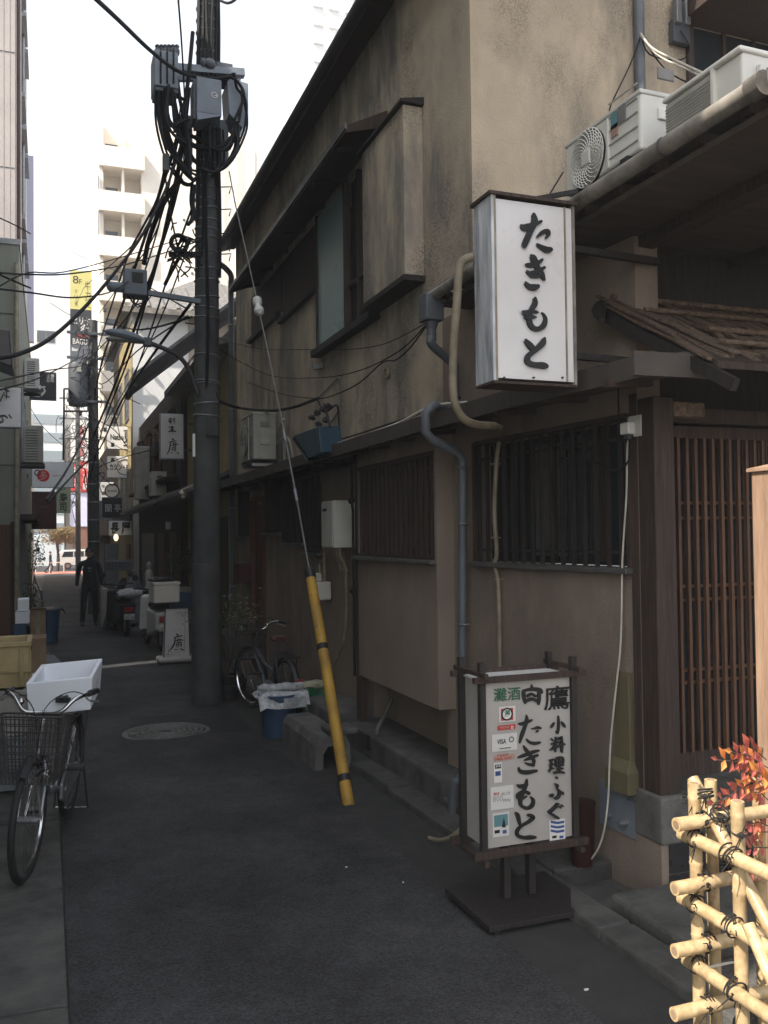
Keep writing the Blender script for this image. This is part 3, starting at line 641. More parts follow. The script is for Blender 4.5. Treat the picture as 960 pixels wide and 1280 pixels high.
mb = MB(); mb.tube([(2.72, 3.4, 2.17), (2.86, 3.38, 2.175)], .035, 10); mb.box(2.7, 4.6, 3.5, 3.58, 2.13, 2.2); part('beam', mb, 'wood_dark', H)
mb = MB(); mb.box(2.7, 2.88, 3.33, 3.4, 2.13, 2.20); part('beam_end', mb, 'bark_old', H, bev=.008)
# bark roof over the entrance
mb = MB(); mb.hexa([(2.54, 3.62, 2.68), (4.8, 3.62, 2.68), (4.8, 2.86, 2.26), (2.54, 2.86, 2.26), (2.54, 3.62, 2.71), (4.8, 3.62, 2.71), (4.8, 2.86, 2.29), (2.54, 2.86, 2.29)])
br = part('bark_roof', mb, 'wood_dark', H)
mb = MB(); mb.beam((2.52, 3.66, 2.68), (2.52, 2.74, 2.17), .03, .05); part('rake_board', mb, 'wood_black', br)
random.seed(11)
for i in range(76):
    x0 = 2.51+(i % 38)*.062+random.uniform(-.012, .012); l = random.uniform(.88, 1.0) if i < 38 else random.uniform(.5, .95); t0 = random.uniform(-.02, .04); mb = MB(); pts = []; w0 = random.uniform(.045, .075) if i < 38 else random.uniform(.018, .04); tw = random.uniform(-.02, .03)+(.05 if i > 38 and i % 3 == 0 else 0)
    k = 7; base = []
    for j in range(k+1):
        f = j/k*l+t0; y = 3.64-f*.76; z = 2.725-f*.42+.004*math.sin(j*1.7+i)+(i % 4)*.005+(.016 if i >= 38 else 0)
        base += [(x0+tw*j/k-.0, y, z), (x0+tw*j/k+w0, y, z+random.uniform(-.003, .008))]
    vs = base+[(a, b-.005, c-.014) for a, b, c in base]; m = len(base); fs = []
    for j in range(k):
        q = j*2; fs += [(q, q+1, q+3, q+2), (m+q, m+q+2, m+q+3, m+q+1), (q, q+2, m+q+2, m+q), (q+1, m+q+1, m+q+3, q+3)]
    fs += [(0, m, m+1, 1), (2*k, 2*k+1, m+2*k+1, m+2*k)]
    mb.add(vs, fs); part('bark_strip', mb, 'bark_old', br)
for f, r, ex in ((.06, .014, 0), (.3, .012, .05), (.62, .013, .2), (.86, .012, .1)):
    mb = MB(); mb.tube([(2.56+ex, 3.64-f*.76, 2.765-f*.42), (3.6, 3.64-f*.76+.01, 2.77-f*.42), (4.8, 3.64-f*.76, 2.765-f*.42)], r, 8); part('bamboo_batten', mb, 'bark_old', br, smooth=True)
mb = MB(); mb.tube([(2.40, 3.45, 2.58), (2.46, 3.56, 2.66), (2.54, 3.66, 2.71)], [.015, .035, .03], 8); part('ridge_end', mb, 'wood_black', br, smooth=True)

# ---- bay with window
mb = MB(); mb.box(2.33, 2.47, 5.19, 5.205, .477, 2.28); mb.box(2.33, 2.5, 5.21, 6.74, .477, 1.43); mb.box(2.33, 2.5, 5.21, 5.225, 1.43, 2.28); mb.box(2.33, 2.5, 6.72, 6.74, 1.43, 2.28); mb.box(2.331, 2.5, 5.225, 6.72, 2.14, 2.28)
bay = part('bay', mb, 'plaster', H)
mb = MB(); mb.box(2.44, 2.46, 5.226, 6.72, 1.431, 2.14); bw = part('bay_window', mb, 'window_dark', H)
mb = MB(); mb.box(2.28, 2.40, 5.20, 6.745, 1.405, 1.43); part('sill', mb, 'tin', bw, bev=.004)
mb = MB(); mb.box(2.32, 2.36, 5.226, 6.718, 2.11, 2.139); mb.box(2.32, 2.36, 5.226, 6.718, 1.4315, 1.455); mb.box(2.38, 2.43, 5.9, 5.95, 1.45, 2.12); part('frame', mb, 'wood_dark', bw)
lattice(bw, (2.34, 5.235, 0), (2.34, 6.71, 0), 1.455, 2.11, 16, (-1, 0, 0), .022, .025, (1.52, 2.04), 'wood_dark', 0)
mb = MB(); mb.box(2.345, 2.395, 6.745, 6.85, -.05, 2.28); part('bay_post', mb, 'wood_dark', H)
mb = MB(); mb.tube([(2.33, 6.87, 2.2), (2.33, 6.87, 1.85), (2.34, 6.88, 1.8), (2.34, 6.88, .45)], .012, 8); mb.blob((2.325, 6.87, 1.15), .025, .025, .03); mb.blob((2.32, 6.86, 1.88), .03, .02, .03); part('conduit', mb, 'cable', H)
# wall below and behind
mb = MB(); mb.box(2.62, 2.75, 4.9, 7.1, -.2, .9); part('back_plinth_wall', mb, 'plaster', H)
mb = MB(); mb.box(2.252, 2.62, 5.0, 7.35, -.25, .1); pl = part('plinth', mb, 'concrete_dark', H, bev=.02)
mb = MB(); mb.box(2.25, 2.6, 3.7, 4.99, -.2, -.005); part('plinth_low', mb, 'concrete_dark', H, bev=.015)
mb = MB(); mb.box(2.248, 2.253, 6.28, 6.36, -.02, .09); part('drain_slot', mb, 'dark_int', H)
mb = MB(); mb.box(2.28, 4.6, 2.72, 3.30, -.2, .03); part('door_step', mb, 'concrete_dark', H, bev=.02)
mb = MB(); mb.box(2.262, 3.2, 1.4, 2.70, -.2, -.0); part('door_step', mb, 'concrete_dark', H, bev=.02)
# ---- far ground-floor wall
mb = MB()
for y0, y1, z0, z1 in ((6.86, 8.3, -.35, 2.3), (8.3, 8.85, -.35, 1.43), (8.85, 9.84, -.35, 1.52), (9.84, 10.68, -.35, 1.64), (10.68, 10.75, -.35, 2.3), (11.42, 11.62, -.35, 2.3), (11.62, 12.3, -.35, 1.6), (12.3, 12.38, -.35, 2.3), (8.3, 12.3, 2.2, 2.301)):
    mb.box(2.5, 2.62, y0, y1, z0, z1)
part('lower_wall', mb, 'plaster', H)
for y0, y1, z0 in ((8.31, 8.84, 1.43), (8.86, 9.83, 1.52), (9.85, 10.67, 1.64), (11.63, 12.29, 1.6)):
    mb = MB(); mb.box(2.57, 2.59, y0, y1, z0, 2.2); fw_ = part('window', mb, 'window_dark', H)
    mb = MB(); mb.box(2.44, 2.52, y0-.02, y1+.02, z0-.03, z0-.002); part('sill', mb, 'tin', fw_)
    lattice(fw_, (2.49, y0, 0), (2.49, y1, 0), z0, 2.2, max(5, int((y1-y0)/.09)), (-1, 0, 0), .022, .025, (), 'wood_black', 0)
mb = MB(); mb.box(2.53, 2.56, 10.76, 11.41, -.2, 2.0); dr = part('door', mb, 'wood_red', H)
mb = MB(); mb.box(2.47, 2.56, 10.70, 10.757, -.2, 2.05); mb.box(2.47, 2.56, 11.412, 11.47, -.2, 2.05); mb.box(2.471, 2.559, 10.7, 11.47, 2.051, 2.1); part('frame', mb, 'wood_red', dr)
mb = MB(); mb.beam((2.52, 10.86, .95), (2.48, 10.86, .95), .02, .02); mb.beam((2.48, 10.86, .95), (2.48, 10.99, .95), .015, .015); part('handle', mb, 'chrome', dr)
p = onX(303, 716, 2.42); mb = MB(); mb.box(2.34, 2.49, p.y-.15, p.y+.2, p.z-.13, p.z+.13)
mbx = solo('letter_box', mb, 'maroon', 'dark red letter box fixed to the wall beside the reddish door', 'letter box', loc=(2.42, p.y, p.z), bev=.008)
# vent and stub on the upper wall
p = onX(486, 467, 2.5); mb = MB(); mb.ring((2.48, p.y, p.z), (1, 0, 0), .035, .012, 18, 8); mb.tube([(2.47, p.y, p.z), (2.51, p.y, p.z)], .02, 10); part('wall_vent', mb, 'pipe_beige', H, smooth=True)
p = onX(404, 457, 2.5); mb = MB(); mb.beam((2.5, p.y, p.z), (2.4, p.y+.02, p.z-.02), .07, .05); part('bracket_stub', mb, 'tin', H)
# stains: thin conduits on the upper wall
mb = MB(); mb.tube(smooth_pts([onX(412, 530, 2.49), onX(425, 508, 2.49), onX(424, 477, 2.49), onX(420, 475, 2.49), onX(397, 498, 2.49)], 4), .006, 5); part('thin_conduit', mb, 'cable_grey', H)
# ================================================================== NEIGHBOURING BUILDINGS
def windows(parent, rects, axis, c, m='window_dark', fr='steel', mull=True, out=-1):
    """rects (a0,a1,z0,z1) on the plane axis=c, proud toward out"""
    for a0, a1, z0, z1 in rects:
        def bx(mb, a, b, o0, o1, p, q):
            lo, hi = sorted((c+out*o0, c+out*o1))
            return mb.box(lo, hi, a, b, p, q) if axis == 'x' else mb.box(a, b, lo, hi, p, q)
        mb = MB(); bx(mb, a0, a1, -.02, .012, z0, z1); wd = part('window', mb, m, parent)
        mb = MB(); t = .05; bx(mb, a0-t, a0, -.02, .04, z0-t, z1+t); bx(mb, a1, a1+t, -.02, .04, z0-t, z1+t); bx(mb, a0, a1, -.02, .039, z0-t, z0); bx(mb, a0, a1, -.02, .039, z1, z1+t)
        if mull: bx(mb, (a0+a1)/2-.02, (a0+a1)/2+.02, .0, .03, z0, z1)
        part('frame', mb, fr, wd)
def ac_unit(loc, rz, label, m='ac_white', w=.78, d=.3, h=.56, sticker=False, group=None):
    """front face looks along local -y"""
    t = thing('air_conditioner', label, 'air conditioner', loc, rz, group)
    mb = MB(); mb.box(-w/2, w/2, -d/2, d/2, .04, h); body = part('casing', mb, m, t, local=True, bev=.014)
    mb = MB(); mb.box(-w/2-.006, w/2+.006, -d/2-.006, d/2+.006, h-.012, h+.012); part('lid', mb, m, t, local=True, bev=.006)
    cx = -w*.16; R_ = min(h*.46, w*.28); c = Vector((cx, -d/2-.004, h*.52))
    mb = MB(); mb.cyl(c+Vector((0, .01, 0)), c+Vector((0, -.003, 0)), R_, 36); part('fan_well', mb, 'plastic_black', t, local=True, smooth=True)
    mb = MB()
    for r in [R_*(.28+.09*i) for i in range(9)]: mb.ring(c+Vector((0, -.012, 0)), (0, 1, 0), min(r, R_), .0035, 30, 4)
    for i in range(26):
        q = i*2*math.pi/26; pts = []
        for j in range(5):
            f = j/4; a = q+f*.9; rr = R_*(.24+.76*f); pts.append(c+Vector((math.cos(a)*rr, -.016, math.sin(a)*rr)))
        mb.tube(pts, .003, 4)
    g = part('fan_grille', mb, m, t, local=True); g['kind'] = 'stuff'
    mb = MB(); mb.box(c.x-R_*.27, c.x+R_*.27, c.y-.024, c.y-.008, c.z-R_*.27, c.z+R_*.27); part('grille_badge', mb, m, t, local=True, bev=.01)
    px = cx+R_+.035
    for i in range(5):
        mb = MB(); mb.box(px, w/2-.02, -d/2-.006, -d/2+.002, .09+i*.07, .093+i*.07+.004); part('panel_groove', mb, 'ac_grey', t, local=True)
    mb = MB(); mb.box(px-.012, px-.004, -d/2-.012, -d/2+.004, .05, h-.02); part('panel_edge', mb, m, t, local=True)
    if sticker:
        for x0, z0, w_, h_, mm in ((px+.02, h*.70, .055, .08, 'teal_ink'), (px+.08, h*.72, .06, .085, 'grey_ink'), (px+.02, h*.58, .055, .06, 'sticker_pink')):
            mb = MB(); mb.box(x0, x0+w_, -d/2-.0075, -d/2, z0, z0+h_); part('sticker', mb, mm, t, local=True)
    for z in (.2, .4):
        mb = MB(); mb.box(w/2-.001, w/2+.012, -.05, .05, z, z+.06); part('side_vent', mb, m if z < .3 else 'cable_grey', t, local=True, bev=.006)
    for x in (-w*.33, w*.33):
        mb = MB(); mb.box(x-.03, x+.03, -d/2-.02, d/2+.02, 0, .04); part('foot', mb, 'plastic_black', t, local=True)
    return t

# ---- right side, house by house
A1 = thing('narrow_house', 'narrow ochre rendered house squeezed behind the utility pole', 'house', (3.4, 15, -.3))
mb = MB(); mb.box(2.52, 6, 12.75, 17.3, -.4, 4.3); part('wall', mb, 'ochre', A1)
mb = MB(); mb.hexa([(2.1, 12.7, 4.3), (6.2, 12.7, 5.6), (6.2, 17.4, 5.6), (2.1, 17.4, 4.3), (2.1, 12.7, 4.4), (6.2, 12.7, 5.7), (6.2, 17.4, 5.7), (2.1, 17.4, 4.4)]); part('roof', mb, 'roof_tile', A1)
mb = MB(); mb.hexa([(1.95, 13.0, 2.2), (2.6, 13.0, 2.5), (2.6, 17.3, 2.5), (1.95, 17.3, 2.2), (1.95, 13.0, 2.27), (2.6, 13.0, 2.57), (2.6, 17.3, 2.57), (1.95, 17.3, 2.27)]); cnp = part('canopy', mb, 'wood_black', A1)
first = None
for i in range(18):
    if first is None: mb = MB(); mb.beam((1.92, 13.1, 2.29), (2.6, 13.1, 2.6), .08, .05); first = part('tile_roll', mb, 'roof_tile', cnp)
    else: link_copy(first, cnp, (0, i*.24, 0))
mb = MB(); mb.box(2.5, 2.53, 13.2, 14.0, -.3, 1.9); part('door', mb, 'wood_dark', A1)
mb = MB(); mb.box(2.505, 2.53, 14.6, 16.8, .6, 1.9); part('lattice_panel', mb, 'wood_black', A1)
windows(A1, [(14, 15.3, 2.9, 3.8)], 'x', 2.52)

A2 = thing('wooden_house', 'dark timber town house with deep tiled roof beyond the pole', 'house', (3.6, 22, -.4))
mb = MB(); mb.box(2.42, 7, 17.5, 26.0, -.6, 4.7); wl = part('wall', mb, 'wood_dark', A2)
rake = [(1.65, 4.52), (4.4, 6.9), (7.2, 4.5)]
mb = MB(); mb.prism([(1.6, 17.3, 4.52), (1.6, 17.3, 4.66), (4.4, 17.3, 7.0), (4.4, 17.3, 6.84)], (0, 1.7, 0)); mb.prism([(4.41, 17.3, 6.84), (4.41, 17.3, 7.0), (7.3, 17.3, 4.6), (7.3, 17.3, 4.46)], (0, 1.7, 0)); rf2 = part('roof', mb, 'eave_black', A2)
mb = MB(); mb.prism([(2.43, 17.52, 4.70), (7, 17.52, 4.70), (4.4, 17.52, 6.8)], (0, .1, 0)); part('gable', mb, 'wood_dark', A2)
mb = MB(); mb.prism([(1.58, 17.28, 4.44), (1.58, 17.28, 4.66), (4.4, 17.28, 7.02), (4.4, 17.28, 6.78)], (0, -.04, 0)); part('bargeboard', mb, 'eave_black', rf2)
for k in range(7):
    if k == 0: mb = MB(); mb.prism([(1.55, 17.36, 4.66), (1.55, 17.36, 4.74), (4.4, 17.36, 7.1), (4.4, 17.36, 7.03)], (0, .12, 0)); first = part('tile_roll', mb, 'roof_tile', rf2)
    else: link_copy(first, rf2, (0, k*.245, 0))
mb = MB(); mb.tube([(1.56, 17.3, 4.5), (1.56, 19.0, 4.5)], .05, 8); part('gutter', mb, 'gutter_dark', rf2, smooth=True)
for y in (18.2, 20.4, 22.6, 24.6):
    mb = MB(); mb.box(2.38, 2.42, y, y+1.1, 2.9, 4.2); ww = part('window', mb, 'window_dark', A2)
    mb = MB(); mb.box(2.34, 2.379, y-.06, y+1.16, 2.82, 2.9); mb.box(2.34, 2.379, y-.06, y+1.16, 4.2, 4.26)
    for q in range(7): mb.box(2.35, 2.378, y+q*.18, y+.03+q*.18, 2.9, 4.2)
    part('lattice', mb, 'wood_brown', ww)
mb = MB(); mb.box(2.1, 2.42, 17.7, 25.5, 2.72, 2.78); part('balcony_shelf', mb, 'wood_dark', A2)
mb = MB(); mb.hexa([(1.9, 17.5, 2.17), (2.6, 17.5, 2.5), (2.6, 25.9, 2.5), (1.9, 25.9, 2.14), (1.9, 17.5, 2.24), (2.6, 17.5, 2.57), (2.6, 25.9, 2.57), (1.9, 25.9, 2.21)]); cnp = part('canopy', mb, 'wood_black', A2)
for k in range(34):
    if k == 0: mb = MB(); mb.beam((1.88, 17.6, 2.26), (2.4, 17.6, 2.52), .09, .05); first = part('tile_roll', mb, 'roof_tile', cnp)
    else: link_copy(first, cnp, (0, k*.245, 0))
mb = MB(); mb.box(2.40, 2.425, 18.0, 19.1, -.4, 1.7); dd = part('door', mb, 'wood_brown', A2)
mb = MB(); mb.box(2.37, 2.4, 18.45, 18.7, .3, 1.4); part('pane', mb, 'window_dark', dd)
mb = MB(); mb.box(2.40, 2.425, 20.0, 21.2, -.5, 1.7); part('door', mb, 'wood_brown', A2)
mb = MB(); mb.box(2.40, 2.43, 22, 25, -.5, 1.7); part('shutter', mb, 'box_dark', A2)
mb = MB(); mb.cyl((2.2, 17.7, 1.75), (2.2, 17.7, 1.9), .05, 10); part('lamp', mb, 'ac_white', A2)

A3 = thing('ochre_house', 'ochre walled three storey house with white gable end and tiled hip roof', 'house', (4, 30, -.6))
mb = MB(); mb.box(2.3, 8, 26.4, 34.0, -.8, 8.2); part('wall', mb, 'white_wall', A3)
mb = MB(); mb.box(2.28, 2.3, 26.41, 33.98, -.8, 7.9); part('side_cladding', mb, 'ochre', A3)
mb = MB(); mb.box(3.9, 8, 26.36, 26.395, 4.7, 8.1); part('timber_front', mb, 'beige', A3)
mb = MB(); mb.add([(2.0, 26.0, 8.15), (8.4, 26.0, 8.15), (8.4, 34.4, 8.15), (2.0, 34.4, 8.15), (4.8, 29.4, 10.2), (5.8, 31, 10.2)], [(3, 2, 1, 0), (0, 1, 5, 4), (1, 2, 5), (2, 3, 4, 5), (3, 0, 4)]); rf3 = part('roof', mb, 'roof_tile', A3)
for i in range(15):
    x = 2.3+i*.42; e = Vector((x, 26.02, 8.2)); tp = min(1, max(.12, 1-abs(x-5.1)/3.1)); mb = MB(); mb.tube([e, e+Vector(((5-x)*.0, 3.38*tp, 2.02*tp))], .07, 6); part('tile_roll', mb, 'roof_tile', rf3)
mb = MB(); mb.box(1.95, 8.4, 25.93, 26.03, 8.02, 8.18); part('gutter', mb, 'gutter', rf3)
windows(A3, [(4.3, 5.6, 5.6, 7.4)], 'y', 26.36); windows(A3, [(27.4, 28.6, 5.2, 6.6), (30, 31.2, 5.2, 6.6), (27.4, 28.6, 2.4, 3.6), (30, 31.2, 2.4, 3.6)], 'x', 2.28)
mb = MB(); mb.box(2.2, 2.28, 26.5, 33.9, 1.95, 2.3); part('canopy', mb, 'wood_black', A3)
mb = MB(); mb.box(2.24, 2.28, 27, 28.2, -.6, 1.4); part('door', mb, 'wood_brown', A3)

A4 = thing('low_shop', 'plain grey beige two storey shop building far down the right side', 'building', (4, 44, -.9))
mb = MB(); mb.box(2.2, 9, 34.3, 56, -1.3, 5.2); part('wall', mb, 'beige', A4)
windows(A4, [(36, 37.5, 2.4, 3.9), (40, 41.5, 2.4, 3.9), (45, 46.5, 2.4, 3.9), (50, 51.5, 2.4, 3.9)], 'x', 2.2); windows(A4, [(2.5, 3.4, 3.2, 4.6)], 'y', 34.3)
mb = MB(); mb.box(1.9, 2.2, 35, 42, 1.6, 1.7); part('awning', mb, 'wood_red', A4)
mb = MB(); mb.box(2.17, 2.2, 36, 37.2, -.8, 1.4); part('door', mb, 'wood_brown', A4)

AP = thing('apartment_building', 'tall cream apartment block with stacked recessed balconies rising over the roofs', 'building', (7, 64, -1.2))
mb = MB(); mb.box(3.0, 3.25, 57, 59, -1.2, 28); mb.box(5.55, 13, 57, 59, -1.2, 28); mb.box(3.25, 5.55, 58.4, 59, -1.2, 28); mb.box(3.05, 13, 59.001, 76, -1.2, 28); part('wall', mb, 'cream', AP)
for k in range(10):
    z = -1.2+2.8*k+.6
    mb = MB(); mb.box(2.95, 5.7, 56.6, 56.75, z, z+1.25); mb.box(2.95, 3.08, 56.75, 57.0, z, z+1.25); mb.box(5.57, 5.7, 56.75, 57, z, z+1.25); b = part('balcony', mb, 'cream', AP)
    mb = MB(); mb.box(3.26, 5.54, 56.751, 58.39, z-.0, z+.15); part('floor', mb, 'cream', b)
    mb = MB(); mb.box(4.35, 4.5, 56.9, 58.39, z+.151, z+2.79); part('divider', mb, 'cream', b)
    windows(b, [], 'y', 58.4)
    mb = MB(); mb.box(3.45, 4.2, 58.36, 58.41, z+.2, z+2.1); part('window', mb, 'window_dark', b)
mb = MB(); mb.cyl((2.95, 56.9, 20), (2.95, 56.9, 24), .06, 6); part('antenna', mb, 'steel', AP)
for k in range(24):
    if k == 0: mb = MB(); mb.box(9.0, 9.12, 56.94, 57, 0, 27); first = part('rib', mb, 'cream', AP)
    else: link_copy(first, AP, (k*.16, 0, 0))
for i in range(2):
    for j in range(3): mb = MB(); mb.box(8.1+i*.5, 8.25+i*.5, 56.97, 57.01, 15+j*3.4, 15.15+j*3.4); part('vent', mb, 'box_dark', AP)

TW = thing('tower_block', 'distant very tall pale tower seen above the house eave', 'building', (40, 150, 0))
def tw(px0, px1, pyt, yy, m='white_wall'):
    a = onY(px0, 400, yy); b = onY(px1, 400, yy); return a.x, b.x
x0, x1 = tw(388, 470, 0, 130); mb = MB(); mb.box(x0, x1, 130, 145, -1.2, 92); part('wall', mb, 'white_wall', TW)
first = None
for k in range(17):
    z = 40+k*2.9
    for c in range(4):
        if first is None: mb = MB(); mb.box(x0+.8, x0+2.4, 129.6, 130, z, z+.28); first = part('balcony', mb, 'white_wall', TW)
        else: link_copy(first, TW, (c*2.6, 0, k*2.9))
TW2 = thing('pink_tower', 'pale pinkish tower edge rising between the pole and the eave', 'building', (15, 90, 0))
a = onY(303, 300, 90); b = onY(360, 300, 90); mb = MB(); mb.box(a.x, b.x, 90, 100, -1.2, 39); part('wall', mb, 'cream', TW2)
mb = MB(); mb.box(a.x+.1, a.x+.5, 89.9, 90, 34, 34.5); part('vent', mb, 'box_dark', TW2)

# ---- left side
L1 = thing('left_house', 'unseen grey panelled building along the left side, far end slanted for the sun', 'building', (-2, 7, 0))
mb = MB(); mb.hexa([(-8, 1.3, -.4), (-.92, 1.3, -.4), (-.92, 12.6, -.4), (-8, 9.86, -.4), (-8, 1.3, 10), (-.92, 1.3, 10), (-.92, 12.6, 10), (-8, 9.86, 10)]); part('wall', mb, 'green_panel', L1)  # out of view; far end slanted along the sun to pass a light strip
windows(L1, [(2.5, 4, 1.2, 2.4), (6, 7.5, 1.2, 2.4), (9.5, 11, 1.2, 2.4), (2.5, 4, 4.2, 5.4), (6, 7.5, 4.2, 5.4), (9.5, 11, 4.2, 5.4), (2.5, 4, 7.2, 8.4), (6, 7.5, 7.2, 8.4), (9.5, 11, 7.2, 8.4)], 'x', -.92, out=1)
L2 = thing('left_shed_house', 'unseen narrow grey building, shaped for the sunlight, between the long panelled one and the green one', 'building', (-2, 15, -.3))
mb = MB(); mb.hexa([(-8, 10.2, -.5), (-.9, 12.95, -.5), (-.9, 16.75, -.5), (-8, 16.75, -.5), (-8, 10.2, 15), (-.92, 12.95, 15), (-.92, 16.75, 15), (-8, 16.75, 15)]); part('wall', mb, 'green_panel', L2)  # out of view; slant lets the sun strip through, height shades the timber roof
windows(L2, [(13.6, 15, 1, 2.2), (13.6, 15, 5, 6.2)], 'x', -.9, out=1)
L3 = thing('green_panel_house', 'pale grey green panelled two storey house on the left with flat top', 'building', (-2, 22, -.4))
mb = MB(); mb.box(-7, -.48, 17.0, 29.5, -.8, 6.85); part('wall', mb, 'green_panel', L3)
mb = MB(); mb.box(-7, -.46, 16.97, 29.5, 6.852, 6.95); part('parapet_cap', mb, 'steel', L3)
for z in (2.9, 4.25, 5.6):
    mb = MB(); mb.box(-6.9, -.475, 16.985, 17, z, z+.015); part('panel_joint', mb, 'box_dark', L3)
mb = MB(); mb.box(-.62, -.5, 16.94, 17.0, -.4, 1.9); mb.box(-1.0, -.9, 16.94, 17.0, -.4, 1.9); part('door_frame', mb, 'wood_dark', L3)
mb = MB(); mb.box(-.9, -.62, 16.96, 17.0, -.4, 1.85); part('door', mb, 'wood_brown', L3)
windows(L3, [(19, 20.3, 3.2, 4.4), (23, 24.3, 3.2, 4.4), (26.5, 27.5, 3.2, 4.4)], 'x', -.48, out=1)
mb = MB(); mb.box(-.48, -.2, 17.6, 22, 1.95, 2.05); part('canopy', mb, 'wood_dark', L3)
mb = MB(); mb.tube([(-.52, 16.9, -.4), (-.52, 16.9, 6.5)], .035, 8); part('drainpipe', mb, 'pipe_beige', L3, smooth=True)
mb = MB(); mb.box(-12, -2.2, 17.01, 23, -.8, 12.5); part('unseen_shade_block', mb, 'beige', L3)  # unseen block added only to shade the timber house roof opposite
L4 = thing('pink_grey_block', 'tall pinkish grey panelled block on the left edge of the sky', 'building', (-4, 45, -.9))
mb = MB(); mb.box(-12, -.95, 30, 41, -1.3, 34); part('wall', mb, 'pink_panel', L4)
mb = MB(); mb.box(-12, -.95, 41.002, 68, -1.3, 9.5); part('low_wing', mb, 'pink_panel', L4)
for k in range(9):
    mb = MB(); mb.box(-11.9, -.96, 29.985, 30, 2.2+k*3.7, 2.22+k*3.7); part('panel_joint', mb, 'box_dark', L4)
for k in range(22):
    if k == 0: mb = MB(); mb.box(-1.12, -1.1, 29.99, 30, -1, 34); first = part('rib', mb, 'pink_panel', L4)
    else: link_copy(first, L4, (-k*.18, 0, 0))
for y, r, m_ in ((30.6, .06, 'wood_red'), (31.7, .05, 'white_paint'), (36, .06, 'steel'), (40, .05, 'white_paint')):
    mb = MB(); mb.tube([(-.86, y, -.8), (-.86, y, 33)], r, 8); part('riser_pipe', mb, m_, L4, smooth=True)
for k in range(7):
    for y in (32, 34.6, 37.2, 39.2):
        if y > 39: continue
        mb = MB(); mb.box(-.95, -.70, y, y+2.2, 4+k*4.2, 4.15+k*4.2); part('window_ledge', mb, 'steel', L4)
mb = MB(); mb.box(-.96, -.55, 40.4, 40.8, 10, 18); part('vertical_fin', mb, 'sign_blue', L4)

# ---- far side of the cross street
FB = thing('white_office', 'white office building closing the view across the street', 'building', (-2, 100, -1.2))
mb = MB(); mb.box(-16, 3.6, 98.2, 112, -1.2, 27); part('wall', mb, 'white_wall', FB)
windows(FB, [(-3.8, -2.3, 22, 23.2), (-1.0, .7, 22, 23.2), (-1.6, .6, 17.5, 18.6), (-1.6, .6, 12.4, 13.4), (-8, -6, 22, 23), (-8, -6, 17, 18)], 'y', 98.2, fr='box_grey')
mb = MB(); mb.cyl((-3.0, 98.1, 17), (-3.0, 98.1, 24), .12, 8); part('flue', mb, 'steel', FB)
SB = thing('striped_building', 'building clad in blue grey and pale horizontal bands', 'building', (-1.5, 97, -1.2))
mb = MB(); mb.box(-9, 1.55, 96.5, 98, -1.2, 15.2); part('wall', mb, 'stripe_white', SB)
for k in range(7):
    mb = MB(); mb.box(-9, 1.56, 96.44, 96.5, 2.2+k*1.85, 3.15+k*1.85); part('cladding_band', mb, 'stripe_grey', SB)
mb = MB(); mb.box(-9, 1.0, 96.4, 96.5, -1.2, 1.8); part('shopfront', mb, 'stripe_white', SB)
RB = thing('brick_shop', 'brick red shop building with lilac panel above at the far street corner', 'building', (3.5, 99, -1.2))
mb = MB(); mb.box(1.7, 14, 97, 98.1, -1.2, 12); part('wall', mb, 'beige', RB)
mb = MB(); mb.box(2.4, 14, 96.9, 97, -1.2, 2.7); part('brick_front', mb, 'brick', RB)
mb = MB(); mb.box(2.1, 4.2, 96.8, 96.99, 2.8, 6.3); part('lilac_panel', mb, 'sign_blue', RB)
for (xa, za, xb, zb, m_) in ((2.0, 6.5, 3.0, 9.2, 'red_sign'), (3.1, 6.4, 4.3, 9.6, 'red_sign'), (2.2, 9.5, 4.3, 13.6, 'white_paint')):
    mb = MB(); mb.box(xa, xb, 96.6, 96.78, za, zb); part('sign_panel', mb, m_, RB)
mb = MB()
random.seed(4)
for s_, x, z, h in (('酒', 2.2, 7.0, .8), ('場', 2.2, 8.1, .8), ('居', 3.35, 6.6, .7), ('酒', 3.35, 7.5, .7), ('屋', 3.35, 8.5, .7)): text(mb, s_, (x, 96.59, z), UX, UZ, h*.85, h, .02, .005)
ltr = part('lettering', mb, 'white_paint', RB); ltr['kind'] = 'stuff'
mb = MB()
for z in (10, 11.1, 12.2): text(mb, '蔵', (2.7, 96.59, z), UX, UZ, .9, .95, .02, .005)
ltr = part('lettering', mb, 'red_ink', RB); ltr['kind'] = 'stuff'
# ================================================================== HANGING SIGN
SY = 3.28
def zp(x0, y0, s, fn, off=None):      # coordinates measured on an enlarged crop -> the sign's face
    return lambda X, Y: fn(x0+X/s, y0+Y/s)
a = onY(613, 240, SY); b = onY(721, 478, SY); zt = onY(613, 243, SY).z; zb = onY(667, 478, SY).z
T = thing('hanging_sign', 'large white hanging box sign with black brush letters over the entrance corner', 'sign', ((a.x+b.x)/2, SY+.1, zb))
mb = MB(); mb.box(a.x+.012, b.x-.012, SY+.004, SY+.145, zb+.012, zt-.012); part('acrylic_face', mb, 'sign_white', T)
mb = MB(); mb.box(a.x, a.x+.012, SY-.004, SY+.158, zb, zt); part('side_panel', mb, 'peel', T)
mb = MB(); mb.box(b.x-.012, b.x, SY-.004, SY+.158, zb, zt); part('side_panel', mb, 'gutter', T)
mb = MB(); mb.box(a.x+.0121, a.x+.022, SY-.004, SY+.004, zb, zt); mb.box(b.x-.05, b.x-.044, SY-.002, SY+.004, zb+.012, zt-.01); part('edge_trim', mb, 'pipe_beige', T)
mb = MB(); mb.box(a.x-.012, b.x+.012, SY-.014, SY+.172, zt, zt+.014); part('top_cap', mb, 'wood_dark', T)
mb = MB(); mb.box(a.x, b.x, SY-.006, SY+.158, zb-.012, zb-.001); part('bottom_rail', mb, 'wood_dark', T)
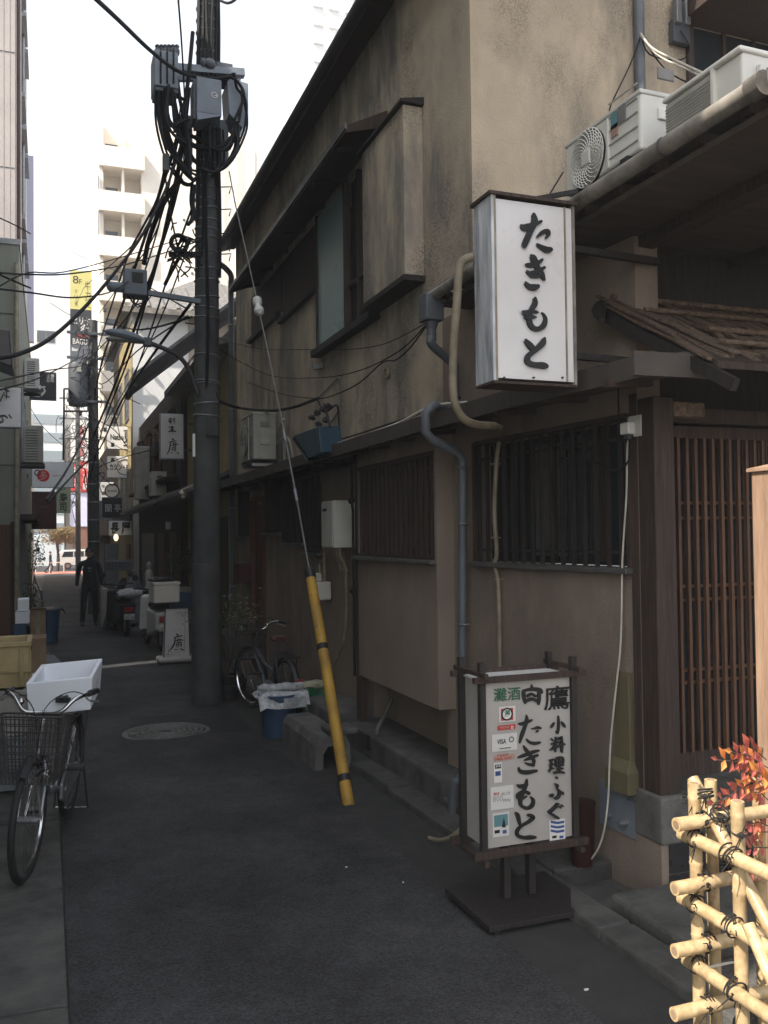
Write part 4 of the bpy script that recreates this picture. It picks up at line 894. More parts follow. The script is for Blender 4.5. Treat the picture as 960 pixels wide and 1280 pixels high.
for px in (630, 667, 703):
    p = onY(px, 472, SY); mb = MB(); mb.cyl((p.x, SY+.004, p.z), (p.x, SY-.006, p.z), .004, 8); part('screw', mb, 'ink', T)
mb = MB()
for z in (zb+.15, zt-.15): mb.beam((b.x, SY+.1, z), (b.x+.55, SY+.14, z), .03, .03)
mb.beam((a.x+.1, SY+.1, zt), (a.x+.5, SY+.12, zt+.12), .02, .02)
each('mounting_arm', mb, 'wood_black', T)
Q = [   # ta
 [(556, 232, 16), (575, 240, 34), (610, 228, 24), (648, 212, 14)], [(613, 180, 18), (618, 212, 30), (600, 255, 27), (580, 300, 28), (570, 325, 24)],
 [(628, 285, 6), (655, 262, 20), (678, 256, 18), (682, 272, 16), (668, 290, 6)], [(628, 318, 12), (648, 330, 20), (672, 342, 28), (690, 342, 24)],
 # ki
 [(577, 412, 14), (605, 412, 24), (640, 398, 18), (652, 388, 12)], [(580, 440, 8), (600, 452, 22), (636, 438, 20), (662, 425, 14)], [(600, 370, 14), (612, 382, 28), (628, 420, 24), (650, 455, 24), (662, 482, 10)], [(596, 462, 10), (612, 466, 14), (640, 462, 18)],
 [(574, 494, 12), (592, 512, 24), (615, 516, 30), (630, 512, 22)],
 # mo
 [(618, 566, 14), (618, 592, 24), (600, 625, 22), (592, 665, 24), (605, 698, 22), (632, 708, 22), (658, 692, 24), (667, 662, 16), (658, 640, 8), (648, 632, 4)], [(562, 630, 16), (580, 634, 26), (612, 628, 16), (632, 632, 8)], [(570, 658, 12), (590, 650, 20), (622, 655, 8)],
 # to
 [(574, 760, 14), (592, 780, 26), (615, 805, 22)], [(660, 752, 14), (652, 775, 28), (618, 808, 22), (588, 832, 24), (584, 858, 24), (610, 872, 24), (650, 875, 28), (668, 880, 24)]]
mb = brush(Q, zp(500, 220, 3.6923, lambda x, y: onY(x, y, SY+.003)), (0, -1, 0), .008)
lt = part('lettering', mb, 'ink', T)
lt['kind'] = 'stuff'
# conduit hose that feeds the sign
P = [onY(592, 321, SY+.14), onY(582, 324, SY+.16), onY(574, 336, SY+.18), onY(571, 380, SY+.2), onY(567, 430, SY+.25), onY(566, 485, SY+.3), onY(570, 508, SY+.32), onY(580, 524, SY+.36), onY(598, 531, SY+.5), onY(622, 533, SY+.7)]
P += [onN(626, 540, .03), onN(621, 575, .025), onN(618, 640, .022), onN(621, 690, .025), onN(618, 705, .03), onN(622, 722, .025), onN(624, 760, .022), onN(625, 850, .022), onN(626, 960, .022)]
mb = MB(); sp = smooth_pts(P, 4); n1 = 9*4; mb.tube(sp, [.019 if i < n1 else .0135 for i in range(len(sp))], 12)
cd = solo('conduit', mb, 'pipe_beige', 'beige bandaged conduit looping from the hanging sign down the plaster wall', 'conduit', smooth=True, loc=tuple(P[-1]))
for px, py in ((617, 580), (618, 672), (622, 724)):
    c = onN(px, py, .023); mb = MB(); mb.ring(c, (0, 0, 1), .018, .005, 12, 5); mb.beam(c, c-NN*.025-ND*.03, .012, .006); part('clip', mb, 'pipe_beige', cd)
# outlet box, cables
c = onN(786, 536, .03); T = thing('outlet_box', 'cream weatherproof outlet box on the wall beside the entrance post', 'outlet', c)
mb = MB(); mb.obox(c, ND, NN, UZ, .03, .03, .028); part('hood', mb, 'ac_white', T, bev=.006)
mb = MB(); mb.obox(c-NN*.02-ND*.02+Vector((0, 0, .01)), ND, NN, UZ, .05, .01, .05); part('back_plate', mb, 'ac_white', T, bev=.004)
mb = MB(); mb.cyl(c-Vector((0, 0, .028)), c-Vector((0, 0, .05)), .022, 12); part('plug', mb, 'plastic_black', T, smooth=True)
P = [c-Vector((0, 0, .05)), onN(784, 560, .03), onN(783, 620, .03), onN(778, 700, .04), onN(776, 800, .05), onN(770, 860, .06), onN(763, 930, .08), onN(760, 1000, .1), onN(752, 1050, .13), onN(735, 1078, .16), onN(708, 1095, .2)]
mb = MB(); mb.tube(smooth_pts(P, 4), .0045, 6); solo('power_cable', mb, 'cable_white', 'thin white power cable hanging from the outlet box to the ground', 'cable', smooth=True, loc=tuple(P[-1]))
P = [c-Vector((0, 0, .04)), onN(788, 570, .05), onN(778, 585, .05), onN(765, 588, .04), onN(745, 578, .03), onN(700, 572, .025)]
mb = MB(); mb.tube(smooth_pts(P, 4), .005, 6); mb.tube(smooth_pts([onN(773, 470, .03), onN(774, 540, .03), onN(782, 552, .03)], 4), .004, 6)
solo('loop_cable', mb, 'cable', 'dark cable looping from the outlet box across the window bars', 'cable', smooth=True, loc=tuple(P[-1]))
# olive cable cover and steel plate
CV = thing('cable_cover', 'tall olive plastic cable cover flaring at its foot beside the post', 'cover', onN(778, 1000, .03))
f0 = onN(773, 838, .0); f1 = onN(793, 838, .0)
u0 = (f1-NB).dot(ND); u1 = (f0-NB).dot(ND); z1_ = f0.z; z0_ = onN(778, 950, 0).z; zb_ = onN(778, 990, .05).z
mb = MB(); mb.hexa([nq(u0, .0, z0_), nq(u0, .035, z0_), nq(u1, .035, z0_), nq(u1, 0, z0_), nq(u0+.01, .0, z1_), nq(u0+.01, .03, z1_), nq(u1-.01, .03, z1_), nq(u1-.01, 0, z1_)])
part('tall_cover', mb, 'cover_olive', CV, bev=.004)
mb = MB(); e = .028; mb.hexa([nq(u0-e, .0, zb_), nq(u0-e, .075, zb_), nq(u1+e, .075, zb_), nq(u1+e, 0, zb_), nq(u0-e, .0, z0_-.03), nq(u0-e, .075, z0_-.03), nq(u1+e, .075, z0_-.03), nq(u1+e, 0, z0_-.03)])
mb.hexa([nq(u0-e, .0, z0_-.03), nq(u0-e, .075, z0_-.03), nq(u1+e, .075, z0_-.03), nq(u1+e, 0, z0_-.03), nq(u0, .0, z0_+.02), nq(u0, .036, z0_+.02), nq(u1, .036, z0_+.02), nq(u1, 0, z0_+.02)])
part('foot_cover', mb, 'cover_olive', CV, bev=.003)
mb = MB(); a_ = onN(757, 1030, .0); b_ = onN(799, 1050, .0); ua_ = (a_-NB).dot(ND); ub_ = (b_-NB).dot(ND); zt_ = onN(775, 985, 0).z
mb.prism([nq(ua_+.03, .012, zt_+.01), nq(ub_, .012, zt_-.02), nq(ub_, .012, b_.z), nq(ua_+.03, .012, a_.z)], -NN*.011); part('steel_plate', mb, 'box_grey', CV)
for px, py in ((763, 1018), (783, 1028)):
    q = onN(px, py, .012); mb = MB(); mb.cyl(q, q+NN*.03, .016, 8); mb.cyl(q+NN*.03, q+NN*.05, .009, 8); part('bolt', mb, 'steel', CV)
mb = MB()
for k in range(3): mb.cyl(nq(u0-.01+k*.02, .03, zb_), nq(u0-.01+k*.02, .02, zb_-.04), .004, 6)
each('cable_end', mb, 'pipe_blue', CV)

# ================================================================== STAND SIGN
FL = onZ(565, 1130, -.07); FR = gnd(720, 1160)
cS = gnd(645, 1128); yaw = math.radians(2)
# the face stands in the plane y = SS
SS = 3.42
fx0 = onY(606, 1050, SS).x; fx1 = onY(718, 1050, SS).x; zt = onY(606, 850, SS).z; zb = onY(650, 1058, SS).z; dp_ = .20
T = thing('stand_sign', 'wood framed lantern sign on posts with brush writing and card stickers', 'sign', ((fx0+fx1)/2, SS+.13, gz(3.5)))
mb = MB(); mb.box(fx0+.01, fx1-.01, SS+.004, SS+dp_-.004, zb+.01, zt-.012); part('lantern_box', mb, 'sign_old', T)
mb = MB(); mb.box(fx0+.0, fx1, SS+.001, SS+dp_, zt-.011, zt-.004); part('top_panel', mb, 'white_paint', T)
t = .014
for x in (fx0-.005, fx1+.005):
    for y in (SS, SS+dp_):
        mb = MB(); mb.box(x-t, x+t, y-t, y+t, zb-.03, zt+.075); part('corner_post', mb, 'wood_black', T, bev=.002)
for y in (SS-.012, SS+dp_+.012):
    mb = MB(); mb.box(fx0-.05, fx1+.06, y-.012, y+.012, zt-.012, zt+.014); part('top_rail', mb, 'wood_dark', T, bev=.002)
    mb = MB(); mb.box(fx0-.06, fx1+.06, y-.013, y+.013, zb-.028, zb+.004); part('bottom_rail', mb, 'wood_dark', T, bev=.002)
for x in (fx0-.012, fx1+.012):
    mb = MB(); mb.box(x-.011, x+.011, SS-.06, SS+dp_+.045, zt+.0145, zt+.034); part('side_rail', mb, 'wood_dark', T, bev=.002)
    mb = MB(); mb.box(x-.011, x+.011, SS-.05, SS+dp_+.05, zb-.05, zb-.029); part('side_rail', mb, 'wood_dark', T, bev=.002)
gb = gz(3.5)
for px in (628, 659):
    x = onY(px, 1100, SS+.13).x; mb = MB(); mb.box(x-.017, x+.017, SS+.08, SS+.12, gb+.06, zb-.03); part('leg', mb, 'wood_black', T, bev=.003)
x0 = fx0-.05; x1 = fx1+.03; mb = MB(); mb.box(x0, x1, SS-.13, SS+.31, gb+.03, gb+.055); part('base_board', mb, 'wood_black', T, bev=.003)
for x in (x0+.03, x1-.07):
    for y in (SS-.10, SS+.26): mb = MB(); mb.cyl((x, y, gb+.015), (x+.03, y, gb+.015), .016, 14); part('castor', mb, 'rubber', T, smooth=True)
FCE = lambda x, y: onY(x, y, SS+.003)
kA = zp(590, 820, 6.857, FCE); kB = zp(590, 930, 6.857, FCE)
def fat(S, k=1.28): return [[(x, y, w_*k) for x, y, w_ in s] for s in S]
QA = [  # ta
 [(395, 578, 10), (425, 582, 24), (480, 562, 22), (512, 548, 14)], [(464, 508, 12), (468, 545, 26), (450, 610, 26), (425, 680, 28), (408, 742, 14)],
 [(505, 622, 8), (530, 622, 14), (560, 612, 20), (586, 618, 16)], [(562, 640, 16), (545, 652, 8)], [(465, 712, 12), (492, 738, 20), (535, 748, 22), (580, 740, 16)],
 # shiro
 [(508, 245, 10), (512, 272, 24)], [(440, 300, 26), (440, 340, 26), (452, 400, 18)], [(432, 298, 14), (505, 284, 24), (575, 290, 30), (592, 310, 24)], [(570, 310, 24), (572, 360, 26), (566, 408, 20)], [(470, 342, 20), (505, 325, 18), (540, 342, 20)], [(452, 388, 20), (508, 366, 22), (556, 386, 20)],
 # ko
 [(735, 512, 10), (738, 560, 16), (736, 620, 18), (728, 662, 12), (712, 640, 6)], [(700, 570, 10), (685, 595, 18), (672, 612, 10)], [(760, 560, 10), (778, 585, 20), (790, 605, 14)],
 # ryo
 [(712, 690, 8), (712, 760, 16), (708, 815, 14)], [(672, 755, 8), (712, 742, 14), (742, 735, 8)], [(672, 705, 12), (688, 722, 12)], [(742, 695, 12), (726, 718, 10)], [(706, 760, 12), (685, 790, 12), (660, 805, 6)], [(718, 765, 10), (735, 780, 10)], [(762, 685, 10), (765, 750, 16), (762, 820, 14)], [(738, 765, 10), (785, 752, 14)], [(742, 712, 10), (752, 722, 10)], [(738, 738, 8), (748, 746, 10)]]
QB = [ # ki
 [(440, 15, 12), (462, 50, 26), (500, 100, 26), (528, 145, 26), (520, 188, 12)], [(392, 115, 12), (440, 98, 24), (520, 68, 24), (572, 55, 14)], [(445, 140, 10), (500, 118, 24), (560, 95, 18)], [(450, 158, 8), (480, 172, 18), (525, 178, 22)], [(398, 200, 12), (412, 232, 26), (470, 242, 30), (550, 228, 20)],
 # mo
 [(466, 302, 12), (462, 340, 26), (440, 400, 28), (412, 470, 30), (420, 525, 24), (470, 548, 24), (512, 525, 28), (522, 480, 24), (498, 452, 12)], [(385, 350, 14), (415, 362, 28), (470, 345, 16)], [(378, 452, 12), (395, 430, 24), (440, 405, 20), (482, 420, 26)], [(382, 460, 16), (420, 466, 22), (465, 446, 10)],
 # to
 [(368, 585, 14), (388, 608, 28), (400, 660, 24), (412, 700, 14)], [(470, 608, 14), (500, 612, 26), (522, 630, 24), (480, 665, 22), (420, 700, 20), (385, 740, 24), (388, 780, 26), (440, 800, 24), (500, 798, 28), (538, 796, 18)],
 # ri
 [(655, 140, 10), (695, 130, 14)], [(658, 178, 10), (692, 170, 14)], [(676, 140, 14), (672, 200, 14), (655, 238, 8)], [(652, 222, 10), (695, 205, 10)], [(712, 125, 14), (715, 190, 14)], [(712, 120, 12), (770, 115, 16), (772, 180, 14)], [(715, 152, 12), (768, 148, 12)], [(715, 182, 12), (768, 178, 12)], [(742, 120, 12), (742, 240, 14)], [(715, 212, 12), (768, 206, 14)], [(692, 246, 12), (740, 236, 16), (780, 242, 14)],
 [(712, 278, 12), (720, 288, 16)],
 # fu
 [(700, 335, 8), (725, 350, 16), (718, 372, 10)], [(715, 372, 8), (740, 400, 18), (738, 440, 18), (712, 462, 18), (700, 452, 8)], [(655, 435, 10), (672, 440, 18), (690, 425, 8)], [(742, 405, 8), (765, 412, 18), (768, 428, 10)],
 # gu
 [(728, 505, 14), (705, 535, 18), (665, 572, 18), (652, 582, 14), (690, 605, 18), (728, 630, 18)], [(738, 525, 8), (748, 540, 12)], [(758, 515, 8), (766, 528, 12)]]
lt = part('lettering', brush(fat(QA), kA, (0, -1, 0), .002), 'ink', T); lt['kind'] = 'stuff'
lt = part('lettering', brush(fat(QB), kB, (0, -1, 0), .0025), 'ink', T); lt['kind'] = 'stuff'
# printed words set with the type that comes with Blender
ln = (FCE(620, 880)-FCE(610, 880)).length/10
def ftext(s, x0, y0, x1, y1, m, bold=0, off=.002, name='lettering'):
    o = onY(x0, y1, SS+.003); p = onY(x1, y0, SS+.003); mb = MB()
    for i, (dx, dz) in enumerate(((0, 0), (1, .3), (-1, -.3), (.4, -1), (-.4, 1))): text(mb, s, o+Vector((dx*bold, 0, dz*bold)), UX, UZ, p.x-o.x, p.z-o.z, 0, off+i*.0003); r = part(name, mb, m, T); r['kind'] = 'stuff'
def frect(x0, y0, x1, y1, m, off=.0018, par=None, name='sticker'):
    o = onY(x0, y1, SS+.003); p = onY(x1, y0, SS+.003); mb = MB(); rect(mb, o, UX, UZ, p.x-o.x, p.z-o.z, off); return part(name, mb, m, par or T)
ftext('鷹', 680, 856, 711, 888, 'ink', .0016); ftext('灘酒', 617, 858, 650, 877, 'green_ink', .0009)
s1 = frect(624, 882, 644, 903, 'sticker'); frect(626, 884.5, 641, 901, 'red_ink', .0022, s1, 'print')
c = FCE(633.5, 892.5); mb = MB(); mb.cyl(c+Vector((0, .002, 0)), c-Vector((0, .0028, 0)), ln*5.6, 20); part('print', mb, 'sticker', s1)
mb = MB(); mb.ring(c-Vector((0, .003, 0)), (0, 1, 0), ln*6.4, ln*.9, 20, 4); part('print', mb, 'ink', s1)
mb = MB(); text(mb, '灘', FCE(630, 896.5), UX, UZ, ln*7.5, ln*8, .02, .0035); part('print', mb, 'green_ink', s1)
s1 = frect(622, 905, 644, 913, 'red_ink'); mb = MB(); text(mb, 'welcome', FCE(624, 911), UX, UZ, ln*12, ln*3.5, .02, .0025); part('print', mb, 'sticker_pink', s1); mb = MB(); mb.ring(FCE(640, 909)-Vector((0, .002, 0)), (0, 1, 0), ln*1.6, ln*.6, 4, 4); part('print', mb, 'sticker', s1)
s1 = frect(615, 915.5, 646, 940, 'sticker'); mb = MB(); text(mb, 'VISA', FCE(621, 930.5), UX, UZ, ln*11.5, ln*5.5, .02, .0028); part('print', mb, 'ink', s1)
mb = MB(); mb.ring(FCE(639, 924)-Vector((0, .002, 0)), (0, 1, 0), ln*2.7, ln*.7, 24, 5); part('print', mb, 'grey_ink', s1); mb = MB(); mb.box(FCE(624, 935).x, FCE(638, 935).x, SS-.0025, SS+.003, FCE(624, 936).z, FCE(624, 935.2).z); part('print', mb, 'grey_ink', s1)
s1 = frect(617, 942, 643, 951.5, 'sticker_pink'); mb = MB(); text(mb, 'ぐるなび', FCE(621, 946.5), UX, UZ, ln*14, ln*3.5, .02, .0024); text(mb, 'FREE WIFI', FCE(619, 942+9), UX, UZ, ln*20, ln*3, .02, .0024); pr = part('print', mb, 'red_ink', s1); pr['kind'] = 'stuff'
s1 = frect(617.5, 953, 627, 979, 'sticker'); frect(618.5, 955, 626, 961, 'ink', .0022, s1, 'print'); frect(619, 963.5, 625.5, 970, 'blue_ink', .0022, s1, 'print')
mb = MB(); text(mb, 'JCB', FCE(619.3, 959.7), UX, UZ, ln*6, ln*3, .02, .0026); part('print', mb, 'sticker', s1)
s1 = frect(613.5, 981, 641.5, 1013, 'sticker', .002); o_ = s1
mb = MB(); text(mb, '800', FCE(616, 1002.5), UX, UZ, ln*12, ln*6.5, -.02, .0028); text(mb, 'MHz', FCE(629, 1002.5), UX, UZ, ln*9, ln*3.6, 0, .0028); pr = part('print', mb, 'grey_ink', s1); pr['kind'] = 'stuff'
mb = MB(); text(mb, '4G LTE', FCE(626.5, 994), UX, UZ, ln*11, ln*3, 0, .0028); pr = part('print', mb, 'ink', s1); pr['kind'] = 'stuff'
mb = MB(); text(mb, 'au', FCE(616.5, 994), UX, UZ, ln*7, ln*2.8, .03, .0028); pr = part('print', mb, 'red_ink', s1); pr['kind'] = 'stuff'
s1 = frect(616, 1014, 636, 1047, 'sticker'); frect(617.5, 1017, 634.5, 1034, 'teal_ink', .0022, s1, 'print'); frect(617.5, 1014.3, 634.5, 1016.8, 'blue_ink', .0022, s1, 'print'); frect(618, 1037, 624.5, 1042, 'ink', .0022, s1, 'print'); frect(628, 1037, 633, 1042, 'blue_ink', .0022, s1, 'print')
mb = MB(); mb.prism([FCE(627, 1034)-Vector((0, .0025, 0)), FCE(632, 1034)-Vector((0, .0025, 0)), FCE(629.5, 1021)-Vector((0, .0025, 0))], (0, -.0005, 0)); part('print', mb, 'ink', s1)
s1 = frect(687, 1023, 706, 1056, 'sticker')
for yy in (1025.5, 1031, 1036.5):
    mb = MB(); mb.prism([FCE(688, yy+3)-Vector((0, .0022, 0)), FCE(696.5, yy+4.5)-Vector((0, .0022, 0)), FCE(705, yy+3)-Vector((0, .0022, 0)), FCE(705, yy)-Vector((0, .0022, 0)), FCE(696.5, yy+1.5)-Vector((0, .0022, 0)), FCE(688, yy)-Vector((0, .0022, 0))], (0, -.0005, 0)); part('print', mb, 'blue_ink', s1)
frect(690, 1044, 695.5, 1048, 'ink', .0022, s1, 'print'); frect(699, 1044, 704, 1048, 'blue_ink', .0022, s1, 'print')
# hose end beside it
P = [onZ(582, 1022, .12), onZ(576, 1036, .06), onZ(562, 1047, 0), onZ(548, 1050, -.05), onZ(536, 1047, -.055)]
mb = MB(); mb.tube(smooth_pts(P, 4), .011, 8); solo('cable_hose', mb, 'pipe_beige', 'short pale hose end lying on the asphalt left of the stand sign', 'hose', smooth=True, loc=tuple(P[-1]))
mb = MB(); p = onZ(735, 1005, .25); mb.lathe([(.05, 0), (.055, .02), (.065, .28), (.07, .3)], (p.x-.10, 3.70, .0), 18); solo('red_bucket', mb, 'tub_red', 'dark red plastic tub half hidden behind the stand sign', 'tub', smooth=True, loc=(p.x-.06, 3.72, 0))

# ================================================================== ROOF AC UNITS
random.seed(5)
def pitch_box(): pass
u1_ = ac_unit((2.70+.15, 3.60, 3.44), -math.pi/2, 'white air conditioner with round fan grille and sticker, farther one on the low roof', w=.70, h=.40, sticker=True, group='air conditioners on the low roof')
g1 = onX(707, 230, 2.7); g2 = onX(802, 130, 2.7)
u1_.location = (2.85, (g1.y+g2.y)/2, 3.40); wz = onX(800, 112, 2.7).z
u1_.scale = (1, 1, 1)
# AC built again at measured size
def roof_ac(x, ya, yb, z0, z1, d, label, fan):
    L = yb-ya
    t = ac_unit((x+d/2, (ya+yb)/2, z0), -math.pi/2, label, w=L, d=d, h=z1-z0, sticker=fan, group='air conditioners on the low roof'); return t
for o in [u1_]+kids(u1_): bpy.data.objects.remove(o)
a0 = onX(800, 112, 2.7); a1 = onX(707, 185, 2.7)
AC1 = roof_ac(2.7, a0.y, a1.y, 3.42, (a0.z+a1.z)/2, .3, 'white air conditioner with round fan grille and sticker, farther one on the low roof', True)
b0 = onX(925, 58, 2.7); b1 = onX(827, 127, 2.7)
T = thing('air_conditioner', 'white air conditioner seen from its finned back, nearer one on the low roof', 'air conditioner', (2.9, (b0.y+b1.y)/2, 3.4), 0, 'air conditioners on the low roof')
zt = (b0.z+b1.z)/2
mb = MB(); mb.box(2.72, 3.05, b0.y+.01, b1.y-.01, 3.42, zt-.01); part('casing', mb, 'ac_white', T, bev=.012)
mb = MB(); mb.box(2.70, 3.07, b0.y, b1.y, zt-.012, zt+.01); part('lid', mb, 'ac_white', T, bev=.008)
ym = onX(889, 92, 2.7).y; mb = MB()
for k in range(46): yy = ym+.01+(b1.y-ym-.03)*k/46; mb.box(2.705, 2.72, yy, yy+.003, 3.44, zt-.03)
for k in range(9): zz = 3.45+(zt-3.49)*k/9; mb.box(2.702, 2.706, ym+.01, b1.y-.02, zz, zz+.003)
fn = part('fin_grille', mb, 'ac_grey', T); fn['kind'] = 'stuff'
mb = MB(); mb.box(2.700, 2.72, ym-.008, ym+.008, 3.42, zt-.012); part('corner_strip', mb, 'ac_white', T)
mb = MB(); mb.box(2.79, 2.93, b0.y-.02, b0.y+.011, 3.5, zt-.06); part('service_cover', mb, 'ac_white', T, bev=.008)
mb = MB(); mb.box(2.82, 2.90, b0.y-.024, b0.y-.019, zt-.11, zt-.08); part('handle_slot', mb, 'cable_grey', T)
for y in (b0.y+.12, b1.y-.12):
    mb = MB(); mb.box(2.7, 3.07, y-.03, y+.03, 3.375, 3.419); part('foot', mb, 'plastic_black', T)
mb = MB()
for x in (2.74, 3.0): mb.box(x-.02, x+.02, 2.5, a1.y+.1, 3.34, 3.374)
T = thing('unit_rails', 'low metal rails under the two air conditioners on the low roof', 'rail', (2.87, 3.3, 3.34)); each('rail', mb, 'steel', T)
mb = MB()
for x in (2.74, 3.0):
    for y in (2.8, 3.9): mb.box(x-.015, x+.015, y-.015, y+.015, 3.18, 3.34)
each('rail_foot', mb, 'steel', T)
# white and dark wires at the drainpipe
SW = 4.88
def wall_wire(pts, r, m, label, cat='wire'):
    mb = MB(); mb.tube(smooth_pts(pts, 4), r, 6); return solo('wire', mb, m, label, cat, smooth=True, loc=tuple(pts[0]))
wall_wire([onY(801, 42, SW), onY(815, 60, 4.7), onY(850, 78, 4.2), onY(880, 92, 3.6), onY(885, 95, 3.35)], .007, 'cable_white', 'upper of the two pale wires from the blue grey drainpipe to the near air conditioner')
wall_wire([onY(801, 45, SW), onY(820, 68, 4.7), onY(855, 85, 4.2), onY(893, 102, 3.2)], .006, 'cable_white', 'lower of the two pale wires from the blue grey drainpipe to the near air conditioner')
wall_wire([onY(801, 42, SW), onY(812, 68, SW), onY(850, 75, SW), onY(862, 60, SW), onY(850, 38, SW)], .005, 'cable', 'dark wire drooping between the drainpipe and the junction box')
wall_wire([onY(802, 45, SW), onY(830, 85, 4.6), onY(870, 108, 3.8), onY(905, 118, 3.2)], .005, 'cable', 'dark wavy wire running down to the near air conditioner')
wall_wire([onY(801, 45, SW), onY(788, 80, SW), onY(765, 128, SW), onY(762, 140, SW)], .005, 'cable', 'dark wire hanging from the drainpipe clamp to the far air conditioner')
wall_wire([onY(704, 215, SW), onY(690, 238, SW), onY(683, 250, SW)], .005, 'cable', 'short dark wire running behind the hanging sign top')
# ================================================================== THINGS ON THE OLD HOUSE'S ALLEY WALL
A = onX(314, 520, 2.08)
SAC = ac_unit((2.23, 9.85, 2.40), -math.pi/2, 'aged grey air conditioner on a bracket high on the alley wall', m='ac_grey', w=.62, d=.26, h=.55)
T = thing('unit_bracket', 'steel wall bracket under the aged grey air conditioner', 'bracket', (2.4, 9.85, 2.3))
mb = MB()
for y in (9.6, 10.1): mb.beam((2.1, y, 2.385), (2.5, y, 2.385), .03, .03); mb.beam((2.46, y, 2.37), (2.46, y, 2.9), .03, .03)
mb.beam((2.38, 9.5, 2.78), (2.38, 9.3, 2.86), .03, .03)
each('bar', mb, 'ac_grey', T)
wall_wire([(2.36, 9.5, 2.62), (2.42, 9.3, 2.66), (2.46, 9.25, 2.5), (2.48, 9.3, 2.3)], .014, 'ac_grey', 'insulated pipe leaving the aged grey air conditioner on the wall', 'pipe')
# blue floodlight
fl = onX(388, 552, 2.2); T = thing('floodlight', 'teal blue floodlight box tilted down under a tangle of clamps', 'floodlight', fl)
c1 = onX(367, 543, 2.02); c2 = onX(400, 533, 2.3); c3 = onX(402, 565, 2.3); c4 = onX(386, 573, 2.1)
q = [onX(367, 544, 2.05), onX(398, 533, 2.05), onX(401, 566, 2.05), onX(385, 573, 2.05)]
mb = MB(); mb.hexa([q[0], q[3], q[3]+Vector((.2, .04, .02)), q[0]+Vector((.2, .04, .02)), q[1], q[2], q[2]+Vector((.2, .04, .02)), q[1]+Vector((.2, .04, .02))]); part('housing', mb, 'blue_lamp', T, bev=.008)
mb = MB(); d_ = (q[3]-q[0]); n_ = Vector((-.0, .01, -.012)); mb.hexa([q[0]+n_*1, q[3]+n_, q[3]+n_+Vector((.19, .04, .02)), q[0]+n_+Vector((.19, .04, .02)), q[0]+n_*2.8, q[3]+n_*2.8, q[3]+n_*2.8+Vector((.19, .04, .02)), q[0]+n_*2.8+Vector((.19, .04, .02))]); part('lens', mb, 'window_dark', T)
mb = MB(); mb.beam(q[1]+Vector((.1, 0, 0)), onX(405, 505, 2.45), .02, .02); part('arm', mb, 'gutter_dark', T)
for i, (px, py) in enumerate(((390, 522), (396, 516), (404, 512), (407, 525), (398, 530), (410, 508))):
    cc = onX(px, py, 2.35); mb = MB(); mb.blob(cc, .035, .03, .025, 8, 5, .3); part('clamp', mb, 'plastic_black', T)
# water heater
T = thing('water_heater', 'white gas water heater box on the wall left of the bay window', 'water heater', (2.4, 7.46, 1.7))
mb = MB(); mb.box(2.30, 2.5, 7.28, 7.64, 1.49, 1.90); part('casing', mb, 'ac_white', T, bev=.008)
mb = MB(); mb.box(2.292, 2.3, 7.30, 7.62, 1.5, 1.89); part('front_panel', mb, 'ac_white', T, bev=.004)
mb = MB(); mb.box(2.284, 2.293, 7.46, 7.56, 1.81, 1.835); part('flue_slot', mb, 'ink', T)
mb = MB()
for y, dx in ((7.36, 0), (7.44, .02), (7.52, .01)): mb.tube(smooth_pts([(2.38, y, 1.49), (2.38, y, 1.42), (2.42+dx, y+.03, 1.36), (2.45, y+.02, 1.28)], 4), .012, 8)
each('pipe', mb, 'pipe_beige', T, smooth=True)
P = [onX(428, 690, 2.45), onX(432, 715, 2.45), onX(433, 760, 2.45), onX(430, 800, 2.45), onX(420, 825, 2.45), onX(414, 840, 2.45)]
wall_wire(P, .014, 'pipe_beige', 'pale curved pipe dropping from the white water heater', 'pipe')
p = onX(400, 732, 2.4); T = thing('gas_meter', 'small white gas meter behind the yellow guard pole', 'meter', p)
mb = MB(); mb.box(2.32, 2.48, p.y-.11, p.y+.11, p.z-.13, p.z+.04); part('case', mb, 'ac_white', T, bev=.015)
mb = MB(); mb.box(2.31, 2.4, p.y-.07, p.y+.07, p.z+.041, p.z+.12); part('dial_box', mb, 'ac_white', T, bev=.015)
mb = MB(); mb.tube([(2.42, p.y-.08, p.z+.05), (2.42, p.y-.08, p.z+.25), (2.46, p.y+.05, p.z+.3)], .014, 8); mb.tube([(2.42, p.y+.08, p.z+.05), (2.42, p.y+.08, p.z+.2), (2.48, p.y+.2, p.z+.2)], .014, 8); each('pipe', mb, 'pipe_beige', T, smooth=True)
# cables lying along the canopy
wall_wire([onX(583, 503, 2.2), onX(540, 508, 2.2), onX(500, 528, 2.2), onX(460, 543, 2.2), onX(430, 552, 2.2), onX(405, 560, 2.25), onX(400, 572, 2.2)], .009, 'cable_white', 'pale cable lying along the canopy edge from the drainpipe to the floodlight', 'cable')
wall_wire([onX(575, 497, 2.24), onX(530, 515, 2.3), onX(480, 532, 2.3), onX(440, 545, 2.3), onX(410, 553, 2.3)], .007, 'cable', 'dark cable lying along the canopy edge behind the pale one', 'cable')
wall_wire([onY(275, 502, 9.5), onX(300, 510, 2.2), onX(340, 513, 2.25), onX(370, 508, 2.35), onX(397, 498, 2.47)], .016, 'cable', 'thick black cable from the utility pole to the wall bracket above the floodlight', 'cable')
wall_wire([onX(396, 498, 2.4), onX(405, 515, 2.35), onX(412, 512, 2.35), onX(422, 508, 2.4), onX(424, 545, 2.4)], .008, 'cable', 'short curved cable behind the floodlight clamps', 'cable')
LHp = onX(536, 402, 2.2)
wall_wire([LHp, onX(480, 430, 2.42), onX(430, 437, 2.46), onX(380, 437, 2.46), onX(325, 436, 2.46), onX(280, 425, 2.3), onY(262, 415, 9.4)], .004, 'cable', 'uppermost thin wire sagging from the drainpipe head along the stained wall', 'wire')
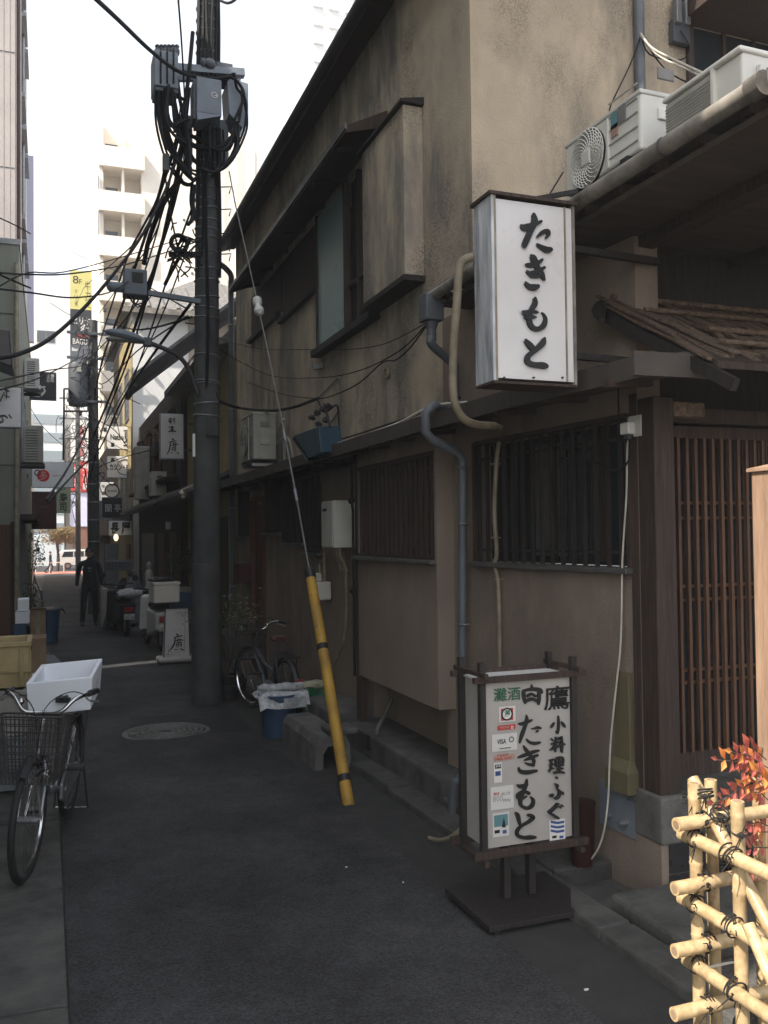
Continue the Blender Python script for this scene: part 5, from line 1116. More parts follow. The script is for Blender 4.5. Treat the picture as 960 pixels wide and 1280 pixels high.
wall_wire([LHp, onX(500, 438, 2.42), onX(450, 463, 2.46), onX(400, 472, 2.46), onX(340, 470, 2.46), onX(300, 452, 2.4), onY(265, 430, 9.4)], .005, 'cable', 'middle thin wire sagging from the drainpipe head along the stained wall', 'wire')
wall_wire([LHp, onX(515, 432, 2.42), onX(495, 450, 2.44), onX(478, 453, 2.44), onX(450, 478, 2.46), onX(420, 493, 2.46), onX(395, 498, 2.46), onX(350, 492, 2.46), onX(310, 478, 2.44)], .006, 'cable', 'lowest crooked wire from the drainpipe head to the wall bracket above the floodlight', 'wire')
# ================================================================== UTILITY POLE
PY = 9.6
def pp(px, py, dy=0): return onY(px, py, PY+dy)
pb = Vector((1.585, PY, gz(PY))); ptop = Vector((pp(258, 0).x+.03, PY, 10.6))
T = thing('utility_pole', 'thick concrete utility pole loaded with grey switch boxes and coiled cables', 'utility pole', pb)
mb = MB(); n = 18; pts = [pb.lerp(ptop, i/n) for i in range(n+1)]; mb.tube(pts, [.155-.064*i/n for i in range(n+1)], 24); part('shaft', mb, 'pole', T, smooth=True)
def at_z(z): return pb.lerp(ptop, (z-pb.z)/(ptop.z-pb.z))
def rad(z): return .155-.064*(z-pb.z)/(ptop.z-pb.z)
mb = MB(); z0, z1 = -.2, onY(258, 705, PY).z; mb.lathe([(rad(z0)+.008, z0+.02), (rad(z1)+.008, z1-.0), (rad(z1)+.002, z1+.005)], (at_z(.5).x, PY, 0), 28); part('anti_poster_sleeve', mb, 'pole', T, smooth=True)
mb = MB(); random.seed(21)
zs = [onY(258, y, PY).z for y in (12, 28, 42, 55, 68, 170, 186, 205, 222, 238, 252, 262, 276, 288, 300, 318, 338, 352, 372, 386, 398, 446, 478, 481, 505, 520)]
for z in zs: mb.ring(at_z(z), (random.uniform(-.1, .1), random.uniform(-.1, .1), 1), rad(z)+.004, .008, 24, 5)
each('band', mb, 'steel', T)
mb = MB()      # cables strapped up the shaft
for k, q in enumerate((-2.5, -2.1, -1.75, -.9, -.6, -1.3)):
    z0 = (5.0, 4.6, 3.2, 5.2, 4.4, 5.6)[k]; pts = []
    for i in range(14):
        z = z0+(10.2-z0)*i/13; c = at_z(z); pts.append(c+Vector((math.cos(q+.1*math.sin(i*1.3))*(rad(z)+.02), math.sin(q)*(rad(z)+.02), 0)))
    mb.tube(pts, .014 if k % 2 else .02, 6)
each('riser_cable', mb, 'cable', T, smooth=True)
mb = MB()      # step bolts and brackets on the right
for y in (234, 262, 292, 306, 318): a = pp(275, y); mb.tube([a, a+Vector((.12, 0, .02)), a+Vector((.1, 0, -.06))], .008, 5)
for y in (300, 335, 405): a = pp(243, y); mb.tube([a, a-Vector((.1, .02, 0))], .009, 5)
each('step_bolt', mb, 'gutter_dark', T)
mb = MB(); c = pp(266, 535); mb.box(c.x-.1, c.x+.02, PY-.19, PY-.17, c.z-.1, c.z+.09); part('number_plate', mb, 'pole', T)
mb = MB(); c = pp(240, 560, -.1); mb.box(c.x-.01, c.x+.015, PY-.22, PY-.19, c.z-.1, c.z+.14); part('plate', mb, 'white_paint', T)
# crossarm and boxes
a = pp(200, 84, -.12); b = pp(305, 92, -.12); mb = MB(); mb.beam(a, b, .09, .075); part('crossarm', mb, 'box_grey', T)
a = pp(212, 98, .12); b = pp(300, 98, .12); mb = MB(); mb.beam(a, b, .06, .06); part('crossarm', mb, 'box_grey', T)
def pbox(name, x0, y0, x1, y1, d0, d1, m='box_grey', slope=0, bev=.012):
    a = pp(x0, y1, d0); b = pp(x1, y0, d0); mb = MB(); w_ = b.x-a.x; z0, z1 = a.z, b.z; y0_, y1_ = PY+d0, PY+d1
    mb.hexa([(a.x+slope*w_, y0_, z0), (b.x, y0_, z0), (b.x, y1_, z0), (a.x+slope*w_, y1_, z0), (a.x, y0_, z0+(z1-z0)*abs(slope)), (b.x, y0_, z0+(z1-z0)*.12), (b.x, y1_, z0+(z1-z0)*.12), (a.x, y1_, z0+(z1-z0)*abs(slope))])
    mb.hexa([(a.x, y0_, z0+(z1-z0)*abs(slope)), (b.x, y0_, z0+(z1-z0)*.12), (b.x, y1_, z0+(z1-z0)*.12), (a.x, y1_, z0+(z1-z0)*abs(slope)), (a.x, y0_, z1), (b.x, y0_, z1), (b.x, y1_, z1), (a.x, y1_, z1)])
    return part(name, mb, m, T)
def bx_(name, x0, y0, x1, y1, d0, d1, m='box_grey', bev=.012, par=None):
    a = pp(x0, y1, d0); b = pp(x1, y0, d0); mb = MB(); mb.box(a.x, b.x, PY+d0, PY+d1, a.z, b.z); return part(name, mb, m, par or T, bev=bev)
s1 = bx_('switch_box', 193, 66, 223, 106, -.25, .1); bx_('skirt', 194, 100, 223, 112, -.23, .08, 'box_dark', .004, s1)
mb = MB()
for k in range(6): c = pp(197+k*4.8, 66, -.1+.08*(k % 2)); mb.lathe([(.028, -.02), (.034, .02), (.02, .05), (.03, .07), (.012, .09)], c, 10)
each('bushing', mb, 'box_dark', s1, smooth=True)
for x in (201, 209, 217): mb = MB(); mb.tube([pp(x, 104, -.26), pp(x, 66, -.27), pp(x, 61, -.2)], .01, 6); part('lead', mb, 'cable', s1)
s2 = bx_('transformer_box', 246, 100, 277, 140, -.46, -.17); a = pp(252, 158, -.46); b = pp(277, 140, -.46)
mb = MB(); mb.hexa([(a.x-.04, PY-.46, b.z-.12), (b.x, PY-.46, b.z-.04), (b.x, PY-.17, b.z-.04), (a.x-.04, PY-.17, b.z-.12), (a.x-.05, PY-.455, b.z), (b.x, PY-.455, b.z), (b.x, PY-.175, b.z), (a.x-.05, PY-.175, b.z)]); part('cable_hood', mb, 'box_grey', s2)
c = pp(268, 119, -.465); mb = MB(); mb.ring(c, (0, 1, 0), .028, .006, 18, 5); mb.beam(c+Vector((.0, -.002, 0)), c+Vector((.03, -.002, 0)), .004, .01); part('emblem', mb, 'sign_white', s2)
a = pp(240, 104, -.3); mb = MB(); mb.box(a.x, pp(246, 104, -.46).x-.001, PY-.40, PY-.17, pp(240, 148, -.4).z, a.z); part('side_plate', mb, 'box_dark', s2, bev=.005)
bxr = None
a = pp(283, 158, -.1); b = pp(309, 104, -.1); zt = b.z; zb = a.z
mb = MB(); mb.prism([(a.x+.02, PY-.16, zb+.12), (a.x, PY-.16, zt-.05), (a.x+.05, PY-.16, zt), (b.x, PY-.16, zt-.03), (b.x, PY-.16, zb+.08), (b.x-.07, PY-.16, zb-.02)], (0, .34, 0)); s3 = part('switch_box', mb, 'box_grey', T, bev=.01)
mb = MB(); mb.tube(smooth_pts([pp(293, 150, -.28), pp(300, 135, -.3), pp(305, 118, -.3), pp(298, 103, -.28), pp(288, 96, -.25)], 4), .017, 8); part('lead', mb, 'cable', s3, smooth=True)
bx_('terminal_box', 270, 80, 291, 98, -.1, .12, 'box_dark', .006)
bx_('closure', 231, 144, 241, 203, .05, .22, 'box_grey', .02); bx_('closure', 272, 150, 286, 202, .06, .26, 'box_grey', .02)
bx_('splice_box', 204, 192, 212, 212, -.2, -.12, 'box_dark', .006)
mb = MB(); mb.blob(pp(262, 80, -.16), .07, .06, .06, 10, 6); mb.blob(pp(254, 78, -.17), .03, .04, .05, 8, 5); each('clamp_body', mb, 'box_dark', T, smooth=True)
# hanging loops of cable round the boxes
mb = MB(); random.seed(8)
L = [[(201, 108), (203, 145), (212, 185), (228, 212), (242, 226)], [(207, 108), (206, 140), (215, 180), (232, 208), (246, 214)], [(212, 108), (210, 140), (220, 165), (238, 178), (258, 184), (278, 180), (291, 168)], [(217, 108), (218, 140), (226, 170), (242, 198), (254, 212)],
     [(196, 108), (198, 150), (210, 195), (224, 222), (236, 230), (244, 225)], [(215, 110), (222, 150), (230, 185), (240, 214)], [(205, 108), (212, 150), (228, 160), (248, 176), (268, 186), (285, 180), (296, 160)],
     [(295, 160), (294, 185), (284, 205), (268, 215), (252, 210)], [(298, 158), (296, 188), (282, 208), (265, 216)], [(292, 160), (288, 178), (276, 188), (262, 184)], [(262, 150), (262, 185), (264, 205), (270, 212), (276, 200), (275, 160)], [(257, 150), (256, 180), (262, 210), (272, 214)],
     [(209, 108), (207, 150), (222, 195), (238, 222), (250, 220)], [(222, 100), (226, 130), (232, 160), (236, 190), (238, 222)], [(236, 122), (232, 125), (222, 122)], [(236, 150), (228, 148), (222, 156)], [(234, 158), (226, 158), (220, 164)],
     [(302, 112), (308, 130), (306, 158), (298, 180), (288, 200)], [(290, 92), (297, 104), (300, 122), (300, 150)], [(240, 228), (238, 250), (240, 268), (236, 280)]]
for i, q in enumerate(L+[[(x+random.uniform(-4, 4), y+random.uniform(-3, 6)) for x, y in q] for q in L]):
    dy = random.uniform(-.32, -.1); mb.tube(smooth_pts([pp(x, y, dy+.08*math.sin(j+i)) for j, (x, y) in enumerate(q)], 4), random.choice((.013, .016, .02)), 7)
each('loop_cable', mb, 'cable', T, smooth=True)
# lower arm with splice coil
a = pp(212, 318, -.2); b = pp(250, 318, -.1); mb = MB(); mb.beam(a, b, .05, .05); part('short_arm', mb, 'gutter_dark', T)
mb = MB()
for k in range(5): mb.ring(pp(224, 304, -.25+.03*k), (random.uniform(-.2, .2), 1, random.uniform(-.2, .2)), .09-.012*(k % 2), .016, 22, 6)
each('coil', mb, 'cable', T, smooth=True)
mb = MB()
for k in range(26): c = pp(random.gauss(228, 7), random.gauss(308, 11), random.uniform(-.3, -.1)); mb.tube(smooth_pts([c, c+Vector((random.uniform(-.12, .12), random.uniform(-.06, .06), random.uniform(-.12, .1))), c+Vector((random.uniform(-.15, .15), 0, random.uniform(-.22, -.02)))], 3), .008, 5)
tw_ = part('tangle', mb, 'cable', T); tw_['kind'] = 'stuff'
# upper arm with amplifier box
a = pp(185, 366, -.1); b = pp(250, 377, -.08); mb = MB(); mb.beam(a, b, .055, .05); part('arm', mb, 'box_grey', T)
am = bx_('amplifier_box', 155, 337, 184, 367, -.2, .02); bx_('panel', 165, 341, 179, 352, -.21, -.2, 'pole', .002, am)
c = pp(148, 359, -.1); mb = MB(); mb.tube([c+Vector((-.06, 0, 0)), c+Vector((.1, 0, 0))], .055, 12); mb.blob(c+Vector((-.07, 0, 0)), .05, .055, .055, 10, 6); each('cylinder', mb, 'box_grey', am, smooth=True)
mb = MB()
for q in ([(160, 368), (168, 380), (180, 378)], [(165, 368), (172, 384), (186, 372)], [(157, 366), (165, 376), (178, 382), (190, 368)]): mb.tube(smooth_pts([pp(x, y, -.12) for x, y in q], 4), .007, 5)
each('thin_lead', mb, 'cable', am)
# street lamp on the pole
T = thing('street_lamp', 'grey oval street lamp on a curved arm fixed to the near utility pole', 'street lamp', pp(245, 485))
mb = MB(); mb.tube(smooth_pts([pp(248, 492, -.1), pp(236, 462, -.12), pp(224, 446, -.14), pp(208, 437, -.16), pp(180, 426, -.18)], 6), .025, 10); part('arm', mb, 'gutter_dark', T, smooth=True)
a = pp(180, 427, -.18); b = pp(127, 413, -.22); d = (b-a); mb = MB(); vs = []; K = 14; J = 14
ax = d.normalized(); sd = ax.cross(UZ).normalized(); up = sd.cross(ax)
for i in range(K+1):
    f = i/K; w_ = (.03+.075*math.sin(math.pi*min(1, f*1.05+.05))**.7)*(1 if f < .9 else (1-f)*10*.9+.1); h_ = w_*.62; c = a+d*f
    for j in range(J): q = 2*math.pi*j/J; vs.append(c+sd*math.cos(q)*w_+up*math.sin(q)*h_*(1 if math.sin(q) > 0 else .75))
mb.add(vs, [(i*J+j, i*J+(j+1) % J, (i+1)*J+(j+1) % J, (i+1)*J+j) for i in range(K) for j in range(J)]+[tuple(range(J))[::-1], tuple(K*J+j for j in range(J))])
lh_ = part('lamp_head', mb, 'box_grey', T, smooth=True)
mb = MB(); mb.blob(a+d*.5-up*.035, .17, .06, .03, 16, 8); part('lens', mb, 'ac_grey', lh_, smooth=True)
bx = MB(); bx.box(a.x-.01, a.x+.08, a.y-.04, a.y+.04, a.z-.05, a.z+.04); part('joint', bx, 'box_dark', T, bev=.01)

# ================================================================== GUY WIRE + GUARD
g0 = Vector((1.775, 5.36, gz(5.36)-.01)); g1 = Vector((1.84, 9.45, 5.55))
def gl(f): return g0.lerp(g1, f)+Vector((.05*math.sin(math.pi*min(1, f*1.1)), 0, 0))
T = thing('guy_wire', 'stay wire with white insulator slanting from the pole to the ground', 'guy wire', g0)
mb = MB(); mb.tube([gl(i/12) for i in range(2, 13)], .007, 6); part('wire', mb, 'cable_grey', T, smooth=True)
c = gl(.685); dr_ = (g1-g0).normalized(); mb = MB(); mb.lathe([(.015, -.12), (.045, -.09), (.045, -.04), (.028, -.02), (.028, .02), (.045, .04), (.045, .09), (.015, .12)], c, 14, dr_); part('insulator', mb, 'white_paint', T, smooth=True)
mb = MB()
for f in (.36, .45): mb.cyl(gl(f)-dr_*.06, gl(f)+dr_*.06, .013, 8)
each('wire_grip', mb, 'steel', T)
T = thing('guy_guard', 'tall yellow guard tube with black bands leaning over the asphalt', 'guard', g0)
top = gl(.258); mb = MB(); mb.tube([g0, gl(.09), gl(.17), top], [.038, .038, .0385, .0385], 20); part('tube', mb, 'yellow', T, smooth=True)
mb = MB(); mb.lathe([(.041, -.09), (.041, -.005), (.03, 0)], top+dr_*.005, 20, dr_); part('top_cap', mb, 'black_band', T, smooth=True)
mb = MB()
for f in (.0265, .163): mb.lathe([(.0405, -.022), (.0405, .022)], gl(f), 20, dr_)
each('black_band', mb, 'black_band', T, smooth=True)
random.seed(2)
for i in range(30):
    f = random.uniform(.02, .16) if i < 24 else random.uniform(.17, .23); q = random.uniform(-2.4, -.8); c = gl(f); sx = dr_.cross(UZ).normalized(); sy = sx.cross(dr_)
    p = c+Vector((math.cos(q)*.0375, math.sin(q)*.0375, 0)); r = random.uniform(.0025, .008); mb = MB(); mb.blob(p, r, r*.8, r*1.8, 7, 5, .3); part('paint_chip', mb, 'black_band', T)
mb = MB(); mb.tube(smooth_pts([top+Vector((-.02, -.04, -.03)), top+Vector((.0, -.045, -.02)), top+Vector((.02, -.04, -.03)), top+Vector((.01, -.045, -.04)), top+Vector((-.01, -.045, -.035))], 3), .003, 5); part('tie', mb, 'pipe_beige', T)

# ================================================================== OVERHEAD CABLES
def cable(pts, r, label, m='cable', cat='cable', name='cable'):
    P = [onY(x, y, d) for x, y, d in pts]; mb = MB(); mb.tube(smooth_pts(P, 5), r, 7); return solo(name, mb, m, label, cat, smooth=True, loc=tuple(P[0]))
cable([(108, -12, 7.2), (148, 25, 7.9), (190, 65, 8.7), (225, 90, 9.25), (262, 98, 9.4), (290, 95, 9.45)], .02, 'thickest black cable swooping from the top of the sky to the pole boxes')
cable([(222, -10, 7.8), (226, 40, 8.6), (229, 88, 9.3), (232, 150, 9.4)], .009, 'thin twisted cable dropping beside the left switch box')
cable([(266, -5, 9.3), (285, 4, 9), (300, -6, 8.2)], .014, 'short corrugated black cable crossing right of the pole top')
cable([(-10, 448, 5.2), (22, 443, 5.6), (60, 425, 6.2), (100, 390, 6.9), (140, 345, 7.7), (180, 290, 8.5), (212, 225, 9.2), (232, 160, 9.4)], .014, 'long black cable sagging from the left edge up to the pole, over the street lamp')
cable([(241, 40, 9.4), (234, 110, 9.4), (222, 170, 9.5), (205, 225, 10.5), (180, 300, 12.5), (150, 390, 16), (128, 450, 22), (117, 500, 26)], .022, 'thick bundled cable from the pole boxes to the second pole')
cable([(236, 110, 9.3), (228, 180, 9.4), (214, 260, 10.3), (190, 345, 12.4), (165, 420, 15), (140, 490, 19), (110, 560, 25.8)], .024, 'second thick bundled cable from the pole to the middle of the alley')
cable([(232, 120, 9.3), (224, 200, 9.6), (206, 285, 10.7), (196, 330, 11.3), (176, 400, 13.6), (160, 450, 16), (130, 530, 22), (112, 600, 25.8)], .016, 'right hand cable running from the pole down past the street lamp')
cable([(205, 215, 9.5), (196, 250, 10), (178, 285, 11), (160, 320, 13), (140, 380, 16), (118, 450, 25.8)], .014, 'black cable leaving the splice box to the left')
cable([(206, 215, 9.5), (212, 260, 9.7), (222, 310, 9.5)], .01, 'thin cable from the splice box down to the coil')
cable([(-10, 363, 5), (35, 341, 6.2), (80, 340, 7.2), (150, 322, 8.3), (222, 300, 9.4)], .005, 'upper of the two thin wires from the left wall to the coil')
cable([(-10, 340, 5), (35, 343, 6), (90, 342, 7), (160, 330, 8.5), (224, 310, 9.4)], .006, 'lower of the two thin wires from the left wall to the coil')
cable([(-10, 360, 5), (40, 366, 6), (90, 372, 7), (135, 366, 8), (160, 352, 9.4)], .006, 'sagging wire from the left wall to the amplifier box')
cable([(-10, 268, 5), (20, 282, 5.8), (38, 292, 6.3)], .004, 'short thin wire crossing the pinkish building at the left edge')
cable([(-10, 338, 5), (10, 348, 5.6), (38, 360, 6.4)], .006, 'short dark wire over the green panelled wall')
cable([(88, 314, 40), (118, 328, 30), (160, 345, 20), (232, 385, 9.9)], .009, 'thin wire rising left of the apartment block')
cable([(62, 378, 45), (90, 395, 36), (140, 405, 20), (175, 412, 12), (240, 396, 9.8)], .012, 'thin sagging wire behind the street lamp')
cable([(-10, 478, 6), (60, 463, 9), (120, 450, 14), (186, 408, 20)], .006, 'faint wire crossing behind the near air conditioner on the left')
cable([(-10, 490, 6), (50, 472, 9), (90, 452, 14), (112, 440, 25)], .007, 'faint lower wire crossing behind the near air conditioner on the left')
cable([(58, 625, 14), (85, 585, 19), (105, 545, 24), (116, 515, 25.8)], .022, 'thick black cable sweeping up from the pale sign with the red circle')
cable([(60, 628, 14), (95, 590, 19), (125, 560, 24), (150, 505, 18), (190, 445, 12), (238, 380, 9.7)], .018, 'long black cable curving from the left shops up to the utility pole')
for i, q in enumerate(([(38, 510, 24), (55, 535, 24), (80, 558, 25.5)], [(110, 520, 26), (140, 535, 22), (160, 560, 19)], [(118, 540, 26), (150, 560, 23), (176, 568, 21)], [(118, 585, 26), (160, 570, 22), (200, 560, 17)], [(118, 455, 26), (150, 490, 20), (175, 505, 18)], [(118, 478, 26), (140, 510, 24), (150, 545, 27)], [(96, 500, 30), (110, 520, 26), (120, 560, 26)], [(105, 470, 30), (128, 480, 24), (170, 440, 15), (235, 395, 9.8)])):
    cable(q, .008+.003*(i % 2), ['short wire sagging between the left shops and the second pole', 'wire from the second pole to the shop signs on the right, upper one', 'wire from the second pole to the tall pale box, lower one', 'wire crossing low in front of the second pole to the tall hanging sign', 'wire from the second pole head to the timber roof edge', 'steep wire dropping from the second pole behind the white signs', 'short steep wire beside the second pole head', 'wire running from the transformer to the near utility pole'][i])
cable([(820-545, 503, 9.5), (266, 480, 9.5), (262, 470, 9.5)], .008, 'short cable end strapped to the shaft of the near utility pole')

# ================================================================== SECOND AND THIRD POLE
def small_pole(x, y, top, r, label):
    g = gz(y); T = thing('utility_pole', label, 'utility pole', (x, y, g)); mb = MB(); mb.tube([(x, y, g), (x, y, (g+top)/2), (x, y, top)], [r, r*.92, r*.8], 14); part('shaft', mb, 'pole', T, smooth=True); return T
d_ = onY(117, 600, 26); P2 = small_pole(d_.x, 26, 7.7, .16, 'second concrete utility pole, behind the walking man, with a dark transformer')
x2 = d_.x
a = onY(86, 508, 26); b = onY(110, 455, 26); mb = MB(); mb.lathe([(.0, a.z), (.25, a.z+.02), (.27, a.z+.1), (.27, b.z-.1), (.24, b.z), (0, b.z+.02)], ((a.x+b.x)/2, 26, 0), 18); tr_ = part('transformer', mb, 'box_dark', P2, smooth=True)
mb = MB(); q = onY(99, 460, 25.7); mb.box(q.x-.06, q.x+.06, 25.70, 25.74, q.z-.1, q.z+.1); part('plate', mb, 'ac_grey', tr_)
mb = MB()
for z in (7.3, 6.6, 5.4): mb.beam((x2-.7, 25.85, z), (x2+.4, 25.85, z), .07, .07)
each('crossarm', mb, 'box_dark', P2)
mb = MB(); random.seed(31)
for k in range(75):
    z = random.uniform(3.2, 7.6); c = Vector((x2+random.gauss(-.15, .16), 25.8+random.uniform(-.2, .2), z)); mb.tube(smooth_pts([c, c+Vector((random.uniform(-.2, .2), random.uniform(-.1, .1), random.uniform(-.35, .1))), c+Vector((random.uniform(-.3, .3), 0, random.uniform(-.7, -.1)))], 4), .011, 4)
t_ = part('wire_tangle', mb, 'cable', P2); t_['kind'] = 'stuff'
mb = MB()
for k in range(12): z = 3.3+k*.42; mb.lathe([(.03, 0), (.06, .03), (.03, .06), (.06, .09), (.02, .12)], (x2+random.choice((-.55, -.35, .3, .5)), 25.8, z), 8)
each('insulator', mb, 'box_dark', P2, smooth=True)
mb = MB()
for z in (1.5, 2.1, 2.6, 3.1, 3.7): mb.ring((x2, 26, z), (0, 0, 1), .165, .015, 16, 5)
each('band', mb, 'steel', P2)
d3 = onY(97.5, 640, 70); P3 = small_pole(d3.x, 70, 13.5, .2, 'third slim dark utility pole standing by the far cross street')
mb = MB()
for z in (12, 10.5, 9): mb.beam((d3.x-1.3, 69.7, z), (d3.x+1.3, 69.7, z), .12, .12)
each('crossarm', mb, 'box_dark', P3)
mb = MB()
for k in range(50):
    c = Vector((d3.x+random.gauss(-.1, .45), 69.5, random.uniform(4, 12.5))); mb.tube(smooth_pts([c, c+Vector((random.uniform(-.5, .5), 0, random.uniform(-.9, .1))), c+Vector((random.uniform(-.8, .8), 0, random.uniform(-1.6, -.2)))], 3), .025, 4)
t_ = part('wire_tangle', mb, 'cable', P3); t_['kind'] = 'stuff'
# pipe frame of an old sign, above the street far down
T = thing('sign_frame', 'empty grey pipe frame of a sign projecting beside the second pole', 'frame', onY(80, 530, 27))
c = [onY(x, y, 27) for x, y in ((80, 486), (110, 486), (110, 514), (80, 514))]
mb = MB()
for i in range(4): mb.tube([c[i], c[(i+1) % 4]], .03, 6)
mb.tube([c[3], onY(79, 575, 27)], .03, 6); each('tube', mb, 'gutter_dark', T)
# ================================================================== SHOP SIGNS
def board(px0, py0, px1, py1, y, m, name, label, cat='sign', th=.1, writing=(), side='box_grey', bev=.01, arms=0):
    """a projecting sign at depth y; writing = (text, x0, y0, x1, y1, material, bold) in picture units"""
    a = onY(px0, py1, y); b = onY(px1, py0, y); T = thing(name, label, cat, ((a.x+b.x)/2, y+th/2, a.z))
    mb = MB(); mb.box(a.x, b.x, y, y+th, a.z, b.z); part('panel', mb, m, T, bev=bev)
    mb = MB(); mb.box(a.x-.012, b.x+.012, y+.008, y+th-.006, a.z-.012, b.z+.012); part('rim', mb, side, T)
    for w_ in writing:
        if w_[0] == 'strokes':
            mb = brush(w_[1], lambda X, Y: onY(w_[2]+X/w_[4], w_[3]+Y/w_[4], y), (0, -1, 0), .004); r = part('lettering', mb, w_[5], T); r['kind'] = 'stuff'
        elif w_[0] == 'ring':
            c = onY(w_[1], w_[2], y); k = (onY(w_[1]+1, w_[2], y)-c).length; mb = MB(); mb.ring(c-Vector((0, .004, 0)), (0, 1, 0), w_[3]*k, w_[4]*k, 28, 5); part('ring_mark', mb, w_[5], T)
        elif w_[0] == 'disc':
            c = onY(w_[1], w_[2], y); k = (onY(w_[1]+1, w_[2], y)-c).length; mb = MB(); mb.cyl(c, c-Vector((0, .006, 0)), w_[3]*k, 28); part('disc_mark', mb, w_[4], T)
        elif w_[0] == 'rect':
            o = onY(w_[1], w_[4], y); p = onY(w_[3], w_[2], y); mb = MB(); rect(mb, o, UX, UZ, p.x-o.x, p.z-o.z, .004); part('colour_band', mb, w_[5], T)
        else:
            s, x0, y0, x1, y1, mm, bo = w_; o = onY(x0, y1, y); p = onY(x1, y0, y); mb = MB(); text(mb, s, o, UX, UZ, p.x-o.x, p.z-o.z, bo, .007); r = part('lettering', mb, mm, T); r['kind'] = 'stuff'
    for i in range(arms):
        z = a.z+(b.z-a.z)*(.2+.6*i/max(1, arms-1)); sx = b.x if b.x+a.x > 0 and px0 > 80 else a.x; mb = MB(); mb.beam((sx, y+th/2, z), (sx+(.5 if sx > 0 else -.5), y+th/2, z), .03, .03); part('arm', mb, 'gutter_dark', T)
    return T
# strokes of the wide character, drawn on the 16x and 13.5x enlargements
HIRO = [[(400, 690, 16), (425, 712, 34)], [(345, 768, 14), (400, 750, 22), (480, 738, 20)], [(368, 770, 20), (362, 840, 24), (340, 930, 26), (290, 1018, 8)], [(400, 790, 12), (455, 778, 16), (500, 790, 12)], [(380, 835, 12), (450, 815, 20), (525, 815, 14)], [(432, 775, 14), (440, 850, 18)], [(470, 775, 14), (470, 850, 16)], [(405, 880, 14), (400, 930, 16)], [(405, 872, 12), (470, 862, 16), (472, 920, 20)], [(410, 905, 10), (465, 898, 12)], [(438, 860, 14), (438, 930, 14)], [(365, 985, 10), (400, 972, 18)], [(495, 965, 10), (528, 992, 24)], [(440, 945, 10), (480, 938, 12)]]
WARI = [[(330, 300, 10), (400, 290, 14)], [(362, 275, 12), (362, 350, 16)], [(325, 325, 10), (400, 315, 12)], [(330, 350, 14), (395, 345, 20)], [(350, 365, 16), (390, 380, 14)], [(428, 290, 12), (428, 350, 14)], [(450, 275, 12), (455, 340, 16), (445, 405, 10)],
        [(335, 465, 14), (400, 458, 16), (440, 470, 12)], [(405, 450, 24), (400, 520, 26), (402, 548, 20)], [(350, 515, 8), (440, 505, 12)], [(335, 552, 20), (400, 545, 14), (472, 548, 24)]]
board(201, 518, 229, 573, 15.5, 'sign_white', 'hanging_sign', 'tall white sign with one large and two small brush characters beside the near pole', th=.14, writing=[('strokes', HIRO+WARI, 190, 505, 16, 'ink')], arms=2)
board(134, 534, 170, 561, 28, 'shop_white', 'shop_sign', 'upper of two wide white signs on the right, reading Natsu beside a brush character', writing=[('Natsu', 138, 543, 154, 549.5, 'ink', .02), ('夏', 154, 538, 167, 558, 'ink', .0)], arms=2)
board(134, 571, 170, 597, 28, 'shop_white', 'shop_sign', 'lower of two wide white signs on the right, with thin ring and Bar', writing=[('カシン・Bar', 137, 580, 165, 588, 'ink', .03), ('ring', 156, 584, 10, .5, 'ink')], arms=2)
board(122, 603, 142, 626, 31, 'shop_white', 'shop_sign', 'small white square sign partly behind the round one', writing=[('や', 127, 606, 131, 610, 'ink', .02), ('楽', 127, 614, 132, 619, 'ink', .02)])
c = onY(140, 613.5, 30.6); T = thing('round_sign', 'small round white sign with a black rim below the two wide white signs', 'sign', c)
mb = MB(); mb.cyl(c+Vector((0, .08, 0)), c, .22, 28); part('disc', mb, 'shop_white', T); mb = MB(); mb.ring(c, (0, 1, 0), .22, .02, 30, 6); part('rim', mb, 'ink', T)
mb = MB(); text(mb, 'BLANC', onY(134.5, 615, 30.6), UX, UZ, .3, .07, .02, .006); r = part('lettering', mb, 'grey_ink', T); r['kind'] = 'stuff'
board(128, 622, 152, 647, 27, 'sign_black', 'shop_sign', 'small black square sign with pale characters under the round sign', writing=[('蘭', 131, 630, 140, 640, 'sticker', .0), ('亭', 143, 630, 151, 640, 'sticker', .0)])
board(136, 651, 165, 669, 24, 'shop_white', 'shop_sign', 'low grey white sign with two bold brush characters over the parked bicycles', writing=[('長', 138.5, 653, 149, 668, 'ink', .03), ('屋', 151.5, 653, 163, 668, 'ink', .03)])
board(134, 520, 150, 532, 29, 'ac_grey', 'shop_sign', 'small grey sign above the sign reading Natsu', writing=[('楽', 138, 521, 147, 531, 'ink', .01)])
# pale box and units on the right
a = onY(169, 624, 21.2); b = onY(187, 558, 21.2); T = thing('tall_box', 'tall pale grey box standing on the dark canopy beside an air conditioner', 'cabinet', (a.x+.15, 21.4, a.z))
mb = MB(); mb.box(a.x, b.x, 21.2, 21.6, a.z, b.z); part('casing', mb, 'ac_grey', T, bev=.015); mb = MB(); mb.box(a.x-.012, a.x, 21.22, 21.58, a.z+.5, b.z-.03); part('door', mb, 'ac_grey', T)
a = onY(187, 622, 19); u = ac_unit((2.18, 19.2, a.z), -math.pi/2, 'pale air conditioner on the dark canopy right of the tall grey box', w=.5, d=.3, h=.54)
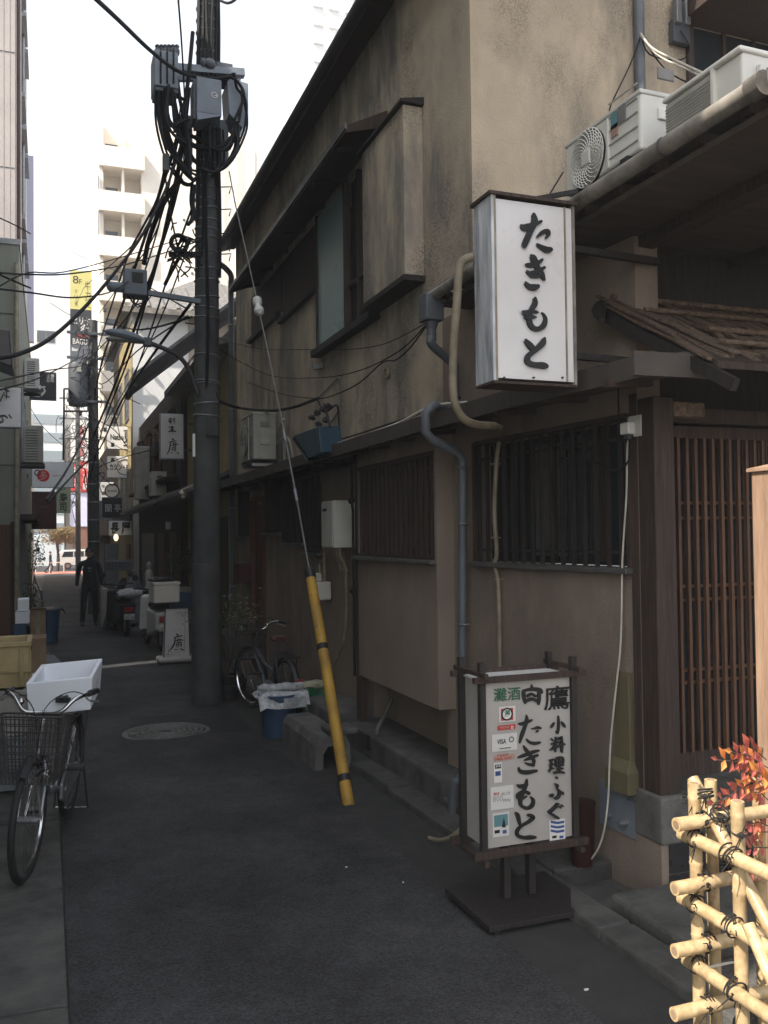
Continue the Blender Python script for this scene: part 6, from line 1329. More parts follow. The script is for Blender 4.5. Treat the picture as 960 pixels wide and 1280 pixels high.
# AC units hung on the left buildings
def side_ac(px0, py0, px1, py1, y, label, m='ac_white'):
    a = onY(px0, py1, y); b = onY(px1, py0, y); T = thing('air_conditioner', label, 'air conditioner', ((a.x+b.x)/2, y+.3, a.z))
    mb = MB(); mb.box(a.x, b.x, y, y+.75, a.z, b.z); part('casing', mb, m, T, bev=.012)
    wd = b.x-a.x; n = 12; mb = MB()
    for k in range(n): z = a.z+.05+(b.z-a.z-.1)*k/n; mb.box(a.x+.04, b.x-wd*.28, y-.008, y+.001, z, z+.018)
    each('louvre', mb, 'box_dark', T)
    mb = MB(); mb.box(a.x-.3, b.x+.03, y+.05, y+.09, a.z-.07, a.z-.01); mb.box(a.x-.3, b.x+.03, y+.6, y+.64, a.z-.07, a.z-.01); each('bracket', mb, 'gutter_dark', T)
side_ac(31, 448, 49, 485, 20, 'upper louvred air conditioner hung on the left green panelled building')
side_ac(29, 532, 54, 578, 17.6, 'lower, larger louvred air conditioner hung on the left green panelled building', 'ac_grey')
# left signs
board(-14, 485, 26, 533, 14, 'shop_white', 'shop_sign', 'large white sign cut by the left edge with thin grey brush strokes', writing=[('strokes', [[(0, 430, 16), (30, 425, 14), (50, 440, 10)], [(60, 420, 10), (75, 440, 10)], [(0, 470, 18), (20, 460, 12), (14, 440, 8)], [(35, 255, 12), (60, 262, 10)], [(45, 250, 10), (42, 310, 8)], [(30, 290, 8), (62, 300, 8)], [(0, 330, 10), (28, 270, 8)]], 0, 440, 5.333, 'grey_ink')])
T = thing('awning_box', 'dark folded awning box projecting at the left edge', 'awning', onY(5, 455, 13))
a = onY(-12, 458, 13); b = onY(18, 412, 13); mb = MB(); mb.hexa([(a.x, 13, a.z+.1), (b.x-.02, 13, a.z), (b.x-.02, 13.8, a.z), (a.x, 13.8, a.z+.1), (a.x, 13, b.z+.02), (b.x-.06, 13, b.z), (b.x-.06, 13.8, b.z), (a.x, 13.8, b.z+.02)]); part('box', mb, 'sign_black', T, bev=.02)
board(36, 466, 70, 499, 27, 'sign_black', 'shop_sign', 'black square sign with white brush mark below the upper left air conditioner', writing=[('酒', 58, 468, 62, 478, 'sticker', .01), ('蔵', 63, 468, 67.5, 478, 'sticker', .01), ('strokes', [[(215, 270, 8), (235, 290, 14), (270, 288, 18), (298, 262, 14), (290, 240, 8)], [(245, 240, 12), (300, 232, 10)], [(270, 225, 10), (262, 270, 14)]], 0, 440, 5.333, 'sticker')])
board(40, 578, 92, 609, 24, 'shop_white', 'shop_sign', 'wide white sign with a red disc hanging over the left side', writing=[('disc', 54, 594.5, 8, 'red_sign'), ('ring', 47, 591, 3.4, .8, 'ink'), ('ryori ya', 66, 593.5, 82, 596, 'grey_ink', 0), ('多', 49, 589, 59, 600, 'sign_white', -.01)])
board(40, 615, 70, 661, 22, 'maroon', 'shop_sign', 'plain dark maroon sign hanging under the white sign with the red disc', writing=[('Nami', 48, 624, 53, 626, 'grey_ink', 0), ('Dining', 48, 632, 60, 635, 'grey_ink', 0)])
board(71, 610, 88, 641, 40, 'green_sign', 'shop_sign', 'pale green vertical sign with two large black characters, far down the alley', writing=[('古', 76, 606.5, 82, 612.5, 'ink', .01), ('寿', 74, 616, 84, 628, 'ink', .02), ('司', 74.5, 628, 83, 639, 'ink', .02)])
# stacked vertical signs beside the apartment block
board(88, 340, 114.5, 386, 55.5, 'yellow_sign', 'vertical_sign', 'yellow projecting sign, topmost of the stack beside the apartment block', writing=[('8', 91, 345, 98, 354, 'ink', 0), ('F', 99, 349, 102, 355, 'ink', 0), ('牛', 106, 352, 113, 363, 'ink', -.01), ('カ', 107, 364, 113, 374, 'ink', -.01), ('又', 106, 375, 113, 385, 'ink', -.01), ('チ', 93, 362, 97, 367, 'ink', -.01), ('リ', 93, 369, 97, 374, 'ink', -.01), ('炙', 93, 376, 98, 383, 'ink', -.01)], th=.4)
board(88, 388, 114.5, 431, 55.5, 'sign_black', 'vertical_sign', 'dark sign with katakana for billiards and darts, second in the stack', writing=[('ビリヤ', 91, 397, 113, 405, 'sticker', .03), ('ダー', 99, 406, 114, 414, 'sticker', .03), ('&CAFE', 97, 417, 113, 422, 'red_ink', .02), ('BAGU', 91, 424, 109, 430, 'sticker', 0)], th=.4)
board(88, 433, 114.5, 486, 55.5, 'box_dark', 'vertical_sign', 'dark grey sign, lowest of the stack, behind the transformer', writing=[('Bar', 90, 435, 98, 438.5, 'sticker', .03), ('黒', 107, 444, 112, 450, 'sticker', 0), ('木', 107, 452, 112, 458, 'sticker', 0), ('屋', 107, 460, 112, 466, 'sticker', 0)], th=.4)

# ================================================================== STAND SIGN FURTHER DOWN (kanji)
def standing2():
    y = 13.3; g = gz(y); a = onY(206, 825, y); b = onY(236, 760, y); T = thing('stand_sign', 'white pavement sign on a rounded base with one large brush character', 'sign', ((a.x+b.x)/2, y+.12, g))
    mb = MB(); lean = .0; xm = (a.x+b.x)/2; w0 = .19; w1 = .165
    z0 = onY(220, 822, y).z; z1 = b.z
    mb.hexa([(xm-w0, y, z0), (xm+w0, y, z0), (xm+w0, y+.2, z0), (xm-w0, y+.2, z0), (xm-w1+.01, y+.07, z1), (xm+w1+.01, y+.07, z1), (xm+w1+.01, y+.15, z1), (xm-w1+.01, y+.15, z1)]); part('panel', mb, 'sign_white', T, bev=.006)
    mb = MB(); fr = .012
    for s in (-1, 1): mb.beam((xm+s*w0, y-.004, z0), (xm+s*w1+.01, y+.066, z1), .014, .02, (0, -1, 0))
    mb.beam((xm-w1, y+.066, z1), (xm+w1+.02, y+.066, z1), .014, .02, (0, -1, 0)); each('frame', mb, 'gutter_dark', T)
    mb = MB(); mb.box(xm-.27, xm+.27, y-.06, y+.28, g+.03, z0+.01); part('base', mb, 'ac_white', T, bev=.03)
    mb = MB(); mb.box(xm-.26, xm+.26, y-.05, y+.27, g, g+.032); part('foot', mb, 'plastic_black', T, bev=.01)
    def fn(X, Y):
        p = onY(195+X/13.47, 750+Y/13.47, y); f = (p.z-z0)/(z1-z0); return Vector((p.x, y+.07*f-.004, p.z))
    S = [[(345, 570, 14), (368, 590, 30)], [(305, 640, 12), (360, 620, 20), (440, 605, 20)], [(325, 645, 18), (315, 720, 24), (280, 790, 26), (215, 870, 8)], [(330, 690, 10), (400, 672, 18), (465, 680, 12)], [(370, 655, 12), (370, 720, 16)], [(410, 650, 12), (405, 720, 16)], [(345, 735, 12), (342, 790, 14)], [(345, 728, 10), (420, 715, 14), (425, 775, 20)], [(375, 725, 12), (378, 790, 14)], [(350, 760, 10), (415, 752, 12)], [(310, 832, 10), (350, 838, 16)], [(375, 830, 8), (372, 838, 10)], [(405, 815, 10), (455, 840, 26)],
         [(450, 250, 8), (465, 285, 12)], [(430, 340, 6), (445, 345, 8)], [(452, 390, 8), (455, 420, 8)], [(360, 215, 3), (560, 212, 3)], [(500, 160, 3), (490, 560, 3), (478, 870, 3)], [(170, 915, 3), (290, 915, 3)], [(205, 740, 3), (205, 960, 3)]]
    r = part('lettering', brush(S, fn, (0, -1, 0), .003), 'ink', T); r['kind'] = 'stuff'
    mb = MB(); c = Vector((xm+.36, y-.02, g+.09)); mb.cyl(c-Vector((.07, 0, 0)), c+Vector((.05, 0, .02)), .02, 10); solo('cable_plug', mb, 'orange_tip', 'pale plug of a cable lying beside the pavement sign base', 'plug', loc=tuple(c))
standing2()
# ================================================================== BICYCLES
def bicycle(label, loc, rz, frame_m='steel', seat_m='plastic_black', basket=True, lean=0, steer=0, r=.31, wb=1.05, carrier=True, group=None, red=False):
    T = thing('bicycle', label, 'bicycle', loc, rz, group); V = Vector
    K = dict(local=True)
    def wheel(cx, st=0):
        ax = V((-math.sin(st), math.cos(st), 0)); c = V((cx, 0, r)); mb = MB(); mb.ring(c, ax, r-.018, .018, 40, 8); wt = part('wheel', mb, 'rubber', T, smooth=True, **K)
        mb = MB(); mb.ring(c, ax, r-.042, .011, 40, 6); part('rim', mb, 'chrome', wt, smooth=True, **K)
        mb = MB(); u = ax.orthogonal().normalized(); v = ax.cross(u)
        for i in range(28):
            q = 2*math.pi*i/28; e = c+(u*math.cos(q)+v*math.sin(q))*(r-.045); q2 = q+(.35 if i % 2 else -.35); h = c+(u*math.cos(q2)+v*math.sin(q2))*.022+ax*(.02 if i % 4 < 2 else -.02); mb.tube([h, e], .0013, 3, False)
        s = part('spokes', mb, 'chrome', wt, **K); s['kind'] = 'stuff'
        mb = MB(); mb.cyl(c-ax*.05, c+ax*.05, .018, 12); part('hub', mb, 'steel', wt, smooth=True, **K)
        mb = MB(); P = []; a0, a1 = (.95, 2.7) if cx > .5 else (.5, 3.3)
        for i in range(15):
            q = a0+(a1-a0)*i/14; P.append(c+V((math.cos(q)*math.cos(st), math.cos(q)*math.sin(st), math.sin(q)))*(r+.025))
        vs = []; 
        for p in P: vs += [p+ax*.028-(p-c).normalized()*.012, p, p-ax*.028-(p-c).normalized()*.012]
        mb.add(vs, [(i*3+j, i*3+j+1, (i+1)*3+j+1, (i+1)*3+j) for i in range(14) for j in range(2)]); part('mudguard', mb, 'plastic_black', wt, smooth=True, **K)
        return wt
    wheel(0); wheel(wb, steer)
    bb = V((.42, 0, r-.02)); sc = V((.27, 0, r+.32)); seat = V((.24, 0, r+.46)); hd = V((wb-.2, 0, r+.40)); hl = V((wb-.14, 0, r+.26))
    mb = MB(); mb.tube([bb, sc, seat], [.017, .016, .013], 10); mb.tube([bb, bb+V((.2, 0, .04)), hl], .019, 10); mb.tube([sc*.5+bb*.5, hl*.55+(sc*.5+bb*.5)*.45+V((0, 0, -.01)), hl+V((-.02, 0, .05))], .014, 8)
    mb.tube([hl, hd], .02, 10)
    for s in (-1, 1): mb.tube([V((0, s*.055, r)), bb+V((0, s*.03, 0))], .009, 6); mb.tube([V((0, s*.055, r)), sc+V((0, s*.015, -.02))], .008, 6)
    part('frame', mb, frame_m, T, smooth=True, **K)
    cs, sn = math.cos(steer), math.sin(steer)
    mb = MB()
    for s in (-1, 1): mb.tube(smooth_pts([V((wb-s*.055*sn, s*.055*cs, r)), V((wb-.09-s*.055*sn, s*.055*cs, r+.2)), hl+V((0, s*.03, -.0))], 3), .010, 8)
    part('fork', mb, frame_m, T, smooth=True, **K)
    st = hd+V((-.03, 0, .10))
    def hb(x, y, z): return st+V((x*cs-y*sn, x*sn+y*cs, z))
    mb = MB(); mb.tube([hd, st], .013, 8); mb.tube(smooth_pts([hb(-.16, .22, .075), hb(-.07, .205, .08), hb(0, .15, .06), hb(.035, .09, .0), hb(.03, 0, -.01), hb(.035, -.09, .0), hb(0, -.15, .06), hb(-.07, -.205, .08), hb(-.16, -.22, .075)], 4), .0115, 10); part('handlebar', mb, 'chrome', T, smooth=True, **K)
    for s in (-1, 1):
        mb = MB(); mb.tube([hb(-.20, s*.225, .075), hb(-.08, s*.21, .08)], .017, 10); g = part('grip', mb, 'plastic_black', T, smooth=True, **K)
        mb = MB(); mb.tube(smooth_pts([hb(-.06, s*.195, .07), hb(-.04, s*.22, .05), hb(-.12, s*.255, .03)], 3), .006, 6); part('brake_lever', mb, 'steel', g, smooth=True, **K)
        mb = MB(); mb.tube(smooth_pts([hb(-.04, s*.22, .07), hb(.06, s*.14, .11), hb(.1, s*.03, .03), V((wb-.12, 0, r+.32))], 4), .003, 5); part('brake_cable', mb, 'cable', T, **K)
    mb = MB(); mb.blob(hb(.0, -.12, .045), .02, .02, .018, 10, 6); part('bell', mb, 'chrome', T, smooth=True, **K)
    mb = MB(); vs = []; n = 10
    for i in range(n+1):
        f = i/n; x = -.12+.25*f; wd = .012+.075*(1-f)**.8*(1 if f < .92 else .5); zz = .03*(1-f)*.6+.0
        for a_ in (-1, -.6, 0, .6, 1): vs.append(seat+V((x, a_*wd, .03+zz-(.028 if abs(a_) == 1 else 0)-(.006 if a_ == 0 else 0))))
    mb.add(vs, [(i*5+j, i*5+j+1, (i+1)*5+j+1, (i+1)*5+j) for i in range(n) for j in range(4)]+[tuple((i*5) for i in (0,))+(1, 2, 3, 4)]); m0 = len(mb.v)
    mb.obox(seat+V((0, 0, .005)), (1, 0, 0), (0, 1, 0), UZ, .10, .04, .014); part('saddle', mb, seat_m, T, smooth=True, **K)
    if carrier:
        mb = MB()
        for y in (-.06, -.02, .02, .06): mb.tube([V((-.2, y, r+.345)), V((.2, y, r+.345))], .006, 6)
        mb.tube([V((-.2, -.07, r+.345)), V((-.2, .07, r+.345))], .007, 6); mb.tube([V((.12, -.07, r+.345)), V((.12, .07, r+.345))], .006, 6)
        for s in (-1, 1): mb.tube([V((0, s*.065, r)), V((-.1, s*.07, r+.34))], .006, 6); mb.tube([V((0, s*.065, r)), V((.08, s*.07, r+.34))], .006, 6)
        cr = part('carrier', mb, 'gutter_dark', T, smooth=True, **K)
    mb = MB(); mb.box(-r-.04, -r-.015, -.025, .025, r+.1, r+.17); part('reflector', mb, 'red_plastic', T, bev=.006, **K)
    # cranks, pedals, chain guard, stand
    mb = MB(); mb.tube([bb+V((0, -.06, 0)), bb+V((0, .06, 0))], .018, 10); mb.beam(bb+V((0, -.065, 0)), bb+V((-.07, -.07, -.14)), .012, .02); mb.beam(bb+V((0, .065, 0)), bb+V((.07, .07, .14)), .012, .02); part('crank', mb, 'steel', T, **K)
    for s, o in ((-1, V((-.07, -.12, -.14))), (1, V((.07, .12, .14)))):
        mb = MB(); mb.obox(bb+o, (1, 0, 0), (0, 1, 0), UZ, .04, .045, .011); part('pedal', mb, 'plastic_black', T, bev=.004, **K)
    mb = MB(); mb.prism([(-.06, .035, r+.04), (.40, .035, r+.07), (.50, .035, r+.03), (.50, .035, r-.06), (.40, .035, r-.1), (-.04, .035, r-.045)], (0, .02, 0)); part('chain_case', mb, 'steel', T, bev=.01, **K)
    mb = MB(); mb.tube([V((0, -.08, r)), V((-.1, -.1, .02)), V((-.1, .1, .02)), V((0, .08, r))], .008, 6); part('stand', mb, 'chrome', T, smooth=True, **K)
    c = V((wb+.03, .075*(1 if not red else -1), r+.22)); mb = MB(); mb.lathe([(.01, -.05), (.028, -.035), (.034, .03), (.03, .035), (0, .04)], c, 14, (1, 0, -.1)); mb.beam(c, c+V((-.03, -.05, 0)), .012, .012); part('headlamp', mb, 'chrome', T, smooth=True, **K)
    if basket:
        def bk(f, g, h):     # f 0..1 along, g -1..1 across, h 0..1 height
            k = .80+.20*h; x = (.02+.27*f) if f > 0 else .02-.02*h; return hb(.08+x*k, g*.17*k, -.30+.30*h+.04*f*h)
        mb = MB()
        for h in [i/9 for i in range(10)]: mb.tube([bk(0, -1, h), bk(1, -1, h), bk(1, 1, h), bk(0, 1, h), bk(0, -1, h)], .0026 if h < 1 else .006, 4)
        for i in range(17): g = -1+i/8; mb.tube([bk(1, g, 1), bk(1, g, 0), bk(0, g, 0), bk(0, g, 1)], .0024, 4)
        for i in range(13): f = i/12; mb.tube([bk(f, -1, 1), bk(f, -1, 0), bk(f, 1, 0), bk(f, 1, 1)], .0024, 4)
        bkp = part('basket', mb, 'gutter_dark', T, **K)
        mb = MB(); mb.beam(hb(.06, 0, -.28), hb(.3, 0, -.30), .05, .01); mb.tube([hb(.26, .05, -.3), V((wb, .06, r))], .006, 5); mb.tube([hb(.26, -.05, -.3), V((wb, -.06, r))], .006, 5); part('support', mb, 'steel', bkp, **K)
    return T
pr_ = Vector((.11, 5.83, 0)); pf_ = Vector((-.11, 4.80, 0)); d_ = (pf_-pr_)
B1 = bicycle('silver shopping bicycle with black wire basket carrying a foam box, at the left edge', (pr_.x, pr_.y, gz(5.6)+.008), math.atan2(d_.y, d_.x), steer=-.04, r=.30, group=None)
B1.rotation_euler = (math.radians(-3), math.radians(0), math.atan2(d_.y, d_.x))
bpy.context.view_layer.update()
pr2 = Vector((2.06, 8.02, 0)); pf2 = Vector((1.96, 9.0, 0)); d2 = pf2-pr2
B2 = bicycle('dark bicycle with brown saddle and basket parked against the wall beyond the bucket', (pr2.x, pr2.y, gz(8.5)+.01), math.atan2(d2.y, d2.x), frame_m='box_dark', seat_m='seat_brown', steer=.25, red=True)
# foam box on the carrier
c = [onZ(x, y, .80) for x, y in ((32, 856), (110, 850), (122, 829), (49, 837))]
fw = Vector((.10, 5.67, .0)); T = thing('foam_box', 'open white foam box strapped on the bicycle carrier', 'foam box', (.06, 5.7, .52))
def fbox(z0, z1, w0, w1, d0, d1, cx=.10, cy=5.72, tilt=.05):
    out = []
    for z, w, d in ((z0, w0, d0), (z1, w1, d1)):
        for sx, sy in ((-1, -1), (1, -1), (1, 1), (-1, 1)):
            x = cx+sx*w; y = cy+sy*d; a = .19; X = cx+(x-cx)*math.cos(a)+(y-cy)*math.sin(a); Y = cy-(x-cx)*math.sin(a)+(y-cy)*math.cos(a); out.append(Vector((X, Y, z+sy*tilt*.5+sx*.012)))
    return out
o0 = fbox(.605, .80, .172, .185, .195, .21); i1 = fbox(.63, .801, .148, .16, .165, .185)
mb = MB(); mb.v = o0+i1; mb.f = [[3, 2, 1, 0], [0, 1, 5, 4], [1, 2, 6, 5], [2, 3, 7, 6], [3, 0, 4, 7], [4, 5, 13, 12], [5, 6, 14, 13], [6, 7, 15, 14], [7, 4, 12, 15], [12, 13, 9, 8], [13, 14, 10, 9], [14, 15, 11, 10], [15, 12, 8, 11], [8, 9, 10, 11]]
part('tub', mb, 'foam', T, bev=.006)
mb = MB(); q = (o0[1]+o0[2]+o0[5]+o0[6])/4; n_ = (o0[2]-o0[1]).cross(o0[5]-o0[1]).normalized(); u_ = (o0[2]-o0[1]).normalized(); text(mb, '活魚', q-u_*.06-UZ*.02, u_, UZ, .12, .05, .0, .002); r_ = part('faint_print', mb, 'sticker', T); r_['kind'] = 'stuff'

# ================================================================== LEFT SIDE CLUTTER
def crate(name, label, x0, x1, y0, y1, z0, z1, m, flare=.012, ribs=True, wall=.02):
    T = thing(name, label, 'crate', ((x0+x1)/2, (y0+y1)/2, z0))
    o = [Vector(p) for p in ((x0+flare, y0+flare, z0), (x1-flare, y0+flare, z0), (x1-flare, y1-flare, z0), (x0+flare, y1-flare, z0), (x0, y0, z1), (x1, y0, z1), (x1, y1, z1), (x0, y1, z1))]
    w_ = wall; i_ = [Vector(p) for p in ((x0+flare+w_, y0+flare+w_, z0+w_), (x1-flare-w_, y0+flare+w_, z0+w_), (x1-flare-w_, y1-flare-w_, z0+w_), (x0+flare+w_, y1-flare-w_, z0+w_), (x0+w_, y0+w_, z1), (x1-w_, y0+w_, z1), (x1-w_, y1-w_, z1), (x0+w_, y1-w_, z1))]
    mb = MB(); mb.v = o+i_; mb.f = [[3, 2, 1, 0], [0, 1, 5, 4], [1, 2, 6, 5], [2, 3, 7, 6], [3, 0, 4, 7], [4, 5, 13, 12], [5, 6, 14, 13], [6, 7, 15, 14], [7, 4, 12, 15], [12, 13, 9, 8], [13, 14, 10, 9], [14, 15, 11, 10], [15, 12, 8, 11], [8, 9, 10, 11]]
    part('tub', mb, m, T, bev=.005)
    if ribs:
        mb = MB(); e = .014; h = .03; mb.box(x0-e, x1+e, y0-e, y0+.002, z1-h, z1+.004); mb.box(x0-e, x1+e, y1-.002, y1+e, z1-h, z1+.004); mb.box(x0-e, x0+.002, y0+.003, y1-.003, z1-h, z1+.0035); mb.box(x1-.002, x1+e, y0+.003, y1-.003, z1-h, z1+.0035); part('rim', mb, m, T, bev=.004)
        mb = MB()
        for k in range(4): x = x0+.05+(x1-x0-.1)*k/3; mb.box(x-.012, x+.012, y0-.010, y0+flare+.004, z0+.01, z1-h-.001)
        for k in range(3): y = y0+.05+(y1-y0-.1)*k/2; mb.box(x1-flare-.002, x1+.010, y-.012, y+.012, z0+.01, z1-h-.001)
        mb.box(x0+.005, x1+.006, y0-.006, y0+flare, (z0+z1)/2-.05, (z0+z1)/2-.035); mb.box(x1-flare, x1+.007, y0+.005, y1, (z0+z1)/2-.05, (z0+z1)/2-.035)
        each('rib', mb, m, T)
        mb = MB(); mb.box(x1+.0, x1+.012, (y0+y1)/2-.05, (y0+y1)/2+.05, z1-.075, z1-.045); part('hand_hole', mb, 'dark_int', T)
    return T
crate('yellow_crate', 'dirty yellow plastic crate, topmost of its pile at the left edge', -.70, -.12, 6.55, 6.98, .585, .895, 'crate_yellow')
crate('grey_crate', 'pale grey plastic crate under the dirty yellow one', -.72, -.14, 6.5, 7.0, .27, .575, 'ac_grey')
crate('grey_crate', 'lowest grey crate of the pile, standing on the gutter slabs', -.71, -.15, 6.52, 6.98, -.1, .262, 'cloth_grey')
def cbox(name, label, px0, py0, px1, py1, y, dep, m, cat='box', flaps=False, z0=None, bev=.006):
    a = onY(px0, py1, y); b = onY(px1, py0, y); z0 = a.z if z0 is None else z0; T = thing(name, label, cat, ((a.x+b.x)/2, y+dep/2, z0))
    mb = MB(); mb.box(a.x, b.x, y, y+dep, z0, b.z); part('body', mb, m, T, bev=bev)
    if flaps:
        mb = MB(); mb.prism([(a.x, y, b.z), (b.x, y, b.z), (b.x+.02, y-.1, b.z+.03), (a.x-.02, y-.1, b.z+.03)], (0, 0, .005)); mb.prism([(b.x, y, b.z), (b.x, y+dep, b.z), (b.x+.12, y+dep, b.z+.01), (b.x+.12, y, b.z+.01)], (0, 0, .005)); each('flap', mb, m, T)
        mb = MB(); mb.box((a.x+b.x)/2-.03, (a.x+b.x)/2+.03, y-.002, y, z0, b.z); part('tape', mb, 'pipe_beige', T)
    return T
def bucket(name, label, x, y, z, r0, r1, h, m, cat='bucket'):
    T = thing(name, label, cat, (x, y, z)); mb = MB(); mb.lathe([(r0, 0), (r1, h), (r1+.012, h), (r1+.012, h-.02), (r1+.004, h-.022)], (x, y, z), 28); part('tub', mb, m, T, smooth=True)
    mb = MB(); mb.ring((x, y, z+h), (0, 0, 1), r1+.006, .008, 30, 6); part('rim', mb, m, T, smooth=True); return T
def lowbox(name, label, cx, cy, w_, d_, z0, h, m, cat='box', flaps=False):
    T = thing(name, label, cat, (cx, cy, z0)); mb = MB(); mb.box(cx-w_/2, cx+w_/2, cy-d_/2, cy+d_/2, z0, z0+h); part('body', mb, m, T, bev=.008)
    if flaps:
        mb = MB(); mb.prism([(cx-w_/2, cy-d_/2, z0+h), (cx+w_/2, cy-d_/2, z0+h), (cx+w_/2+.02, cy-d_/2-.14, z0+h+.05), (cx-w_/2-.02, cy-d_/2-.14, z0+h+.04)], (0, 0, .006)); mb.prism([(cx+w_/2, cy-d_/2, z0+h), (cx+w_/2, cy+d_/2, z0+h), (cx+w_/2+.16, cy+d_/2, z0+h+.02), (cx+w_/2+.16, cy-d_/2, z0+h+.02)], (0, 0, .006)); each('flap', mb, m, T)
    return T
Y_ = 15.2; g = gz(Y_)
cbox('carton', 'dark brown carton at the bottom of the pile by the left wall', 31, 797, 58, 831, 13.3, .5, 'card', z0=gz(13.3), flaps=False)
cbox('carton', 'brown carton with open flaps resting on the dark carton by the left wall', 38, 762, 57, 790, 14.0, .45, 'card', flaps=True, z0=onY(40, 797, 14.0).z)
cbox('white_box', 'white foam box on top of the blue crate by the left wall', 19, 765, 37, 780, 13.6, .45, 'foam', 'foam box')
cbox('white_box', 'upper white foam box of the two stacked by the left wall', 22, 749, 36, 764.5, 13.62, .4, 'foam', 'foam box')
cbox('blue_crate', 'blue plastic crate under the two white foam boxes by the left wall', 17, 780.5, 32, 802, 13.6, .5, 'blue_plastic', 'crate', z0=gz(13.6))
p = gnd(61, 803); bucket('blue_bin', 'blue plastic bin with a sheet over its rim near the left wall', p.x, p.y, p.z, .16, .20, .62, 'blue_plastic', 'bin')
mb = MB(); zz = p.z+.63
mb.grid(lambda u, v: (p.x-.22+.52*u, p.y-.22+.44*v, zz+.03*math.sin(9*u+4*v)+(-.08*max(0, abs(u-.5)*2-.75)*4)), 10, 10); solo('blue_sheet', mb, 'blue_plastic', 'crumpled blue sheet lying over the blue bin', 'sheet', loc=(p.x, p.y, zz))
p0 = [gnd(x, y) for x, y in ((36, 833), (78, 832), (68, 821), (38, 820))]; mb = MB(); mb.prism([q+Vector((0, 0, .012)) for q in p0], (0, 0, .02)); solo('flat_board', mb, 'cloth_grey', 'flat grey board lying on the ground before the cartons', 'board', loc=tuple(p0[0]))
# plants and clutter along the left wall
def plant(name, label, c, r, n, size, m='leaf', pot=True, cat='plant', stems=4, rz_=None, potm='plastic_black', poth=.25, potr=.14):
    T = thing(name, label, cat, (c[0], c[1], gz(c[1]))); g = gz(c[1])
    mb = MB(); mb.leaves(c, r[0], r[1], r[2], n, size); f = part('foliage', mb, m, T)
    mb = MB()
    for k in range(stems):
        e = Vector(c)+Vector((random.uniform(-.6, .6)*r[0], random.uniform(-.6, .6)*r[1], random.uniform(-.2, .7)*r[2])); mb.tube(smooth_pts([(c[0]+random.uniform(-.03, .03), c[1], g+(poth*.8 if pot else 0)), (Vector((c[0], c[1], g+poth))*.5+e*.5+Vector((random.uniform(-.05, .05), 0, 0))), e], 3), [.010]*3+[.008]*3+[.005], 5)
    each('stem', mb, 'bark', T)
    if pot: mb = MB(); mb.lathe([(potr*.75, 0), (potr, poth), (potr+.015, poth), (potr+.015, poth-.03)], (c[0], c[1], g), 18); part('pot', mb, potm, T, smooth=True)
    return T
random.seed(17)
q = onY(40, 688, 24); plant('shrub', 'dark green shrub growing against the left wall far down the alley', (q.x, 24, q.z), (.32, .5, .55), 420, .10, pot=False)
q = onY(38, 735, 18.6); plant('potted_plant', 'dark potted plant by the left wall beyond the blue bin', (q.x+.02, 18.8, .35), (.16, .3, .4), 160, .09)
T = thing('folded_barrier', 'dark folded barrier leaning along the left side beyond the blue bin', 'barrier', gnd(55, 783))
a_ = gnd(57, 781); b_ = gnd(45, 742); mb = MB()
mb.beam((a_.x-.02, a_.y, a_.z+.02), (a_.x-.1, a_.y+.4, a_.z+.75), .05, .05); mb.beam((b_.x, b_.y, b_.z+.02), (b_.x-.05, b_.y, b_.z+.8), .05, .05); mb.beam((a_.x-.1, a_.y+.4, a_.z+.75), (b_.x-.05, b_.y, b_.z+.8), .05, .09); mb.beam((a_.x-.06, a_.y+.2, a_.z+.4), (b_.x-.02, b_.y, b_.z+.4), .04, .05); each('bar', mb, 'plastic_black', T)

# ================================================================== RIGHT SIDE CLUTTER BELOW THE POLE
p = gnd(350, 925); BKT = bucket('blue_bucket', 'worn blue bucket standing on the asphalt under folded newspaper', p.x+.02, p.y+.14, p.z, .13, .165, .37, 'blue_plastic')
zz = p.z+.385; cx, cy = p.x+.04, p.y+.15
def paper(fn, nu, nv, th=.006):
    mb = MB(); mb.grid(fn, nu, nv); return mb
T = thing('newspaper', 'folded newspapers draped over the worn blue bucket', 'newspaper', (cx, cy, zz))
mb = paper(lambda u, v: (cx-.22+.44*u, cy-.20+.32*v, zz+.012+.014*math.sin(7*u+2)*math.cos(5*v)-(.0 if v > .25 else (.25-v)*.45)-(.3*max(0, .12-u))), 16, 12); part('sheet', mb, 'paper', T, smooth=True)
mb = MB(); P = [(cx-.20+.05*i, cy-.03+.02*math.sin(i), zz+.045+.008*math.sin(i*1.7)) for i in range(9)]; mb.tube(P, [.02, .03, .034, .036, .034, .036, .036, .034, .026], 10); rr = part('rolled_bundle', mb, 'paper', T, smooth=True); rr.scale = (1, 1, 1)
mb = paper(lambda u, v: (cx-.02+.20*u, cy-.215-.012*math.sin(6*u), zz-.02-.09*v), 8, 5); part('hanging_fold', mb, 'paper', T, smooth=True)
T = thing('waste_bin', 'dark bin holding a green net bag beside the blue bucket', 'bin', (cx+.36, cy+.18, p.z)); mb = MB(); mb.lathe([(.13, 0), (.165, .36), (.175, .36)], (cx+.36, cy+.2, p.z), 22); part('tub', mb, 'box_dark', T, smooth=True)
T = thing('green_bag', 'crumpled green plastic bag hanging over the dark bin', 'bag', (cx+.36, cy+.1, p.z+.3))
mb = MB(); mb.grid(lambda u, v: (cx+.2+.3*u+.01*math.sin(12*v), cy+.03-.02*math.sin(9*u)-.06*v, p.z+.385+.02*math.sin(8*u)-.17*v*(1+.3*math.sin(5*u))), 12, 10); part('film', mb, 'green_bag', T, smooth=False)
